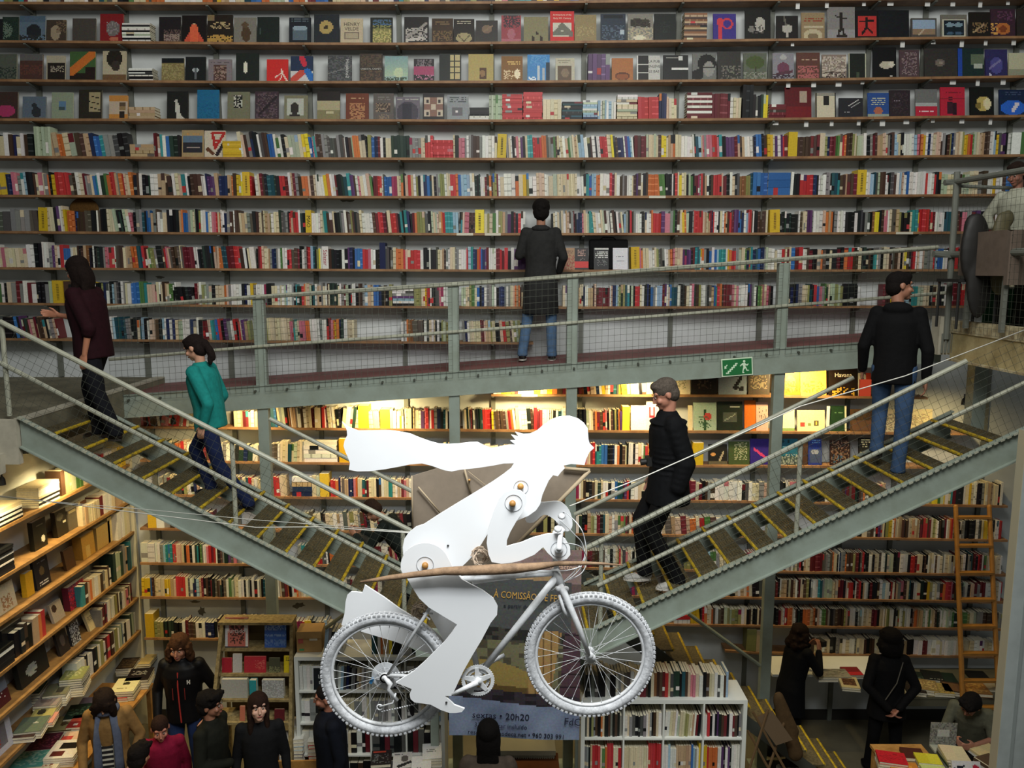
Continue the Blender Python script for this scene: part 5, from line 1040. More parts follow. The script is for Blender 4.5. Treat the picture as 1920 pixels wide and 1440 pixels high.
# hanging lines
for (label, pts, rr_) in (('pale guy line running from the left edge to the rider\'s back', [(-8, 929, 5.2), (150, 948, 5.0), (480, 989, 4.5), (600, 988, 4.25), (768, 999, 3.95)], .003),
                 ('second, thinner guy line that slants from the left edge to the rider', [(-8, 931, 5.2), (160, 946, 5.0), (270, 955, 4.9), (480, 975, 4.5), (640, 987, 4.2), (767, 997, 3.97)], .002),
                 ('taut pale line rising from the handlebar to the lookout platform', [(1068, 949, 3.9), (1210, 893, 4.1), (1335, 838, 4.3), (1500, 762, 4.5), (1697, 705, 4.7), (1928, 616, 5.0)], .0035)):
    b = MB(); b.tube([P(x, y, Y=Y) for x, y, Y in pts], rr_, 6); b.build('guy_line', flat('#b9b8ae'), label=label, cat='line', smooth=True)
# thin steel wires that carry bicycle and rider from the roof
for x, y, w_ in ((905, 838, 'shoulder'), (723, 1145, 'rear wheel'), (1048, 984, 'handlebar')):
    pass
# ================================================================ book wall on the left, seen from the side
LX = -4.60; LW = -4.9
def lp(x, y): return P(x, y, X=LX)
LS = [('top', 3.36), ('second', 2.92), ('third', 2.52), ('fourth', 2.07), ('fifth', 1.68), ('lowest', 1.25)]
y0l, y1l = 5.0, 9.40
b = MB(); b.box(LW, LX+.01, 9.40, 9.44, 0, 3.85); b.build('shelf_end_panel', flat('#c9c3a8'), label='tall cream end board where the left shelves meet the back wall', cat='board')
for nm, z in LS:
    sh = empty('wall_shelf', (LX, 7.2, z), 0, 'wooden board of the left wall shelving, %s of six' % nm, 'shelf')
    b = MB(); yy = y1l; ya = y0l
    if nm == 'lowest': ya = 5.4
    b.box(LW, LX, ya, yy, z-.03, z); add(b, 'board', mat('left_shelf_wood', '#94703f', .6, scale=9, col2='#77562e') if 'left_shelf_wood' not in bpy.data.materials else bpy.data.materials['left_shelf_wood'], sh)
    for k in range(5):
        y = 5.4+k*.95; b = MB(); b.prism([(LW+.002, y, z-.12), (LX-.02, y, z-.035), (LW+.002, y, z-.035)], (0, .02, 0)); add(b, 'bracket', 'upright', sh)
def lfill(si, ya, yb, letters, hpx=.25, tmin=.018, tmax=.04, seed=0, lean=0, depth=.16):
    """upright books with their spines facing the room, from the near end ya to the far end yb"""
    nm, z = LS[si]; rnd = random.Random(int(ya*100)+si*17+seed); out = []; y = yb
    ws = [rnd.uniform(.7, 1.4) for _ in letters]; s = (yb-ya)/sum(ws); last = None; hh = hpx
    for c, w in zip(letters, ws):
        w *= s; y -= w
        if c == '_': last = None; continue
        if c == '.': c = rnd.choice(MIX)
        if c != last: hh = hpx*rnd.uniform(.85, 1.06)
        last = c
        # local x -> -Y (so the spine, at local -y, faces +X)
        m = Matrix.Translation((LX-.02-rnd.uniform(0, .02), y, z+.0006)) @ Matrix(((0, -1, 0, 0), (1, 0, 0, 0), (0, 0, 1, 0), (0, 0, 0, 1)))
        q = dict(x=0, z=z, w=w*.95, h=hh, d=depth, col=jit(PAL[c], .04, rnd), code=c, band=[], lean=0, row=900+si, bay=int((yb-y)/.5), front=0, horiz=False, wall='left', rotz=0, big=0, txt=None, mx=m)
        if rnd.random() < .3: q['band'] = [(.3, jit(PAL[rnd.choice('wck')], .05, rnd)), (.45, q['col'])]
        q['label'] = '%s spine on the %s left-wall shelf, %s book from the far corner' % (CN[c], nm, nth(min(70, sum(1 for b_ in BOOKS if b_['row'] == 900+si)+1)))
        BOOKS.append(q)
def lstack(si, yc, w, d, hcm, letters, label_z=None, rot=0, X=None, front=0.0, z0=None):
    nm, z = LS[si]; z = z0 if z0 is not None else z; rnd = random.Random(int(yc*131)+si); t = hcm/len(letters)
    for k, c in enumerate(letters):
        m = Matrix.Translation((LX-.015-front+rnd.uniform(-.004, .004), yc-w/2+rnd.uniform(-.005, .005), z+.0006+k*t)) @ Matrix(((0, -1, 0, 0), (0, 0, 1, 0), (1, 0, 0, 0), (0, 0, 0, 1)))
        q = dict(x=0, z=z, w=t*.97, h=w, d=d, col=jit(PAL[c], .03, rnd), code=c, band=[], lean=0, row=900+si, bay=0, front=0, horiz=True, wall='left', rotz=0, big=0, txt=None, mx=m)
        q['label'] = '%s book lying flat on the %s left-wall shelf, %s book from the far corner' % (CN[c], nm, nth(min(70, sum(1 for b_ in BOOKS if b_['row'] == 900+si)+1)))
        BOOKS.append(q)
def lcover(si, px, py, w, h, desc, base, *shapes, lean=10, t=.03, yaw=90, X=None, txt=None):
    """front cover facing the room (+X); px, py its bottom centre in the photo"""
    nm, z = LS[si]; p = P(px, py, X=LX-.02) if X is None else P(px, py, X=X)
    mb, pg = cover_book(w, h, t, base, shapes, int(px+py))
    o = mb.build('display_book', 'print', label='face-out book, %s, %s left-wall shelf' % (desc, nm), cat='book', group='books shown face out on the left wall')
    o.location = (LX-.09, p.y, z+.001); o.rotation_euler = (-R(lean), 0, R(yaw)); pg.build('page_block', 'pages', o); return o
# far-corner spines and piles, from what each shelf shows
lstack(0, 7.05, .5, .22, .16, 'kwkwkwcc'); lfill(0, 5.4, 6.9, 'wwwWWWWWwwcwcwwwscceewqqa', .26); lstack(0, 7.75, .36, .22, .20, 'wkwkcwwwc'); lfill(0, 8.0, 9.35, 'yyccwwwrkwvccggsaan', .25); lstack(0, 5.9, .9, .2, .08, 'eee', z0=3.36+.27)
lfill(1, 8.35, 8.8, 'RRcccccccaac', .22); lfill(1, 8.8, 9.35, 'rccaaaaccwwww', .24)
lcover(1, 128, 955, .20, .27, 'dark khaki with white tail', '#262218', el(.4, .75, .3, .15, '#5a5748'), el(.75, .5, .12, .06, '#c9c4a8'), lean=4, t=.05); lcover(1, 147, 937, .17, .22, 'slate with light strip', '#5d5546', rr(.1, .85, .9, .95, '#a79a70'), lean=2, t=.10)
lcover(1, 88, 985, .22, .29, 'black with white duck shape', '#16170f', el(.7, .3, .16, .12, '#d0cdb8'), tt(.3, .8, .8, .86, '#6d6a50'), lean=2, t=.05); lstack(1, 6.95, .34, .22, .24, 'kkkkkwkkkwkkkk'); lfill(1, 6.2, 6.7, 'WWwwWw', .26); lstack(1, 5.8, .4, .22, .25, 'wkwkwkwkwkwkw')
lcover(1, 168, 927, .17, .24, 'brown and cream halves', '#5d3b24', rr(0, 0, .3, 1, '#cfc08b'), lean=5, t=.06)
lcover(2, 205, 995, .30, .26, 'buff stacked journals', '#b99a5a', lean=0, t=.14); lcover(2, 225, 980, .30, .30, 'cream tall file', '#d0bc84', lean=0, t=.14); lcover(2, 178, 1015, .26, .26, 'ochre folder', '#b58a3c', rr(.3, .0, .6, .5, '#c9a860'), lean=3, t=.10)
lfill(2, 9.05, 9.36, 'ccwww', .34); lcover(2, 145, 1040, .18, .22, 'dark brown thin', '#4a3320', lean=8); lcover(2, 95, 1075, .24, .30, 'black with small pictures and white lettering', '#171a20', el(.5, .55, .18, .15, '#5c4c32'), tt(.2, .1, .85, .25, '#c9c9c2'), tt(.2, .85, .85, .92, '#6c7480'), lean=6)
lcover(2, 70, 1092, .12, .24, 'bright mustard', '#c7971f', lean=2, t=.05); lfill(2, 6.5, 6.75, 'wcy', .24); lcover(2, 30, 1130, .26, .26, 'cream with orange sketch', '#b4a98e', n(.2, .1, .8, .6, '#8f6a48', .5), lean=8, t=.06); lfill(2, 5.3, 6.1, 'ooppywwRR', .25)
lfill(3, 8.2, 8.85, 'wncencwcoqnt', .23); lcover(3, 178, 1115, .2, .26, 'grey with dim portrait', '#7d7464', rr(.3, .2, .8, .8, '#a29a86'), lean=4, t=.04); lfill(3, 8.9, 9.36, 'tTaeGssG', .34); lcover(3, 158, 1118, .30, .26, 'speckled red and violet', '#6a2030', n(0, 0, 1, 1, '#b0263a', .4), n(.6, .1, .95, .6, '#e0503a', .5), n(0, .3, .5, 1, '#5a3a60', .3), lean=3, t=.07)
lcover(3, 125, 1150, .20, .20, 'pale with dark figure', '#a89a84', el(.3, .7, .2, .2, '#3c2a22'), lean=14); lfill(3, 7.05, 7.55, 'roaknkk', .26); lstack(3, 6.8, .4, .22, .20, 'kkkkwk'); lcover(3, 40, 1200, .30, .30, 'plain black', '#1b1a18', lean=2, t=.08); lcover(3, 8, 1235, .2, .18, 'bright red ribboned', '#b02030', lean=16)
lfill(4, 8.55, 9.3, 'RcnpcwEwnvwwcwRnRe', .23); lcover(4, 190, 1172, .20, .22, 'cream with grey block of text', '#cdbb8b', tt(.15, .5, .85, .75, '#85795c'), lean=18); lcover(4, 156, 1190, .17, .24, 'black and white patchwork', '#2c2c2e', n(0, 0, 1, 1, '#b9bfc4', .45), lean=8)
lcover(4, 135, 1205, .18, .24, 'dark portrait', '#2c2724', el(.5, .6, .25, .25, '#5a5048'), lean=12); lcover(4, 80, 1255, .46, .34, 'big black with pale flower bunch', '#1a1c19', el(.4, .35, .16, .16, '#8d9289'), n(.2, .15, .6, .5, '#8d9289', .35), lean=8, t=.05); lcover(4, 18, 1310, .26, .26, 'grey-blue over deep red with white dots', '#6c7480', rr(0, 0, 1, .5, '#4a1c20'), n(.2, .2, .8, .7, '#c9c4c0', .08), lean=12); lfill(4, 5.5, 6.0, 'nnkkn', .24)
lfill(5, 8.0, 9.36, 'wsGwwkwTswvwnrRwvwcGkwwkcwww', .27, lean=0); lcover(5, 170, 1262, .26, .28, 'black below a blue band', '#2a2722', rr(.3, .7, 1, .9, '#2a3570'), rr(.3, .1, 1, .5, '#a3a69a'), lean=4, t=.12); lcover(5, 20, 1412, .34, .36, 'white frame round red and grey picture', '#b9b9c4', rr(.1, .15, .75, .75, '#6f6a70'), n(.1, .15, .5, .6, '#a03030', .6), lean=6, t=.03)

# tables with piles of books
def table(name, x0, x1, y0, y1, z, label, m='wood', legs=True):
    t = empty(name, ((x0+x1)/2, (y0+y1)/2, 0), 0, label, 'table')
    b = MB(); b.box(x0, x1, y0, y1, z-.03, z); add(b, 'tabletop', m, t)
    for lx in (x0+.04, x1-.04):
        for ly in (y0+.04, y1-.04):
            b = MB(); b.box(lx-.025, lx+.025, ly-.025, ly+.025, 0, z-.03); add(b, 'leg', m, t)
    b = MB(); b.box(x0+.02, x1-.02, y0+.01, y0+.03, z-.12, z-.03); add(b, 'apron', m, t)
    return t
table('display_table', -4.86, -4.25, 5.0, 8.9, .82, 'long pale display table under the left wall shelves')
def pile(px, py, w, d, hgt, desc, top, shapes=(), rot=0, z=.82, nbk=None, where='left table', cols='wwcwek'):
    """a pile of books; px, py is the centre of the top cover in the photo"""
    c = P(px, py, Z=z+hgt); rnd = random.Random(int(px*3+py)); nb = nbk or max(1, int(hgt/.025)); t = hgt/nb
    for k in range(nb):
        last = k == nb-1
        base = top if last else PAL[rnd.choice(cols)]
        mb, pg = cover_book(w, d, t*.97, base, shapes if last else (), k+int(px), (14, 18) if last else (2, 2))
        nm = desc if last else desc
        lab = ('%s book on top of its pile, %s' % (desc, where)) if last else '%s under the %s one, %s' % (nth(nb-k-1)+' book', desc, where)
        o = mb.build('table_book', 'print', label=lab, cat='book', group='books piled on the tables')
        # cover up: local -y -> +z, local z -> +y
        o.rotation_euler = Euler((-R(90), 0, R(rot)+rnd.uniform(-.05, .05)*(0 if last else 1)))
        v = Matrix.Rotation(o.rotation_euler.z, 3, 'Z') @ Vector((0, -d/2, 0))
        o.location = (c.x+v.x, c.y+v.y, z+.001+(k+1)*t)
        pg.build('page_block', 'pages', o)
for a in [
 (240, 1243, .20, .28, .10, 'dark brown photo', '#3a2e22', (n(.1, .1, .9, .9, '#5d4c36', .4),), 8), (272, 1236, .2, .26, .06, 'buff', '#bba46a', (), 4),
 (262, 1264, .26, .30, .12, 'black with white title', '#1b1518', (n(.15, .45, .8, .8, '#8d8a84', .35), rr(0, .0, 1, .1, '#26201c')), 10),
 (236, 1284, .26, .32, .12, 'cream with dark emblem', '#e0d8a4', (el(.5, .6, .16, .12, '#3c3a28'), tt(.2, .2, .8, .3, '#8d8558')), 8), (228, 1300, .20, .22, .05, 'bright red blot', '#b9332a', (el(.5, .5, .2, .2, '#d0564a'),), 5),
 (140, 1262, .22, .28, .20, 'yellow-green field', '#7f8350', (n(.1, .3, .8, .9, '#a5a878', .4),), 12, 1.25), (108, 1292, .22, .26, .13, 'olive-grey portrait', '#6c6b52', (rr(.5, .2, .8, .6, '#3c3b30'),), 14, 1.25), (92, 1312, .22, .24, .10, 'rose-grey drawing', '#8d8078', (el(.4, .5, .25, .25, '#6a5d58'),), 10, 1.25),
 (60, 1290, .22, .26, .14, 'dark green garden', '#3a4a34', (n(.1, .1, .9, .9, '#6a7a5a', .4),), 12, 1.25), (84, 1332, .2, .26, .07, 'yellow and black shapes', '#a39a5c', (el(.4, .4, .2, .2, '#2c2a20'), rr(.6, .6, .95, .95, '#c9bd3c')), 14, 1.25), (88, 1346, .16, .2, .05, 'pink slim', '#c98a78', (), 12, 1.25),
 (150, 1333, .26, .30, .10, 'dark green reptile', '#1c2f26', (n(.1, .2, .9, .8, '#4a6a54', .3),), 14), (118, 1357, .26, .30, .08, 'khaki with brown seal', '#8a8258', (el(.55, .5, .14, .14, '#4a3a24'), rr(0, 0, 1, .08, '#2c2418')), 10),
 (60, 1358, .24, .28, .08, 'grey-green pond', '#5d6a5a', (el(.6, .6, .1, .05, '#a9ada0'),), 12, 1.25), (50, 1368, .22, .26, .06, 'dark red-brown map', '#3a2624', (n(.2, .2, .8, .8, '#6a4a40', .4),), 10, 1.25), (84, 1390, .26, .30, .07, 'wine leaf pattern', '#4a1c2a', (n(.1, .1, .9, .9, '#7a3a48', .35),), 10),
 (150, 1352, .2, .24, .10, 'salmon and red', '#b5503c', (rr(0, 0, 1, .5, '#8a2a26'), el(.4, .25, .12, .08, '#c9b7a8')), 8), (140, 1382, .24, .22, .07, 'pale peach', '#cfae90', (rr(0, .3, .4, .6, '#b5463c'),), 6),
 (122, 1404, .28, .32, .10, 'white with black square photo', '#d9d2c0', (rr(.3, .5, .85, .85, '#1b1714'), rr(.15, .1, .6, .4, '#5d2a22')), 6), (60, 1420, .30, .34, .06, 'turquoise sea', '#4a8a80', (n(.1, .1, .9, .9, '#86a89a', .4),), 10), (92, 1432, .2, .24, .05, 'cream patterned', '#c9bfa4', (n(.2, .2, .8, .8, '#8d5a48', .3),), 6),
 (168, 1318, .22, .26, .08, 'mauve sleeve', '#6a5f6c', (), 10)]:
    pile(*a)
# ================================================================ banner hung from the half landing
WB = empty('banner', (.03, 6.6, 0), 0, 'large printed event banner with stone-wall picture, hanging under the half landing', 'banner')
def wbp(x, y): return P(x, y, Y=6.62)
bl, brt = wbp(846, 1378), wbp(1099, 1397); tl, tr = wbp(858, 1030), wbp(1097, 1030)
X0, X1 = -.56, .60
Zt, Zb = wbp(980, 1031).z, wbp(980, 1388).z
wv = lambda x, y: ((wbp(x, y).x-X0)/(X1-X0), (wbp(x, y).z-Zb)/(Zt-Zb))
nx, nz = 84, 130; b = MB(); rnd = random.Random(5)
zone = lambda y: wv(980, y)[1]
v1, v2, v3, v4, v5, v6 = zone(1086), zone(1100), zone(1180), zone(1300), zone(1322), zone(1245)
def hsh(i, j): return random.Random(i*7349+j*1931).random()
def bcol(u, v):
    vv = v+.055*(u-.5)            # the printed bands run slightly downhill
    i, j = int(u*nx), int(v*nz)
    if vv > v1:
        c = rgb('#8d7873') if vv > zone(1072) or u > .82 else rgb('#b4946b')
        if vv > zone(1072) and u < .55: c = rgb('#9d8781')
        if hsh(i//6, j//2) > .7: c = tuple(x*.9 for x in c)
    elif vv > v3: c = rgb('#4f5150')
    elif vv > v4:
        c = rgb('#6e6a50') if hsh(i//5, j//3) > .45 else rgb('#4c4738')
        if vv < zone(1262)+.05*math.sin(u*5) and u < .72: c = rgb('#8e7a45') if vv > zone(1290) else rgb('#5c4a2a')
        if vv > zone(1205): c = rgb('#2c2b28') if hsh(i//4, j//3) > .4 else rgb('#44423a')
        if .68 < u-.25*(vv-.6) < .86: c = rgb('#a07f50') if (i % 5) else rgb('#6e5534')
        if u-.1*(vv-.6) > .88: c = rgb('#4f3a40') if j % 9 else rgb('#2c2226')
    elif vv > v5: c = rgb('#262226') if hsh(i//7, j//3) > .5 else rgb('#383238')
    else:
        c = rgb('#77839a'); s_ = math.sin(u*9+vv*14)*.5+math.sin(u*23-vv*31)*.3
        c = tuple(max(0, x+s_*.07) for x in c)
    if u > .93 and vv > v3 and vv < v1: c = rgb('#675753')
    return tuple(max(0, min(1, x+rnd.uniform(-.02, .02))) for x in c)
vs = []; fs = []; cs = []
for j in range(nz+1):
    for i in range(nx+1):
        u, v = i/nx, j/nz; vs.append((X0+(X1-X0)*u, 6.62+.012*math.sin(u*7+v*3), Zb+(Zt-Zb)*v+(.055*(1-u))*(1-v)*.9))
for j in range(nz):
    for i in range(nx): fs.append((j*(nx+1)+i, j*(nx+1)+i+1, (j+1)*(nx+1)+i+1, (j+1)*(nx+1)+i)); cs.append(bcol((i+.5)/nx, (j+.5)/nz))
b.add(vs, fs, cs); sh_ = add(b, 'banner_sheet', 'print', WB); so = sh_.modifiers.new('t', 'SOLIDIFY'); so.thickness = .002; so.offset = 1
def btext(s, x, y, size, col, sc=1.0, rot=3.4, name='banner_lettering'):
    p = wbp(x, y); o = text(s, size, (p.x, 6.60, p.z), (R(90), R(rot), 0), col, None, name, font_scale=sc); bpy.context.view_layer.update(); rel(o, WB)
btext('À COMISSÃO DE FESTAS', 1000, 1118, .088, '#c79a4a', .72, 4.5)
btext('a partir de', 968, 1135, .052, '#1f2430', 1.0); btext('lx Factory', 1058, 1062, .062, '#d8b294', 1.0)
btext('sextas • 20h20', 939, 1341, .086, '#10122a', 1.0); btext('33.3€ jantar incluído', 939, 1359, .056, '#2a3048', 1.0)
btext('reservas@casdeca.net • 960 303 991', 968, 1375, .062, '#16182c', .93); btext('FdC', 1073, 1352, .10, '#22263a', .9)
for x in (X0+.1, X1-.1):
    b = MB(); b.tube([(x, 6.62, Zt), (x, 6.64, 2.5) if Zt < 2.5 else (x, 6.57, Zt+.03)], .004, 5); add(b, 'tie', 'wire', WB)

# ================================================================ white cube bookcases
def cube_case(name, x0, x1, zt, Y, ncol, label, depth=.39, cell=.335, rows=4):
    t = .038; c = empty(name, ((x0+x1)/2, Y, 0), 0, label, 'bookcase')
    for nm, a in (('top_panel', (x0, x1, Y, Y+depth, zt-t, zt)), ('bottom_panel', (x0, x1, Y, Y+depth, 0.0, t)), ('side_panel', (x0, x0+t, Y, Y+depth, t, zt-t)), ('side_panel', (x1-t, x1, Y, Y+depth, t, zt-t)), ('back_panel', (x0+t, x1-t, Y+depth-.006, Y+depth, t, zt-t))):
        b = MB(); b.box(*a); add(b, nm, 'white' if nm != 'back_panel' else flat('#6c6a60'), c)
    zi = zt-t; cw = (x1-x0-2*t+.016)/ncol; cells = []
    for k in range(1, ncol):
        x = x0+t+cw*k-.016; b = MB(); b.box(x, x+.016, Y, Y+depth-.006, t, zt-t); add(b, 'divider', 'white', c)
    ch = (zt-2*t+.016)/rows
    for r_i in range(1, rows):
        z = zt-t-ch*r_i; b = MB()
        for k in range(ncol):
            xa = x0+t+cw*k; b.box(xa+.0005, xa+cw-.0165, Y+.001, Y+depth-.007, z, z+.016)
        add(b, 'shelf', 'white', c)
    for r_i in range(rows):
        for k in range(ncol): cells.append((x0+t+cw*k, x0+t+cw*(k+1)-.016, zt-t-ch*(r_i+1)+.016, zt-t-ch*r_i, r_i, k))
    return c, cells
def cfill(cell, letters, Y, hfrac=.72, lean=0, seed=0, where='', tmax=.05, off=.03):
    x0, x1, z0, z1, r_i, k = cell; rnd = random.Random(int(x0*100)+int(z0*100)+seed); x = x0+.004; H_ = (z1-z0)
    ws = [rnd.uniform(.7, 1.4) for _ in letters]; s = (x1-x0-.008-(abs(math.sin(R(lean)))*H_*hfrac))/sum(ws); last = None; hh = hfrac; j = 0
    for c, w in zip(letters, ws):
        w *= s
        if c == '.': c = rnd.choice(MIX)
        if c != '_':
            j += 1
            if c != last: hh = hfrac*rnd.uniform(.86, 1.08)
            m = Matrix.Translation((x, Y+off+rnd.uniform(0, .02), z0+.0006+abs(math.sin(R(lean)))*w*(lean > 0))) @ Matrix.Rotation(R(lean), 4, 'Y')
            q = dict(x=0, z=z0, w=w*.95, h=hh*H_, d=.2, col=jit(PAL[c], .04, rnd), code=c, band=[], lean=0, row=950+r_i, bay=k, front=0, horiz=False, wall='left', rotz=0, big=0, txt=None, mx=m)
            q['label'] = '%s spine in the %s, column %s, row %s, book %s' % (CN[c], where, nth(k+1), nth(r_i+1), nth(j))
            q['label'] = '%s spine, %s book, column %s, row %s, %s' % (CN[c], nth(j), nth(k+1), nth(r_i+1), where)
            if rnd.random() < .25: q['band'] = [(.25, jit(PAL[rnd.choice('wcke')], .05, rnd)), (.4, q['col'])]
            BOOKS.append(q)
        last = c; x += w
YR = 7.2; a = P(1402, 1313, Y=YR); zt = a.z
caseR, cells = cube_case('cube_bookcase', P(1090, 1313, Y=YR).x, a.x, zt, YR, 4, 'white cube bookcase right of the banner, books along its top', rows=4)
L_ = ['Eckvenkockkneknke', 'wceEkkEewcekncw', 'wwccwsccvvccawRk', 'wrkwkPknRkwRnke', 'eekarrrcgorrrccr', 'cccccccccccrrrrrr', 'wwlwwwaaaaaablewy', 'yyroooowwPkwPkwwww', 'kwekcwnkw', 'ccwkerwkc', 'wklewkwq', 'krwwcenk', 'kkk', 'www', 'eee', 'nnn']
for cl, l in zip(cells, L_): cfill(cl, l, YR, .66 if cl[4] == 0 else .78, (3 if cl[5] == 2 and cl[4] == 0 else 0), where='white bookcase right of the banner')
def topfill(x0, x1, Y, z, letters, hpx, where, wall_d=.22, lean=0, seed=1):
    rnd = random.Random(int(x0*50)+seed); ws = [rnd.uniform(.7, 1.4) for _ in letters]; s = (x1-x0)/sum(ws); x = x0; last = None; hh = hpx; j = 0
    for c, w in zip(letters, ws):
        w *= s
        if c == '.': c = rnd.choice(MIX)
        if c != '_':
            j += 1
            if c != last: hh = hpx*rnd.uniform(.88, 1.06)
            m = Matrix.Translation((x, Y+.05+rnd.uniform(0, .02), z+.0006)) @ Matrix.Rotation(R(lean), 4, 'Y')
            q = dict(x=0, z=z, w=w*.95, h=hh, d=wall_d, col=jit(PAL[c], .04, rnd), code=c, band=[], lean=0, row=960, bay=0, front=0, horiz=False, wall='left', rotz=0, big=0, txt=None, mx=m)
            q['label'] = '%s upright book, %s from left, standing %s' % (CN[c], nth(j), where)
            if rnd.random() < .25: q['band'] = [(.25, jit(PAL[rnd.choice('wcke')], .05, rnd)), (.4, q['col'])]
            BOOKS.append(q)
        last = c; x += w
topfill(P(1098, 1300, Y=YR).x, P(1368, 1300, Y=YR).x, YR, zt, 'kkeEkkwwkkwecmmwcvRRnkcOnnRrcEGGkTnqppcwknccwEwnl', .25, 'along the top of the right bookcase')
YL = 7.6; xl0 = P(551, 1235, Y=YL).x; xl1 = P(832, 1235, Y=YL).x; ztl = P(600, 1232, Y=YL).z
caseL, cellsL = cube_case('cube_bookcase', xl0, xl1, ztl, YL, 4, 'white cube bookcase left of the banner, behind the rear wheel', rows=5)
LL = ['wwwwwwwk__', 'ewlEBkeekcawew', 'wcceEekwe', 'wwekwcwkl', 'wwekEwkR', 'wcccceewwc', 'eeeeewwekw', 'EkEwcaRwel', 'wwkeeR', 'kwckwkR', 'EkREkE', 'kREkew', 'ewekw', 'kwknk', 'eeekw', 'kwekw', 'kk', 'ww', 'ee', 'nn']
for cl, l in zip(cellsL, LL): cfill(cl, l, YL, .74, (4 if cl[5] == 1 and cl[4] == 0 else 0), where='white bookcase behind the rear wheel')
topfill(P(695, 1232, Y=YL).x, P(828, 1232, Y=YL).x, YL, ztl, 'TGwoaaYkkkwwwwGGGrRRnkrRk', .24, 'along the top of the left bookcase')
m_ = cellsL[0]; mb, pg = cover_book(.20, .26, .03, '#1d2226', (rr(0, 0, .06, 1, '#cfd2cf'), rr(.94, 0, 1, 1, '#cfd2cf'), rr(0, 0, 1, .05, '#cfd2cf'), rr(0, .93, 1, 1, '#cfd2cf')), 4)
o = mb.build('display_book', 'print', label='black book with white frame and lettering in the left white bookcase', cat='book'); o.location = (m_[1]-.11, YL+.01, m_[2]+.001); o.rotation_euler = (-R(4), 0, 0); pg.build('page_block', 'pages', o)
text('LU', .055, (-.01, -.002, .15), (R(90), 0, 0), '#d8dbd6', o, 'title_lettering'); text('tov', .055, (0, -.002, .09), (R(90), 0, 0), '#d8dbd6', o, 'title_lettering')

# cardboard box and leaning books on the left bookcase
bx = empty('cardboard_box', (P(578, 1212, Y=7.68).x, 7.8, ztl), R(3), 'brown cardboard box with a red label, on top of the left white bookcase', 'box')
b = MB(); b.box(-.125, .125, -.10, .12, .001, .215); b.build('carton', 'card', bx)
b = MB(); b.box(-.125, .125, -.105, -.10, .16, .235, mx=Matrix.Rotation(R(3), 4, 'X')); b.build('flap', 'card', bx)
b = MB(); b.box(-.11, -.06, -.103, -.1005, .10, .20); b.build('red_label', flat('#b5564e'), bx)
b = MB(); b.box(.005, .085, -.109, -.106, .13, .20); b.build('white_label', flat('#c9c2ae'), bx)
b = MB(); b.box(-.10, -.055, -.103, -.1005, .02, .04); b.build('green_sticker', flat('#3f8f5c'), bx)
b = MB(); b.box(P(549, 1230, Y=YL).x, P(604, 1230, Y=YL).x, YL-.01, YL+.36, ztl, ztl+.0005); 
topfill(P(604, 1232, Y=YL).x, P(640, 1232, Y=YL).x, YL, ztl, 'leklBw', .27, 'beside the cardboard box', lean=6)

# ================================================================ old stepladder used as a display
SYd = 7.55
sl = empty('ladder_display', (P(470, 1400, Y=SYd).x, SYd, 0), 0, 'old paint-worn wooden stepladder used as a book display', 'ladder')
lw = mat('worn_painted_wood', '#9c8a5c', .75, scale=26, amt=.45, col2='#6b5a34', bump=.3)
def sp(x, y, Y): return P(x, y, Y=Y)
zt_s = sp(420, 1165, SYd+.25).z
xtl, xtr = sp(418, 1165, SYd+.25).x, sp(548, 1165, SYd+.25).x
xbl, xbr = xtl-.16, xtr+.03
def beam(mb, p, q, wx, wy):
    p, q = Vector(p), Vector(q); mb.prism([p+Vector((-wx/2, 0, 0)), p+Vector((wx/2, 0, 0)), q+Vector((wx/2, 0, 0)), q+Vector((-wx/2, 0, 0))], (0, wy, 0))
for (xa, xb) in ((xbl, xtl), (xbr, xtr)):
    b = MB(); beam(b, (xa, SYd-.28, 0), (xb, SYd+.22, zt_s), .035, .09); add(b, 'side_rail', lw, sl)
    b = MB(); beam(b, (xa+.03*(1 if xa == xbl else -1)*-1, SYd+.75, 0), (xb, SYd+.30, zt_s), .03, .04); add(b, 'rear_leg', lw, sl)
b = MB(); b.box(xtl-.02, xtr+.02, SYd+.16, SYd+.36, zt_s, zt_s+.025); add(b, 'top_board', lw, sl)
b = MB(); b.prism([(xtl, SYd+.33, zt_s), (xtr, SYd+.33, zt_s), (xbr-.03, SYd+.55, .9), (xbl+.1, SYd+.55, .9)], (0, .008, 0)); add(b, 'back_sheet', flat('#5c4a26'), sl)
steps = []
for y in (1217, 1264, 1312, 1355):
    zz = P(470, y, Y=SYd).z; t = 1-zz/zt_s; yy = SYd+.22-.5*t; zz = P(470, y, Y=yy).z; t = 1-zz/zt_s
    xa, xb = xtl+(xbl-xtl)*t, xtr+(xbr-xtr)*t
    b = MB(); b.box(xa+.018, xb-.018, yy, yy+.24+.1*t, zz-.025, zz); add(b, 'tread_shelf', lw, sl); steps.append((xa, xb, yy, zz))
def stepbook(si, fx, w, h, desc, base, *shapes, t=.02, lean=8, txt=None):
    xa, xb, yy, zz = steps[si]; mb, pg = cover_book(w, h, t, base, shapes, int(fx*99)+si)
    o = mb.build('display_book', 'print', label='face-out book, %s, on the old stepladder' % desc, cat='book', group='books on the stepladder'); o.location = (xa+(xb-xa)*fx, yy+.03, zz+.001); o.rotation_euler = (-R(lean), 0, 0)
    pg.build('page_block', 'pages', o)
    for s, size, u, v, c in (txt or []): text(s, size, (-w/2+u*w, -.0012, v*h), (R(90), 0, 0), c, o, 'title_lettering')
stepbook(0, .22, .235, .31, 'rust red engraving on white', '#b5675a', ln(.0, .0, .08, .9, '#d6d2cb', .18), ln(1, .0, .92, .9, '#d6d2cb', .18), n(.2, .12, .85, .9, '#4c3028', .5), rr(0, 0, 1, .04, '#3c3c40'), txt=[('furtado', .06, .5, .55, '#e0c9bd')])
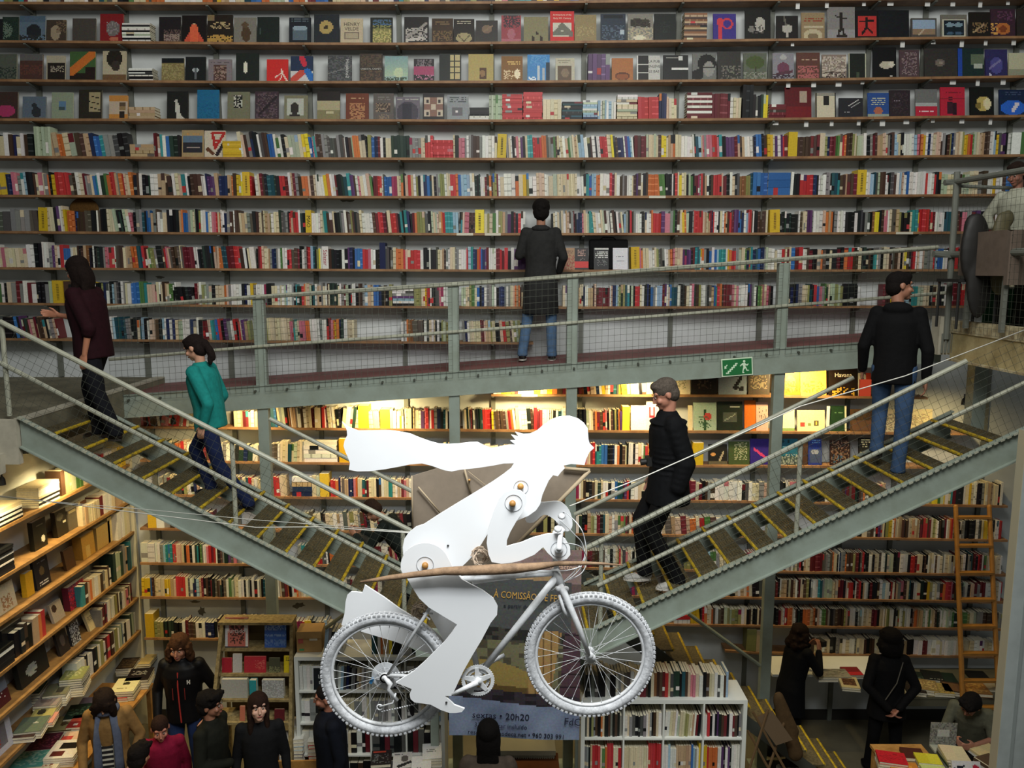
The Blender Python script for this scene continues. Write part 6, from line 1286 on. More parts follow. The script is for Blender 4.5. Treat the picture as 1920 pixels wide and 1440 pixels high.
stepbook(0, .76, .22, .25, 'blue layered mountains', '#3f62a8', n(0, .7, 1, .95, '#8fa4c4', .5), n(0, .45, 1, .55, '#7f97bd', .6), n(0, .1, 1, .35, '#6a86b8', .5), rr(0, .93, 1, 1, '#2a4a98'))
stepbook(1, .12, .10, .15, 'deep red small', '#a02430'); stepbook(1, .26, .09, .19, 'white slim', '#b9b5ad'); stepbook(1, .50, .22, .165, 'red with fine drawing', '#b03038', n(.5, .2, .95, .8, '#c9665c', .4)); stepbook(1, .76, .11, .15, 'olive photo', '#4c4c38', n(0, 0, 1, .4, '#8a885e', .4)); stepbook(1, .95, .09, .17, 'yellow with black lettering', '#d4bb22', tt(.2, .7, .9, .9, '#3a3418'))
stepbook(2, .26, .26, .20, 'pale grey block of pages', '#a8a69a', t=.08, lean=1); stepbook(2, .50, .07, .19, 'teal spine', '#2f8f92', t=.06, lean=1); stepbook(2, .76, .22, .19, 'silvery wrapped books', '#9a9a94', n(0, 0, 1, 1, '#b9b9b4', .4), t=.05, lean=2)
stepbook(3, .38, .05, .15, 'salmon thin', '#b56a50'); stepbook(3, .48, .05, .16, 'crimson thin', '#a02434'); stepbook(3, .85, .10, .12, 'dark red shadowed', '#5a1f22')

# crate with white books beside it
cr = empty('book_crate', (P(568, 1420, Z=.85).x, P(568, 1420, Z=.85).y, 0), R(2), 'low wooden crate stand filled with white-edged books', 'crate')
def crp(x, y, z): return P(x, y, Z=z)
c0 = crp(565, 1405, .80); cr.location = (c0.x, c0.y, 0)
b = MB(); b.box(-.24, .24, -.20, -.18, .35, .80); b.build('front_board', 'wood', cr)
for sx in (-.24, .22):
    b = MB(); b.box(sx, sx+.02, -.18, .30, .35, .80); b.build('side_board', 'wood', cr)
b = MB(); b.box(-.22, .22, .28, .30, .35, .80); b.build('back_board', 'wood', cr)
b = MB(); b.box(-.22, .22, -.18, .28, .60, .62); b.build('bottom_board', 'wood', cr)
for sx in (-.22, .18):
    for sy in (-.18, .24):
        b = MB(); b.box(sx, sx+.04, sy, sy+.04, 0, .35); b.build('leg', 'wood', cr)
def topstack(px, py, z, w, d, count, t, desc, where, codes, rot=0, zbase=None):
    c = P(px, py, Z=z); rnd = random.Random(int(px))
    for k in range(count):
        base = PAL[codes[k % len(codes)]]; mb, pg = cover_book(w, d, t*.96, base, (), k, (2, 2))
        o = mb.build('table_book', 'print', label='%s, %s, %s from the top' % (desc, where, nth(k+1)), cat='book', group='books piled on the tables')
        o.rotation_euler = Euler((-R(90), 0, R(rot)+rnd.uniform(-.06, .06))); v = Matrix.Rotation(o.rotation_euler.z, 3, 'Z') @ Vector((0, -d/2, 0)); o.location = (c.x+v.x, c.y+v.y, z-k*t); pg.build('page_block', 'pages', o)
topstack(565, 1352, .98, .24, .20, 9, .040, 'white-edged paperback', 'back pile in the crate', 'wwcw', 5)
topstack(548, 1378, .94, .24, .18, 8, .040, 'white-edged paperback', 'front pile in the crate', 'wwlwB', 5)
topstack(592, 1380, .90, .13, .2, 7, .040, 'small white and red paperback', 'side pile in the crate', 'wrw', 5)

# table in the lower middle with white booklets, and the box of red and white parcels
tz = .78
tA = P(700, 1432, Z=tz); tB = P(832, 1432, Z=tz)
table('display_table', tA.x, tB.x+.03, 6.05, 7.0, tz, 'dark display table below the rear wheel', 'black')
for a in [(810, 1408, .19, .26, .12, 'plain white with black tag', '#cfcfcb', (tt(.2, .45, .7, .6, '#6a6a66'), rr(.7, .88, .95, .96, '#26262a')), 6), (790, 1432, .19, .25, .10, 'white with small title', '#d0cfca', (tt(.3, .2, .6, .26, '#77777a'),), 5), (755, 1425, .19, .26, .04, 'white fashion magazine', '#c2bfb8', (el(.6, .6, .2, .2, '#5a5450'), ln(.3, .1, .9, .35, '#2a2826', .2), tt(.1, .85, .5, .93, '#4a4a48')), 6), (715, 1420, .2, .24, .04, 'black and red magazine', '#26201f', (rr(.1, .85, .7, .95, '#a84030'), n(.1, .1, .9, .7, '#5a5a58', .3)), 6)]:
    pile(*a, z=tz, where='table below the rear wheel')
nb_ = MB()
bxr = empty('parcel_box', P(1000, 1440, Y=7.3)-Vector((0, 0, .2)), 0, 'open brown box with red and white printed parcels under the banner', 'box')
q0 = P(1000, 1430, Y=7.3)
b = MB(); b.box(-.28, .26, 0, .30, -.15, .17); o = b.build('carton', mat('dark_card', '#6a4126', .8, scale=6), bxr)
for k in range(2):
    b = MB(); b.box(-.22+k*.24, .0+k*.24, -.012, -.002, -.12, .10); o = b.build('printed_parcel', flat('#b5222a'), bxr)
    b = MB(); b.box(-.21+k*.24, -.02+k*.24, -.016, -.012, -.0, .045); b.build('white_band', flat('#c9bfb0'), bxr)
    b = MB(); b.ball((-.115+k*.24, -.018, .055), (.045, .004, .03), 12, 6); b.build('round_emblem', flat('#6a2a20'), bxr)
rd = empty('ribbed_crate', P(990, 1408, Y=7.5), 0, 'pale ribbed plastic crate on the brown box under the banner', 'crate')
b = MB(); b.box(-.30, .28, 0, .25, -.05, .0); b.box(-.29, .27, .01, .25, -.11, -.05)
for k in range(30): b.box(-.29+k*.0188, -.283+k*.0188, -.004, .012, -.10, -.05)
b.build('crate_wall', flat('#a8a58f'), rd)
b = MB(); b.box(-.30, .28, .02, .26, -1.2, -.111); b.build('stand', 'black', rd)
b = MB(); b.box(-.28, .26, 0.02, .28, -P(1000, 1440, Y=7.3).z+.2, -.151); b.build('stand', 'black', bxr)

# ================================================================ right: wooden ladder, tables, chairs
lr = empty('library_ladder', (4.6, 8.9, 0), 0, 'tall yellow-orange wooden ladder leaning on the right shelves', 'ladder')
lm = mat('orange_pine', '#a3702c', .5, scale=10, amt=.25)
def lpt(x, y, t): return P(x, y, Y=9.10-.55*t)
tops = (1792, 1855); bots = (1806, 1874)
for tp, bt in zip(tops, bots):
    a = lpt(tp, 951, 0); c = P(bt, 1340, Y=8.5); c.z = 0 if True else c.z
    q = P(bt, 1335, Y=8.55); d = (q-a); e2 = a+d*(a.z/(a.z-q.z)); e2.z = 0
    b = MB(); b.tube([e2, a], [.030, .026], 8); b.ball(a, (.028, .026, .035), 10, 6); add(b, 'side_rail', lm, lr)
for k, y in enumerate((970, 1023, 1074, 1124, 1174, 1225, 1276, 1326)):
    t = (y-951)/385; xa = tops[0]+(bots[0]-tops[0])*t; xb = tops[1]+(bots[1]-tops[1])*t
    pa, pb = lpt(xa, y, t), lpt(xb, y, t); b = MB(); m = (pa+pb)/2; b.box(pa.x, pb.x, m.y-.035, m.y+.035, m.z-.014, m.z+.014); add(b, 'rung', lm, lr)
# wall table on the right with books lying on it
T2 = .80
t2 = table('display_table', 4.42, 6.2, 8.62, 9.3, T2, 'long low display table against the right shelves', flat('#5d5a48'))
b = MB(); b.box(3.05, 4.38, 8.80, 9.45, .95, .98); o = b.build('wall_ledge', 'white', label='narrow pale ledge against the wall behind the woman in black', cat='shelf')
for a in [(1560, 1262, .38, .20, .06, 'wide pale page-edge', '#8f8a76', (n(0, 0, 1, 1, '#6f6a58', .3),), 0, .98), (1597, 1258, .2, .2, .05, 'red and dark', '#7a2024', (rr(.0, .0, 1, .4, '#b02a2e'),), 0, .98), (1592, 1279, .20, .26, .05, 'cream-framed brown picture', '#b5a87c', (rr(.15, .2, .85, .85, '#4a3020'), n(.15, .2, .85, .85, '#6a4a34', .4)), -12, .98)]: pile(*a, where='wall ledge on the right')
for a in [(1720, 1268, .22, .24, .04, 'dark green glossy', '#1f2a24', (n(.2, .2, .8, .5, '#4a5a50', .3),), -14), (1748, 1266, .22, .24, .05, 'black with pale caption', '#191c1a', (tt(.3, .1, .9, .2, '#9c9c8f'),), -14), (1775, 1270, .2, .24, .03, 'deep green', '#1c2c22', (), -12),
          (1715, 1288, .22, .24, .05, 'dark album', '#241f1c', (n(.1, .1, .9, .9, '#3c332c', .4),), -16), (1738, 1284, .22, .26, .06, 'tan map', '#8a7448', (n(.1, .1, .9, .9, '#b59f68', .4),), -18), (1765, 1290, .22, .24, .05, 'yellowed print', '#a08c50', (n(.1, .1, .9, .9, '#6a5a34', .3),), -10), (1785, 1288, .2, .24, .05, 'brown framed print', '#3c2c1c', (rr(.1, .1, .9, .9, '#6a4c30'),), -16),
          (1830, 1290, .26, .28, .04, 'orange-gold illustrated', '#a0703a', (n(.1, .1, .9, .9, '#c9984c', .4),), -8), (1832, 1265, .22, .2, .03, 'black slim', '#17181a', (), -6), (1860, 1286, .2, .2, .03, 'pale sheet', '#a89a7c', (), -6)]:
    pile(*a, z=T2, where='right wall table')
# near table, bottom right
T3 = .88
p3 = P(1640, 1440, Z=T3); table('display_table', P(1650, 1420, Z=T3).x, 4.17, 6.2, P(1650, 1395, Z=T3).y, T3, 'display table at the bottom right corner with colourful books', 'wood')
for a in [(1672, 1420, .26, .20, .10, 'bright red', '#c21f2a', (n(.1, .1, .9, .9, '#a01a24', .3),), -14), (1712, 1412, .2, .18, .04, 'dark brown', '#4a241c', (), -8), (1740, 1422, .22, .17, .06, 'bright yellow', '#d6cc3a', (rr(.0, .0, .5, 1, '#cbbf30'),), -10), (1695, 1438, .26, .16, .06, 'orange round design', '#c9812f', (el(.5, .5, .3, .3, '#e09a3c'),), -10), (1750, 1440, .22, .16, .04, 'lime pale', '#c2cc7a', (), -8),
          (1850, 1408, .26, .24, .05, 'open cream notebook', '#cdbb8a', (), 14), (1862, 1430, .2, .26, .07, 'brown framed', '#5a4634', (rr(0, 0, .1, 1, '#d0c6a8'),), 20)]:
    pile(*a, z=T3, where='bottom right table')
topstack(1790, 1412, 1.02, .22, .26, 5, .028, 'grey-edged paperback', 'upright rack pile, bottom right table', 'ceGe', -8)
st_ = empty('card_stand', P(1767, 1400, Z=T3), R(-4), 'patterned grey card stand with blank oval label, bottom right table', 'stand'); st_.location.z = T3
b = MB(); g = paint(22, 16, '#8d8b80', (n(0, 0, 1, 1, '#6c6a62', .4), rr(.28, .35, .72, .68, '#b9b7aa')), 3)
for j in range(16):
    for i in range(22):
        x0, x1 = -.13+.26*i/22, -.13+.26*(i+1)/22; z0, z1 = .02+.24*j/16, .02+.24*(j+1)/16
        b.add([(x0, 0, z0), (x1, 0, z0), (x1, 0, z1), (x0, 0, z1)], [(0, 1, 2, 3)], g[j][i])
o = b.build('card_face', 'print', st_); o.modifiers.new('t', 'SOLIDIFY').thickness = .004
b = MB(); b.box(-.13, .13, -.12, .0, .001, .02); b.build('tray', 'steelL', st_)
fk = P(1800, 1430, Z=1.0); mb, pg = cover_book(.26, .20, .02, '#c9c6c2', (el(.25, .6, .12, .2, '#22242c'), ln(.15, .3, .4, .8, '#22242c', .06), ln(.4, .3, .1, .7, '#22242c', .05), el(.82, .7, .12, .16, '#b02a3c'), n(.4, .0, 1, .5, '#a48aa8', .4)), 3)
o = mb.build('display_book', 'print', label='white book with black brush mark and red dot, leaning at the bottom right', cat='book'); o.location = (fk.x, fk.y-.16, T3+.004); o.rotation_euler = (-R(24), 0, R(-4)); pg.build('page_block', 'pages', o)
# folded wooden deck chair against the column
dc = empty('wooden_folding_chair', (P(1440, 1400, Y=7.3).x, 7.3, 0), 0, 'folded orange-brown wooden chair leaning at the grey column, lower right', 'chair')
for q in (((1402, 1370), (1440, 1440)), ((1440, 1330), (1412, 1420)), ((1470, 1355), (1440, 1445)), ((1412, 1335), (1462, 1425))):
    b = MB(); p1, p2 = P(*q[0], Y=7.3), P(*q[1], Y=7.2); d = p2-p1; p2 = p1+d*(p1.z/max(.01, (p1.z-p2.z))) if p1.z-p2.z > .2 else p2; p2.z = max(p2.z, .01); b.tube([p1, p2], .013, 6); add(b, 'leg', flat('#5a4326'), dc)
b = MB(); p1, p2 = P(1418, 1345, Y=7.31), P(1455, 1398, Y=7.2); b.prism([p1, p1+Vector((.16, 0, .06)), p2+Vector((.16, 0, .06)), p2], (0, .02, 0)); add(b, 'seat', flat('#4f3c22'), dc)
# ================================================================ people
def cloth(col, c2=None, sc=18, bump=.35, rough=.85):
    k = 'cloth_'+col.strip('#')
    if k in bpy.data.materials: return bpy.data.materials[k]
    return mat(k, col, rough, scale=sc, amt=.25, col2=c2, bump=bump)
def skinm(col='#b98468'):
    k = 'skin_'+col.strip('#')
    return bpy.data.materials[k] if k in bpy.data.materials else mat(k, col, .55, scale=12, amt=.08)
def remesh(mb, name, m, parent, vox, iters=5, fac=.5):
    o = mb.build(name, m); md = o.modifiers.new('r', 'REMESH'); md.mode = 'VOXEL'; md.voxel_size = vox
    sm = o.modifiers.new('s', 'SMOOTH'); sm.iterations = iters; sm.factor = fac
    dg = bpy.context.evaluated_depsgraph_get(); me = bpy.data.meshes.new_from_object(o.evaluated_get(dg)); old = o.data
    o.modifiers.clear(); o.data = me; bpy.data.meshes.remove(old); me.polygons.foreach_set('use_smooth', [True]*len(me.polygons))
    o.parent = parent; return o
def cap(mb, p, q, r1, r2, n=10):
    mb.tube([p, q], [r1, r2], n); mb.ball(p, r1, n, 7); mb.ball(q, r2, n, 7)
def lofts(mb, rings, n=18):
    """rings: (centre, side axis*half width, front axis*half depth)"""
    vs = []; fs = []
    for c, a, b in rings:
        for k in range(n):
            t = 2*math.pi*k/n; vs.append(Vector(c)+a*math.cos(t)+b*math.sin(t))
    for i in range(len(rings)-1):
        for k in range(n):
            k2 = (k+1) % n; fs.append((i*n+k, i*n+k2, (i+1)*n+k2, (i+1)*n+k))
    fs += [tuple(range(n-1, -1, -1)), tuple((len(rings)-1)*n+k for k in range(n))]
    mb.add(vs, fs)
J0 = dict(pel=(0, 0, .95), che=(0, 0, 1.24), nk=(0, .005, 1.47), hd=(0, -.015, 1.63), shR=(-.162, .008, 1.405), shL=(.162, .008, 1.405), elR=(-.215, .035, 1.12), elL=(.215, .035, 1.12),
          wrR=(-.235, -.04, .885), wrL=(.235, -.04, .885), hiR=(-.09, 0, .93), hiL=(.09, 0, .93), knR=(-.10, -.02, .50), knL=(.10, -.02, .50), anR=(-.10, .03, .085), anL=(.10, .03, .085))
def lean(deg, side=0, keep=()):
    """joint overrides for a torso bent forward by deg about the pelvis"""
    m = Matrix.Rotation(R(deg), 3, 'X') @ Matrix.Rotation(R(side), 3, 'Y'); pv = Vector(J0['pel']); out = {}
    for k in ('che', 'nk', 'hd', 'shR', 'shL', 'elR', 'elL', 'wrR', 'wrL'):
        if k not in keep: out[k] = tuple(pv+m @ (Vector(J0[k])-pv))
    return out
def hand(mb, wr, d, palm_n, thumb_side, curl=.5, s=1.0):
    """palm and five separate fingers; d: direction of the hand, palm_n: where the palm faces"""
    d = d.normalized(); nrm = (palm_n-d*palm_n.dot(d)).normalized(); sd = d.cross(nrm).normalized()*thumb_side
    def pt(a, b, c): return wr+(d*a+sd*b+nrm*c)*s
    lofts(mb, [(pt(-.01, 0, 0), sd*.024*s, nrm*.017*s), (pt(.03, .002, 0), sd*.036*s, nrm*.016*s), (pt(.075, 0, 0), sd*.040*s, nrm*.014*s), (pt(.09, 0, 0), sd*.036*s, nrm*.011*s)], 12)
    for i, (b, L) in enumerate(((.028, .072), (.010, .080), (-.010, .074), (-.028, .058))):
        c1 = curl*(.8+.1*i); p0 = pt(.082, b, 0); p1 = pt(.082+L*.45*math.cos(c1*.6), b*1.08, L*.45*math.sin(c1*.6)); p2 = pt(.082+L*.45*math.cos(c1*.6)+L*.32*math.cos(c1*1.3), b*1.1, L*.45*math.sin(c1*.6)+L*.32*math.sin(c1*1.3))
        p3 = p2+(d*math.cos(c1*2)+nrm*math.sin(c1*2))*L*.26*s
        cap(mb, p0, p1, .0092*s, .0085*s, 8); cap(mb, p1, p2, .0085*s, .0078*s, 8); cap(mb, p2, p3, .0078*s, .0065*s, 8)
    t0 = pt(.02, .026, .004); t1 = pt(.052, .052, .014); t2 = pt(.080, .060, .022); cap(mb, t0, t1, .013*s, .0105*s, 8); cap(mb, t1, t2, .0105*s, .0085*s, 8)
HAIR = {
 'short': [((0, .018, .045), (.083, .098, .083)), ((0, .05, -.005), (.076, .062, .075)), ((0, -.04, .085), (.062, .045, .035))],
 'buzz': [((0, .016, .040), (.079, .094, .079)), ((0, .045, -.005), (.073, .058, .072))],
 'thick': [((0, .02, .05), (.092, .105, .088)), ((0, .05, -.01), (.085, .065, .085)), ((0, -.055, .085), (.07, .045, .04)), ((.03, -.07, .1), (.03, .03, .025)), ((-.05, -.03, .1), (.04, .04, .03))],
 'long': [((0, .018, .045), (.087, .102, .086)), ((0, .06, -.06), (.088, .055, .13)), ((0, .075, -.18), (.092, .042, .14)), ((0, .08, -.28), (.075, .035, .10)), ((.072, .01, -.04), (.022, .05, .11)), ((-.072, .01, -.04), (.022, .05, .11)), ((.068, .0, -.16), (.026, .04, .12)), ((-.068, .0, -.16), (.026, .04, .12))],
 'wavy': [((0, .018, .045), (.09, .104, .088)), ((0, .06, -.06), (.09, .06, .11)), ((.085, .0, -.03), (.032, .055, .08)), ((-.085, .0, -.03), (.032, .055, .08)), ((.095, .01, -.10), (.035, .05, .05)), ((-.095, .01, -.10), (.035, .05, .05)), ((.05, .08, -.12), (.05, .04, .05)), ((-.05, .08, -.12), (.05, .04, .05))],
 'pony': [((0, .018, .045), (.084, .1, .085)), ((0, .05, -.02), (.076, .06, .08)), ((0, .11, -.01), (.045, .045, .055)), ((.01, .135, -.09), (.04, .035, .09)), ((.02, .15, -.17), (.028, .026, .06)), ((0, -.03, .09), (.06, .05, .03))],
 'bushy': [((0, .03, .05), (.115, .12, .10)), ((0, .06, -.06), (.12, .085, .11)), ((.08, .03, -.04), (.05, .07, .09)), ((-.08, .03, -.04), (.05, .07, .09))],
 'bun': [((0, .016, .043), (.080, .096, .083)), ((0, .05, 0), (.073, .058, .07)), ((0, .115, .02), (.035, .03, .035))],
 'over': [((0, .0, .05), (.092, .108, .085)), ((0, .05, -.06), (.088, .06, .11)), ((.07, -.06, -.04), (.035, .045, .11)), ((-.07, -.05, -.04), (.035, .045, .11)), ((.03, -.085, .03), (.04, .03, .06)), ((-.04, -.08, .03), (.04, .03, .06))],
}
def person(label, at, yaw, h, pose=None, top=('jacket', '#1c1c1c'), bottom='#20222a', shoes='#1a1a1a', hair=('short', '#1a1310'), skin='#b07d62', head=(0, 0, 0), face=True, hands=(.5, .5), hem=.80, coll=True, build=1.0,
           handdir=None, show_legs=True, thick=0.0, skirt=None, extra=None, vis=('R', 'L')):
    k = h/1.75; J = {n_: Vector(v)*1.0 for n_, v in J0.items()}
    for n_, v in (pose or {}).items(): J[n_] = Vector(v)
    root = empty('person', at, R(yaw), label, 'person'); root.scale = (k, k, k)
    sm = skinm(skin); side = (J['shL']-J['shR']).normalized(); hs = (J['hiL']-J['hiR']).normalized()
    up = (J['nk']-J['pel']).normalized(); fr = side.cross(up).normalized()*1.0  # faces forward (-y at rest)
    if fr.y > 0 and abs(fr.z) < .9 and not pose: fr = -fr
    Mh = Matrix.Translation(J['hd']) @ Euler((R(head[0]), R(head[1]), R(head[2])), 'ZXY').to_matrix().to_4x4() @ Matrix.Scale(1.07, 4)
    H3 = Mh.to_3x3().to_4x4()
    # ---- body: one continuous skin surface
    b = MB()
    b.ball(Mh @ Vector((0, .012, .032)), (.074, .091, .084), 20, 14, H3); b.ball(Mh @ Vector((0, -.018, -.035)), (.058, .068, .062), 16, 12, H3); b.ball(Mh @ Vector((0, -.060, -.078)), (.026, .024, .022), 10, 8, H3)
    b.ball(Mh @ Vector((0, -.088, -.012)), (.012, .018, .026), 10, 8, H3); b.ball(Mh @ Vector((0, -.102, -.026)), (.014, .011, .010), 10, 8, H3)
    for s in (-1, 1):
        b.ball(Mh @ Vector((s*.076, .012, -.002)), (.010, .020, .030), 10, 8, H3); b.ball(Mh @ Vector((s*.036, -.062, -.024)), (.024, .022, .022), 10, 8, H3); b.ball(Mh @ Vector((s*.03, -.068, .036)), (.026, .013, .010), 10, 8, H3)
    b.ball(Mh @ Vector((0, -.078, -.054)), (.024, .012, .010), 10, 8, H3)
    cap(b, J['nk']-up*.04, Mh @ Vector((0, .02, -.06)), .052, .050); a_, f_ = side, fr
    lofts(b, [(J['pel']-up*.02, hs*.13, f_*.095), (J['pel']+up*.1, a_*.12, f_*.085), (J['che'], a_*.135, f_*.09), (J['che']+up*.14, a_*.15, f_*.085), (J['nk']-up*.03, a_*.06, f_*.055)])
    for s in 'RL':
        cap(b, J['sh'+s], J['el'+s], .042, .034); cap(b, J['el'+s], J['wr'+s], .034, .024)
        cap(b, J['hi'+s], J['kn'+s], .07, .045); cap(b, J['kn'+s], J['an'+s], .045, .032); ft = Vector((0, -1, 0)) if True else fr
        cap(b, J['an'+s]-Vector((0, 0, .04)), J['an'+s]+Vector((0, -.12, -.06)), .03, .026)
        if s in vis:
            d = (J['wr'+s]-J['el'+s]); sg_ = 1 if s == 'L' else -1
            dd = Vector(handdir[s]) if handdir and s in handdir else d
            inw = -side*sg_ if abs(dd.normalized().dot(side)) < .8 else Vector((0, 0, -1))
            hand(b, J['wr'+s]+d.normalized()*.005, dd, inw, (1 if (dd.normalized().cross((inw-dd.normalized()*inw.dot(dd.normalized())).normalized())).dot(Vector((0, -1, .3))) > 0 else -1), hands[0 if s == 'R' else 1])
    body = remesh(b, 'body', sm, root, .0075, 5, .5)
    if face:
        for s in (-1, 1):
            e = MB(); e.ball(Mh @ Vector((s*.029, -.0805, .010)), (.0105, .0065, .0052), 10, 8, H3); eo = e.build('eye', flat('#a39c92', .5), root, smooth=True)
            e = MB(); e.ball(Mh @ Vector((s*.029, -.0865, .010)), (.0050, .0036, .0048), 10, 8, H3); e.build('iris', flat('#1f1611', .5), eo, smooth=True)
            e = MB(); e.tube([Mh @ Vector((s*.012, -.089, .029)), Mh @ Vector((s*.03, -.088, .034)), Mh @ Vector((s*.047, -.074, .029))], [.0028, .0036, .002], 6); e.build('eyebrow', flat(hair[1]), root, smooth=True)
        e = MB(); e.ball(Mh @ Vector((0, -.0895, -.0535)), (.020, .006, .0055), 12, 8, H3); e.build('lips', flat('#8c4a42'), root, smooth=True)
    # ---- hair
    b = MB()
    for c, r in HAIR[hair[0]]:
        # long strands hang straight down from the head whatever its tilt
        if c[2] < -.10 and hair[0] in ('long', 'pony'):
            p = Mh @ Vector((c[0], c[1], -.06)); b.ball(p+Vector((0, 0, c[2]+.06)), r, 14, 10)
        else: b.ball(Mh @ Vector(c), r, 14, 10, H3)
    rnd = random.Random(int(h*1000)+int(yaw))
    if hair[0] in ('wavy', 'bushy', 'thick', 'over'):
        for c, r in HAIR[hair[0]]:
            for _ in range(10):
                v = Vector((rnd.gauss(0, 1), rnd.gauss(0, 1), rnd.gauss(0, 1))).normalized()
                q = Vector(c)+Vector((v.x*r[0], v.y*r[1], v.z*r[2]))*.93
                if q.y < -.05 and q.z < .06 and abs(q.x) < .06: continue
                b.ball(Mh @ q, rnd.uniform(.012, .022), 8, 6)
    remesh(b, 'hair', mat('hair_'+hair[1].strip('#')+hair[0], hair[1], .85, scale=60, amt=.45, bump=.6) if 'hair_'+hair[1].strip('#')+hair[0] not in bpy.data.materials else bpy.data.materials['hair_'+hair[1].strip('#')+hair[0]], root, .0085, 2)
    # ---- trousers
    b = MB(); t_ = .012*build
    lofts(b, [(J['pel']-up*.06, hs*.15*build, f_*.115), (J['pel']+up*.0, hs*.158*build, f_*.118), (J['pel']+up*.10, a_*.14*build, f_*.105)])
    for s in 'RL':
        hp = J['hi'+s]; kn = J['kn'+s]; an = J['an'+s]+Vector((0, 0, .0))
        cap(b, hp, kn, .088*build, .062*build); cap(b, kn, an, .062*build, .052*build)
        b.tube([an+Vector((0, 0, .03)), an-Vector((0, 0, .035))], [.054*build, .060*build], 12)
    remesh(b, 'trousers', cloth(bottom), root, .012, 3)
    # ---- shoes
    for s in 'RL':
        an = J['an'+s]; b = MB(); b.ball(an+Vector((0, .01, -.045)), (.040, .058, .040), 12, 8); b.ball(an+Vector((0, -.07, -.055)), (.044, .085, .030), 12, 8); b.ball(an+Vector((0, -.13, -.062)), (.040, .045, .024), 12, 8)
        so = remesh(b, 'shoe', cloth(shoes, bump=0, rough=.5), root, .010, 3)
        b = MB(); n_ = 16; pts = [(an.x+.046*math.cos(2*math.pi*i/n_), an.y-.06+.118*math.sin(2*math.pi*i/n_), an.z-.085) for i in range(n_)]
        b.prism(pts, (0, 0, .018)); b.build('sole', flat('#c9c5bb' if extra and 'white_sole' in extra else '#26221e'), so)
    # ---- upper garment
    ty, tc = top; w_ = 1.0*build+thick; b = MB()
    hb = J['pel']+Vector((0, 0, hem-.95)) if hem < .95 else J['pel']+up*(hem-.95)
    rings = []
    if hem < .80:
        rings.append((J['pel']+Vector((0, 0, hem-.95)), hs*.195*w_, f_*.155*w_)); rings.append((J['pel']-Vector((0, 0, .05)), hs*.178*w_, f_*.14*w_))
    else: rings.append((hb, hs*.168*w_, f_*.132*w_))
    rings += [(J['pel']+up*.10, a_*.158*w_, f_*.124*w_), (J['che']-up*.02, a_*.170*w_, f_*.130*w_), (J['che']+up*.09, a_*.176*w_, f_*.128*w_), (J['che']+up*.165, a_*.150*w_, f_*.105*w_), (J['nk']-up*.02, a_*.078*w_, f_*.075*w_), (J['nk']+up*(.02 if coll else -.005), a_*.066, f_*.066)]
    lofts(b, rings, 20)
    sl = .016*thick*3
    for s in 'RL':
        sh = J['sh'+s]; el_ = J['el'+s]; wr = J['wr'+s]
        b.ball(sh, .062*w_, 12, 8); cap(b, J['nk']-up*.055, sh, .050, .054*w_); cap(b, sh, el_, .059*w_+sl, .050*w_+sl)
        if ty == 'tshirt': continue
        if ty == 'pushed': cap(b, el_, el_.lerp(wr, .15), .055*w_, .048*w_)
        else: cap(b, el_, wr-(wr-el_).normalized()*.015, .049*w_+sl, .038*w_+sl)
    if ty == 'puffer':
        up_ = up
        for i in range(13):
            t = i/12; c = (J['pel']-up*.08).lerp(J['nk']-up*.07, t); wd = .175*w_ if t < .75 else .165*w_
            mm = Matrix((side, -f_, up)).transposed().to_4x4(); b.ball(c, (wd*1.0, .133*w_, .026), 18, 6, mm)
        for s in 'RL':
            for (p, q) in ((J['sh'+s], J['el'+s]), (J['el'+s], J['wr'+s])):
                for i in range(5):
                    b.ball(p.lerp(q, (i+.5)/5.4), .071*w_-.004*i*(1 if p == J['el'+s] else .3), 10, 6)
    if ty == 'hood':
        b.ball(J['nk']+Vector((0, .06, -.02)), (.12, .07, .06), 14, 8)
    gar = remesh(b, {'puffer': 'puffer_jacket', 'coat': 'coat', 'sweater': 'sweater', 'tshirt': 't_shirt', 'hood': 'hooded_jacket', 'pushed': 'sweater'}.get(ty, 'jacket'), cloth(tc), root, .011, 4 if ty != 'puffer' else 2)
    if extra:
        for f in extra:
            if callable(f): f(root, J, side, f_, up, Mh)
    return root
bpy.context.view_layer.update()
# the woman in maroon at the head of the left flight
def at(px, py, Y, z=None):
    p = P(px, py, Y=Y)
    if z is not None: p.z = z
    return p
lp_ = lean(8); lp_.update(elR=(-.16, -.20, 1.16), wrR=(-.12, -.42, 1.20), elL=(.20, .10, 1.10), wrL=(.20, .04, .86), knR=(-.09, -.14, .52), anR=(-.08, -.06, .10), knL=(.09, .06, .48), anL=(.09, .22, .12))
def tote(root, J, side, f_, up, Mh):
    pass
person('woman in maroon sweater with long dark hair, climbing at the top of the left stairs', at(187, 800, 7.22, 4.10), -97, 1.68, lp_, ('pushed', '#260c12'), '#15161b', '#201a17', ('long', '#1c120e'), '#b5795c', (20, 0, -4), hem=.80, build=1.22)
# girl in teal
lp_ = lean(10); lp_.update(elR=(-.22, .02, 1.12), wrR=(-.18, -.10, .92), elL=(.22, .10, 1.10), wrL=(.20, .02, .88), knR=(-.09, -.24, .58), anR=(-.08, -.08, .20), knL=(.09, .10, .48), anL=(.09, .40, .10))
person('young woman in a teal sweater with a loose ponytail, climbing the left stairs', at(402, 905, 7.25, 3.46), -98, 1.62, lp_, ('sweater', '#1c7f78'), '#1a2444', '#17171c', ('pony', '#1e1512'), '#c08f74', (24, 0, -2), hem=.82, build=1.08, thick=.05)
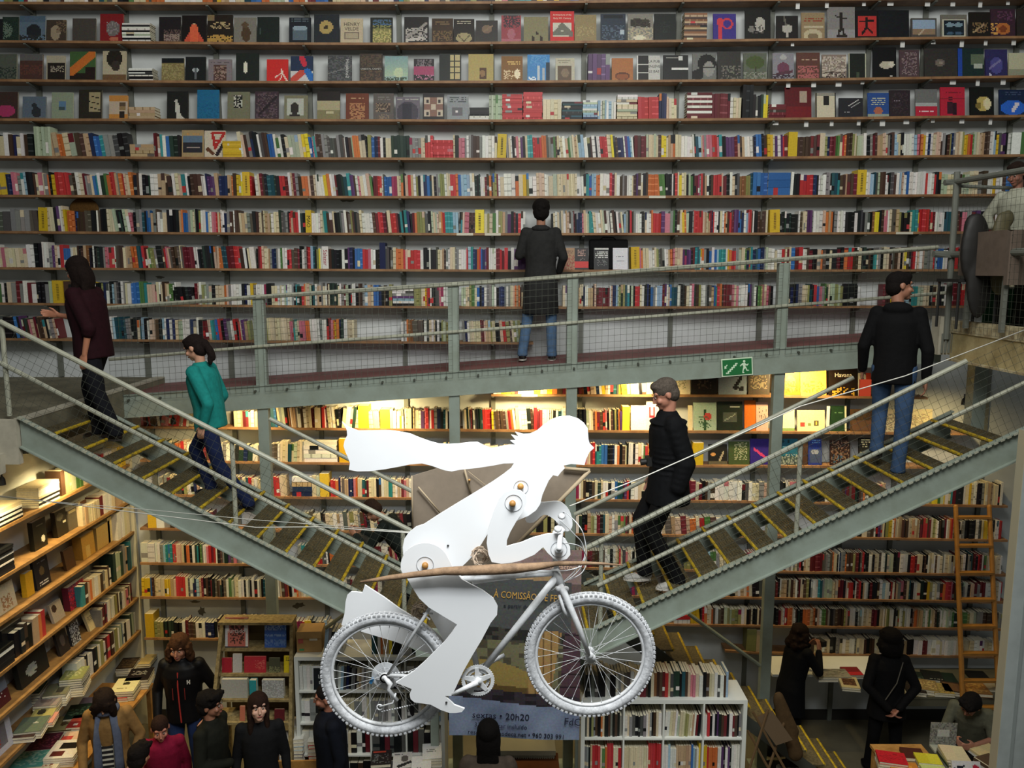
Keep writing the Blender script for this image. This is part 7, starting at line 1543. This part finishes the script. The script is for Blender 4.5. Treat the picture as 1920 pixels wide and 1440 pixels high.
# man at the shelves
lp_ = dict(elR=(-.25, .02, 1.14), wrR=(-.20, -.12, .98), elL=(.24, .0, 1.16), wrL=(.12, -.22, 1.22), knR=(-.12, 0, .5), anR=(-.13, .04, .085), knL=(.14, 0, .5), anL=(.20, .02, .085))
def lapel(root, J, side, f_, up, Mh):
    b = MB(); b.torus(J['nk']+Vector((0, .01, -.02)), .075, .028, 24, 8, 'z'); b.build('coat_collar', cloth('#2c2c2b'), root, smooth=True)
person('man in a charcoal knee-length coat and jeans, seen from behind at the shelves', at(1013, 668, 9.02, rz(0.3)+.002), 176, 1.77, lp_, ('coat', '#2b2b2a'), '#55708f', '#221c1c', ('thick', '#14100e'), '#9c6e56', (6, 0, 4), face=False, hem=.52, build=1.05, extra=[lapel, 'white_sole'])
# older man coming down the right flight
lp_ = lean(2); lp_.update(hd=(0, -.045, 1.62), elR=(-.2, .08, 1.12), wrR=(-.2, -.06, .90), elL=(.21, .09, 1.12), wrL=(.20, .02, .87), knR=(-.09, -.20, .56), anR=(-.08, -.16, .12), knL=(.09, -.15, .50), anL=(.08, .08, .10))
def camera_(root, J, side, f_, up, Mh):
    b = MB(); b.box(-.05, .05, -.185, -.13, 1.04, 1.11); b.tube([(0, -.18, 1.07), (0, -.23, 1.065)], .026, 12); b.build('camera_body', 'black', root); b = MB(); b.tube([(-.05, -.15, 1.10), (-.08, -.12, 1.38), (0, .05, 1.47), (.08, -.12, 1.38), (.05, -.15, 1.10)], .005, 5); b.build('camera_strap', 'black', root)
person('grey-haired man in a black puffer jacket walking down the right stairs', at(1248, 1075, 6.97, 2.80), -88, 1.92, lp_, ('puffer', '#101113'), '#0f0f10', '#b3b1aa', ('short', '#5c534a'), '#b98068', (24, 0, 0), hem=.74, build=1.18, extra=[camera_, 'white_sole'])
# man in the black hooded jacket on the right flight
lp_ = lean(3); lp_.update(elR=(-.25, .04, 1.10), wrR=(-.25, .0, .85), elL=(.25, .02, 1.12), wrL=(.26, -.08, .90), knR=(-.10, .04, .48), anR=(-.09, .12, .085), knL=(.10, -.10, .55), anL=(.10, -.02, .22))
person('man in a black hooded jacket and jeans climbing the right stairs, back turned', at(1664, 880, 7.2, 3.80), 150, 1.84, lp_, ('hood', '#0d0d0e'), '#3c5372', '#121214', ('short', '#15100e'), '#9c6c54', (8, 0, -62), face=True, hem=.80, build=1.08)
b = MB(); q = P(1622, 724, Y=7.1); b.box(-.05, .05, -.01, .01, -.09, .06, mx=Matrix.Translation(q)); o = b.build('booklet', flat('#c9401e'), label='orange booklet held in the hand of the man in the hooded jacket', cat='booklet')
# someone bending behind the left flight
plat = empty('library_steps', (-1.10, 8.15, 0), 0, 'tall steel library steps behind the left stairs, under the bending person', 'steps')
for sx in (-.25, .25):
    for sy in (-.2, .25): b = MB(); b.tube([(sx*1.2, sy*1.3, 0), (sx, sy, 1.74)], .015, 6); b.build('leg', 'steel', plat)
b = MB(); b.box(-.28, .28, -.22, .28, 1.74, 1.77); b.build('platform', 'steel', plat)
lp_ = lean(38); lp_.update(hd=tuple(Vector(lp_['hd'])+Vector((0, -.02, -.04))), elR=(-.2, -.45, 1.05), wrR=(-.1, -.62, 1.16), elL=(.2, -.45, 1.05), wrL=(.1, -.62, 1.18))
def shirt_collar(root, J, side, f_, up, Mh):
    b = MB(); b.torus(J['nk']+up*.01, .062, .016, 24, 8, 'z', mx=Matrix.Rotation(R(38), 3, 'X')); b.build('shirt_collar', cloth('#c2bda8'), root, smooth=True)
person('person in a dark jacket with a pale collar bending behind the left stairs', (-1.06, 8.15, 1.771), -100, 1.66, lp_, ('jacket', '#1b211d'), '#22262a', '#1a1a1a', ('short', '#35251b'), '#a3745a', (50, 0, 0), hem=.86, extra=[shirt_collar])

# ---- people on the shop floor, lower left
def scarf(root, J, side, f_, up, Mh):
    c = cloth('#5a6274'); b = MB(); b.torus(J['nk']+Vector((0, -.02, .0)), .082, .036, 24, 8, 'z'); s0 = b.build('scarf', c, root, smooth=True)
    for sx in (-.06, .075):
        b = MB(); b.tube([J['nk']+Vector((sx*.9, -.09, -.02)), Vector((sx*1.3, -.16, 1.22)), Vector((sx*1.35, -.165, .98)), Vector((sx*1.4, -.16, .78))], [.034, .042, .045, .050], 10, flat=.4); b.build('scarf_end', c, s0, smooth=True)
    b = MB(); 
    for i in range(9):
        b.box(-.05, .05, -.152, -.140, .80+i*.05, .825+i*.05)
    b.build('black_stripes', flat('#17171a'), root)
    b = MB(); b.box(-.055, .055, -.148, -.10, .78, 1.40); b.build('striped_top', cloth('#cdcab8'), root)
lp_ = lean(7); lp_.update(hd=(0, -.12, 1.56), elR=(-.25, -.02, 1.12), wrR=(-.22, -.16, .88), elL=(.27, -.02, 1.14), wrL=(.20, -.14, .92))
person('woman in a tan coat with a grey-blue scarf, head bowed, by the left table', (-3.93, 7.28, 0), 14, 1.76, lp_, ('coat', '#8a6a3e'), '#1c2233', '#2a2018', ('over', '#20150f'), '#b08468', (26, 0, 0), hem=.66, build=1.03, extra=[scarf])
def zipper(root, J, side, f_, up, Mh):
    b = MB(); b.tube([(.0, -.150, 1.38), (.0, -.168, 1.24), (.005, -.162, 1.0), (.01, -.154, .86)], .007, 6); b.build('red_zip', flat('#a8302a'), root)
    for sx in (-.055, .06): b = MB(); b.tube([(sx, -.160, 1.22), (sx, -.158, 1.10)], .0035, 5); b.build('red_piping', flat('#8a2a26'), root)
    # small white chest emblem of two uprights and a crossbar
    b = MB(); b.box(.085, .093, -.160, -.148, 1.26, 1.30); b.box(.107, .115, -.160, -.148, 1.26, 1.30); b.box(.085, .115, -.160, -.148, 1.276, 1.283); b.build('chest_emblem', flat('#c9c9c4'), root)
    b = MB(); b.box(.175, .225, -.23, -.17, .80, .86); b.build('black_pouch', 'black', root)
lp_ = lean(4); lp_.update(hd=(0, -.07, 1.60), elR=(-.27, .03, 1.12), wrR=(-.24, -.10, .87), elL=(.30, .03, 1.12), wrL=(.24, -.17, .90))
person('long-haired man in a black jacket with red zip, looking down, lower left', (-3.52, 8.05, 0), 4, 1.88, lp_, ('jacket', '#121214'), '#26365c', '#2a241e', ('wavy', '#4a301e'), '#b07a60', (8, 0, 0), hem=.84, build=1.10, extra=[zipper])
lp_ = lean(10); lp_.update(hd=(0, -.11, 1.57))
person('person in a crimson top with tied-back hair, looking down, lower left', (-3.30, 7.02, 0), 16, 1.60, lp_, ('sweater', '#7c1230'), '#1f2230', '#1a1a1a', ('bun', '#2c1a12'), '#b5765f', (12, 0, 10), hem=.84, build=1.02, vis=())
def ycol(root, J, side, f_, up, Mh):
    b = MB(); b.ball(J['shL']+Vector((0, 0, .02)), (.10, .09, .07), 14, 8); b.build('yellow_sleeve', cloth('#c9a61c'), root, smooth=True)
lp_ = lean(8)
person('dark-haired child in a yellow and white top at the bottom left edge', (-3.26, 6.35, 0), 170, 1.58, lp_, ('sweater', '#d2b51f'), '#2a2c3a', '#1a1a1a', ('thick', '#16100d'), '#a87258', (10, 0, 0), face=False, vis=())
lp_ = lean(3); lp_.update(hd=(0, -.03, 1.62), elR=(-.24, -.05, 1.15), wrR=(-.10, -.28, 1.15))
person('dark-haired man in a dark olive coat in profile, lower left', (-2.84, 6.98, 0), 78, 1.78, lp_, ('coat', '#1a1b14'), '#1a1a1c', '#15130f', ('thick', '#120e0c'), '#96664e', (4, 0, 14), hem=.66, build=1.08, vis=())
lp_ = lean(0); lp_.update(hd=(0, -.03, 1.62))
person('woman with long brown hair in a black coat, facing the camera, lower left', (-2.36, 6.96, 0), 12, 1.78, lp_, ('coat', '#161617'), '#16161a', '#15130f', ('long', '#2a1a12'), '#c99c84', (-12, 0, 14), hem=.62, build=.96, vis=())
lp_ = lean(3); lp_.update(hd=(0, -.04, 1.61))
person('bearded man in a navy sweater in profile, in front of the white bookcase', (-1.70, 7.02, 0), -66, 1.86, lp_, ('sweater', '#10131c'), '#16161a', '#15130f', ('buzz', '#17120f'), '#9c6650', (8, 0, -18), hem=.82, build=1.12, vis=(),
       extra=[lambda root, J, side, f_, up, Mh: (lambda b: (b.ball(Mh @ Vector((0, -.040, -.064)), (.056, .048, .036), 14, 8), b.build('beard', flat('#231a15'), root, smooth=True)))(MB())])
lp_ = lean(6)
person('dark-haired person in a brown puffer jacket, back turned, under the banner', (-.205, 6.27, 0), 178, 1.86, lp_, ('puffer', '#4f453c'), '#22222a', '#1a1a1a', ('long', '#0f0c0b'), '#96664e', (0, 0, 0), face=False, hem=.84, build=1.05, vis=())
# ---- lower right
lp_ = lean(12); lp_.update(hd=(0, -.10, 1.56), elR=(-.24, -.20, 1.18), wrR=(-.10, -.30, 1.36), elL=(.24, -.20, 1.18), wrL=(.10, -.32, 1.36), anL=(.1, .20, .085))
person('person in a black coat raising a camera, behind the right steel column', (3.24, 8.72, 0), 108, 1.68, lp_, ('coat', '#0d0e11'), '#121214', '#15130f', ('wavy', '#221610'), '#8c5c48', (14, 0, 0), hem=.60, build=1.08,
       extra=[lambda root, J, side, f_, up, Mh: (lambda b: (b.box(-.06, .06, -.44, -.38, 1.38, 1.45), b.build('camera_body', 'black', root)))(MB())])
def bag_strap(root, J, side, f_, up, Mh):
    b = MB(); b.tube([(-.10, .11, 1.44), (-.02, .175, 1.22), (.12, .17, .96)], .006, 5); b.build('bag_strap', flat('#57534a'), root)
lp_ = lean(2); lp_.update(elR=(-.27, .10, 1.14), wrR=(-.05, .20, .93), elL=(.27, .10, 1.14), wrL=(.05, .20, .92), knR=(-.12, 0, .5), anR=(-.14, .02, .085), knL=(.12, 0, .5), anL=(.12, -.10, .085))
person('woman in black with bushy hair, hands clasped behind her back, at right shelves', (4.19, 8.36, 0), 176, 1.72, lp_, ('jacket', '#0c0b0c'), '#0b0b0d', '#0d0c0c', ('bushy', '#0e0a09'), '#93604c', (4, 0, 0), face=False, hem=.74, build=1.12, extra=[bag_strap], handdir={'R': (.6, .1, -.6), 'L': (-.6, .1, -.6)})
lp_ = lean(20); lp_.update(pel=(0, 0, .95), hd=(0, -.30, 1.50), knR=(-.12, -.44, .92), knL=(.12, -.44, .92), anR=(-.12, -.42, .47), anL=(.12, -.42, .47), elR=(-.22, -.24, 1.16), wrR=(-.10, -.46, 1.17), elL=(.22, -.24, 1.16), wrL=(.08, -.48, 1.17))
st = person('seated person in a grey t-shirt bent over a notebook, bottom right', (4.86, 7.88, -.20), -36, 1.70, lp_, ('tshirt', '#5c5c4c'), '#22252e', '#1a1a1a', ('thick', '#120e0d'), '#a3705a', (40, 0, -20), hem=.92, build=1.02)
so = empty('stool', (4.88, 7.92, 0), 0, 'small dark stool under the person writing at the bottom right', 'stool')
b = MB(); b.tube([(0, 0, .56), (0, 0, .60)], .17, 20); b.build('seat', 'black', so)
for k in range(4): b = MB(); a = math.pi/4+k*math.pi/2; b.tube([(math.cos(a)*.12, math.sin(a)*.12, .56), (math.cos(a)*.17, math.sin(a)*.17, 0)], .012, 6); b.build('leg', 'black', so)
# ---- on the lookout platform
lp_ = lean(8); lp_.update(elR=(-.28, -.10, 1.20), wrR=(-.16, -.22, 1.08))
person('person in a white shirt behind the lookout railing at the right edge', (5.0, 8.05, 5.102), -60, 1.60, lp_, ('sweater', '#a9aa98'), '#3a3a34', '#1a1a1a', ('short', '#2a1c16'), '#8a5a48', (20, 0, 0), hem=.86, build=1.12, vis=())

co = empty('brown_coat', P(1470, 1360, Y=7.45), 0, 'long brown coat slung over the folding chair at the grey column', 'coat')
blob('coat_cloth', [(P(1460+i*3.2, 1312+i*10, Y=7.4-.005*i), (.06+.008*i-(.006*i if i > 6 else 0), .045, .09), None) for i in range(11)], cloth('#4a3822'), co, .014, 12)
p = P(1480, 1432, Z=.45)
bxk = empty('low_crate', (p.x, p.y, 0), 0, 'low dark crate on the floor beside the folding chair, under a sneaker', 'crate')
b = MB(); b.box(-.2, .2, -.14, .14, .001, .40); b.build('crate_wall', flat('#2a241b'), bxk)
sh2 = empty('sneaker', (p.x, p.y, .40), 0, 'dark sneaker with a white sole below the brown coat', 'shoe')
b = MB(); b.ball((-.05, 0, .055), (.06, .045, .045), 12, 8); b.ball((.05, 0, .04), (.09, .042, .028), 12, 8); remesh(b, 'upper', cloth('#1d211d'), sh2, .008)
b = MB(); b.prism([(.14*math.cos(a_/9*math.pi)+.0, .048*math.sin(a_/9*math.pi), .002) for a_ in range(18)], (0, 0, .022)); b.build('sole', flat('#c2c0b4'), sh2)
# ================================================================ warm spot lamps under the walkway and the landing, plus two added fill lamps
def spot(px, py, Y, power, label, tgt=None, z=None, col=(1.0, .76, .36), size=.05, ang=120):
    p = P(px, py, Y=Y)
    if z is not None: p.z = z
    s = empty('spot_lamp', p, 0, label, 'lamp', 'warm spot lamps')
    b = MB(); b.tube([(0, 0, .10), (0, 0, .05)], .008, 6); b.build('stem', 'black', s)
    b = MB(); b.tube([(0, 0, .055), (0, 0, .03), (0, 0, -.02)], [.012, .026, .03], 12, cap=True); b.build('lamp_shade', 'black', s)
    l = bpy.data.lights.new('bulb_light', 'SPOT'); l.energy = power; l.color = col; l.spot_size = R(ang); l.spot_blend = .8; l.shadow_soft_size = size
    o = bpy.data.objects.new('bulb_light', l); COL.objects.link(o); o.location = p+Vector((0, 0, -.03))
    d = Vector(tgt)-p if tgt else Vector((0, .5, -1)); o.rotation_euler = d.to_track_quat('-Z', 'Y').to_euler()
    return s
for i, (px, pw, ox) in enumerate(((700, 92, 0), (985, 82, 0), (1205, 72, 0), (1520, 95, 0), (455, 40, 0))):
    X = P(px, 745, Y=9.0).x; z = rz(X)-.24
    s = spot(px, 745, 8.92, pw, 'small warm spot lamp under the walkway, %s from left' % nth([2, 3, 4, 5, 1][i]), tgt=(X, 9.4, z-.75), z=z, ang=150)
for i, (x, y, Y, pw) in enumerate(((138, 868, 7.9, 60), (4, 905, 6.4, 70))):
    p = P(x, y, X=-4.45); s = spot(x, y, p.y, pw, 'small warm spot lamp above the left wall shelves, %s one' % ('far', 'near')[i], tgt=(-4.75, p.y, 2.6), ang=150)
X = P(1800, 850, Y=8.9).x
spot(1800, 850, 8.8, 26, 'small warm spot lamp at the right end, over the ladder', tgt=(X, 9.4, 3.0), z=4.2, ang=150)

spot(330, 880, 8.7, 42, 'small warm spot lamp under the landing, over the corner shelves', tgt=(-3.9, 9.3, 1.8), z=4.0, ang=140)  # added lamp and fixture, brightens the lower back shelves near the corner
spot(250, 880, 7.9, 40, 'small warm spot lamp under the landing, over the people below', tgt=(-3.2, 7.6, 0.5), z=3.98, ang=120)  # another added lamp and fixture, fill light for the group on the floor
# odds and ends on the shelves
o = empty('round_basket', P(158, 392, Y=9.38), 0, 'brown rounded basket lid standing behind the books, seventh shelf down, left', 'basket')
b = MB(); b.ball((0, 0, 0), (.17, .02, .13), 24, 10); b.build('basket_rim', mat('brown_wicker', '#5a3f1c', .8, scale=60, amt=.4), o, smooth=True)
k = ROWS[7][1]; a, c = shelf_pt(k, 1106), shelf_pt(k, 1179)
b = MB(); b.box(a.x, c.x, SY+.09, SY+.17, a.z+.001, P(1140, 449, Y=SY+.12).z); o = b.build('black_bag', cloth('#131314'), label='black flat bag standing behind the faced books, eighth shelf down', cat='bag'); bevel(o, .02, 3)
b = MB(); b.tube([(a.x+.12, SY+.13, P(1140, 449, Y=SY+.12).z-.01), (a.x+.16, SY+.13, P(1140, 445, Y=SY+.12).z), (a.x+.28, SY+.13, P(1140, 446, Y=SY+.12).z), (a.x+.32, SY+.13, P(1140, 449, Y=SY+.12).z-.01)], .006, 6); b.build('bag_handle', 'black', parent=o)
for j, (ri, x0, x1) in enumerate(((6, 856, 887), (6, 909, 939), (5, 1217, 1248), (6, 1680, 1712), (10, 978, 1008), (7, 490, 492))):
    if x1-x0 < 5: continue
    a, c = shelf_pt(ROWS[ri][1], x0), shelf_pt(ROWS[ri][1], x1); b = MB(); b.box(a.x, c.x, SY-.004, SY-.0005, a.z-.028, a.z-.002)
    b.build('shelf_label', flat('#c9c4b0'), label='pale label strip, %s, %s' % (rowphrase(ROWS[ri][0]), ('left of two near the centre', 'right of two near the centre', 'above the faced books', 'near the right end', 'over the warm lamp')[j]), cat='label')
rnd = random.Random(8)
for ri, xs in ((0, (1500, 1555, 1625, 1675, 1745, 1793, 1845, 1897)), (1, (1490, 1698, 1756, 1810, 1855, 1908)), (2, (1482, 1530, 1577, 1622, 1793, 1840, 1888)), (3, (1458, 1516, 1564, 1615, 1660, 1705, 1755, 1810, 1864))):
    for j, x in enumerate(xs):
        a = shelf_pt(ROWS[ri][1], x); b = MB(); wd = rnd.uniform(.018, .034); b.box(a.x-wd, a.x+wd, SY+.06, SY+.062, a.z-.026-rnd.uniform(.03, .07), a.z-.027)
        b.build('paper_tag', flat('#d6d6d2'), label='small white paper tag hanging under the %s, %s tag from left' % (rowphrase(ROWS[ri][0]), nth(j+1)), cat='tag', group='paper tags under the upper right shelves')

rnd = random.Random(21)
for (x, y, w_, h_) in ((652, 373, 34, 16), (560, 1135, 30, 16), (378, 1146, 22, 22), (365, 1128, 24, 6), (1016, 480, 8, 8), (1240, 1028, 18, 8), (470, 1062, 40, 8), (838, 610, 6, 4), (300, 520, 22, 6)):
    b = MB(); n_ = 14; c = P(x, y, Y=WY-.001); pts = []
    for i in range(n_):
        a = 2*math.pi*i/n_; q = rnd.uniform(.45, 1.0); pts.append((c.x+math.cos(a)*w_/316*q, WY-.002, c.z-math.sin(a)*h_/316*q))
    b.prism(pts, (0, .0015, 0)); b.build('wall_stain', flat('#5c5a50'), kind='structure')
emit_books()
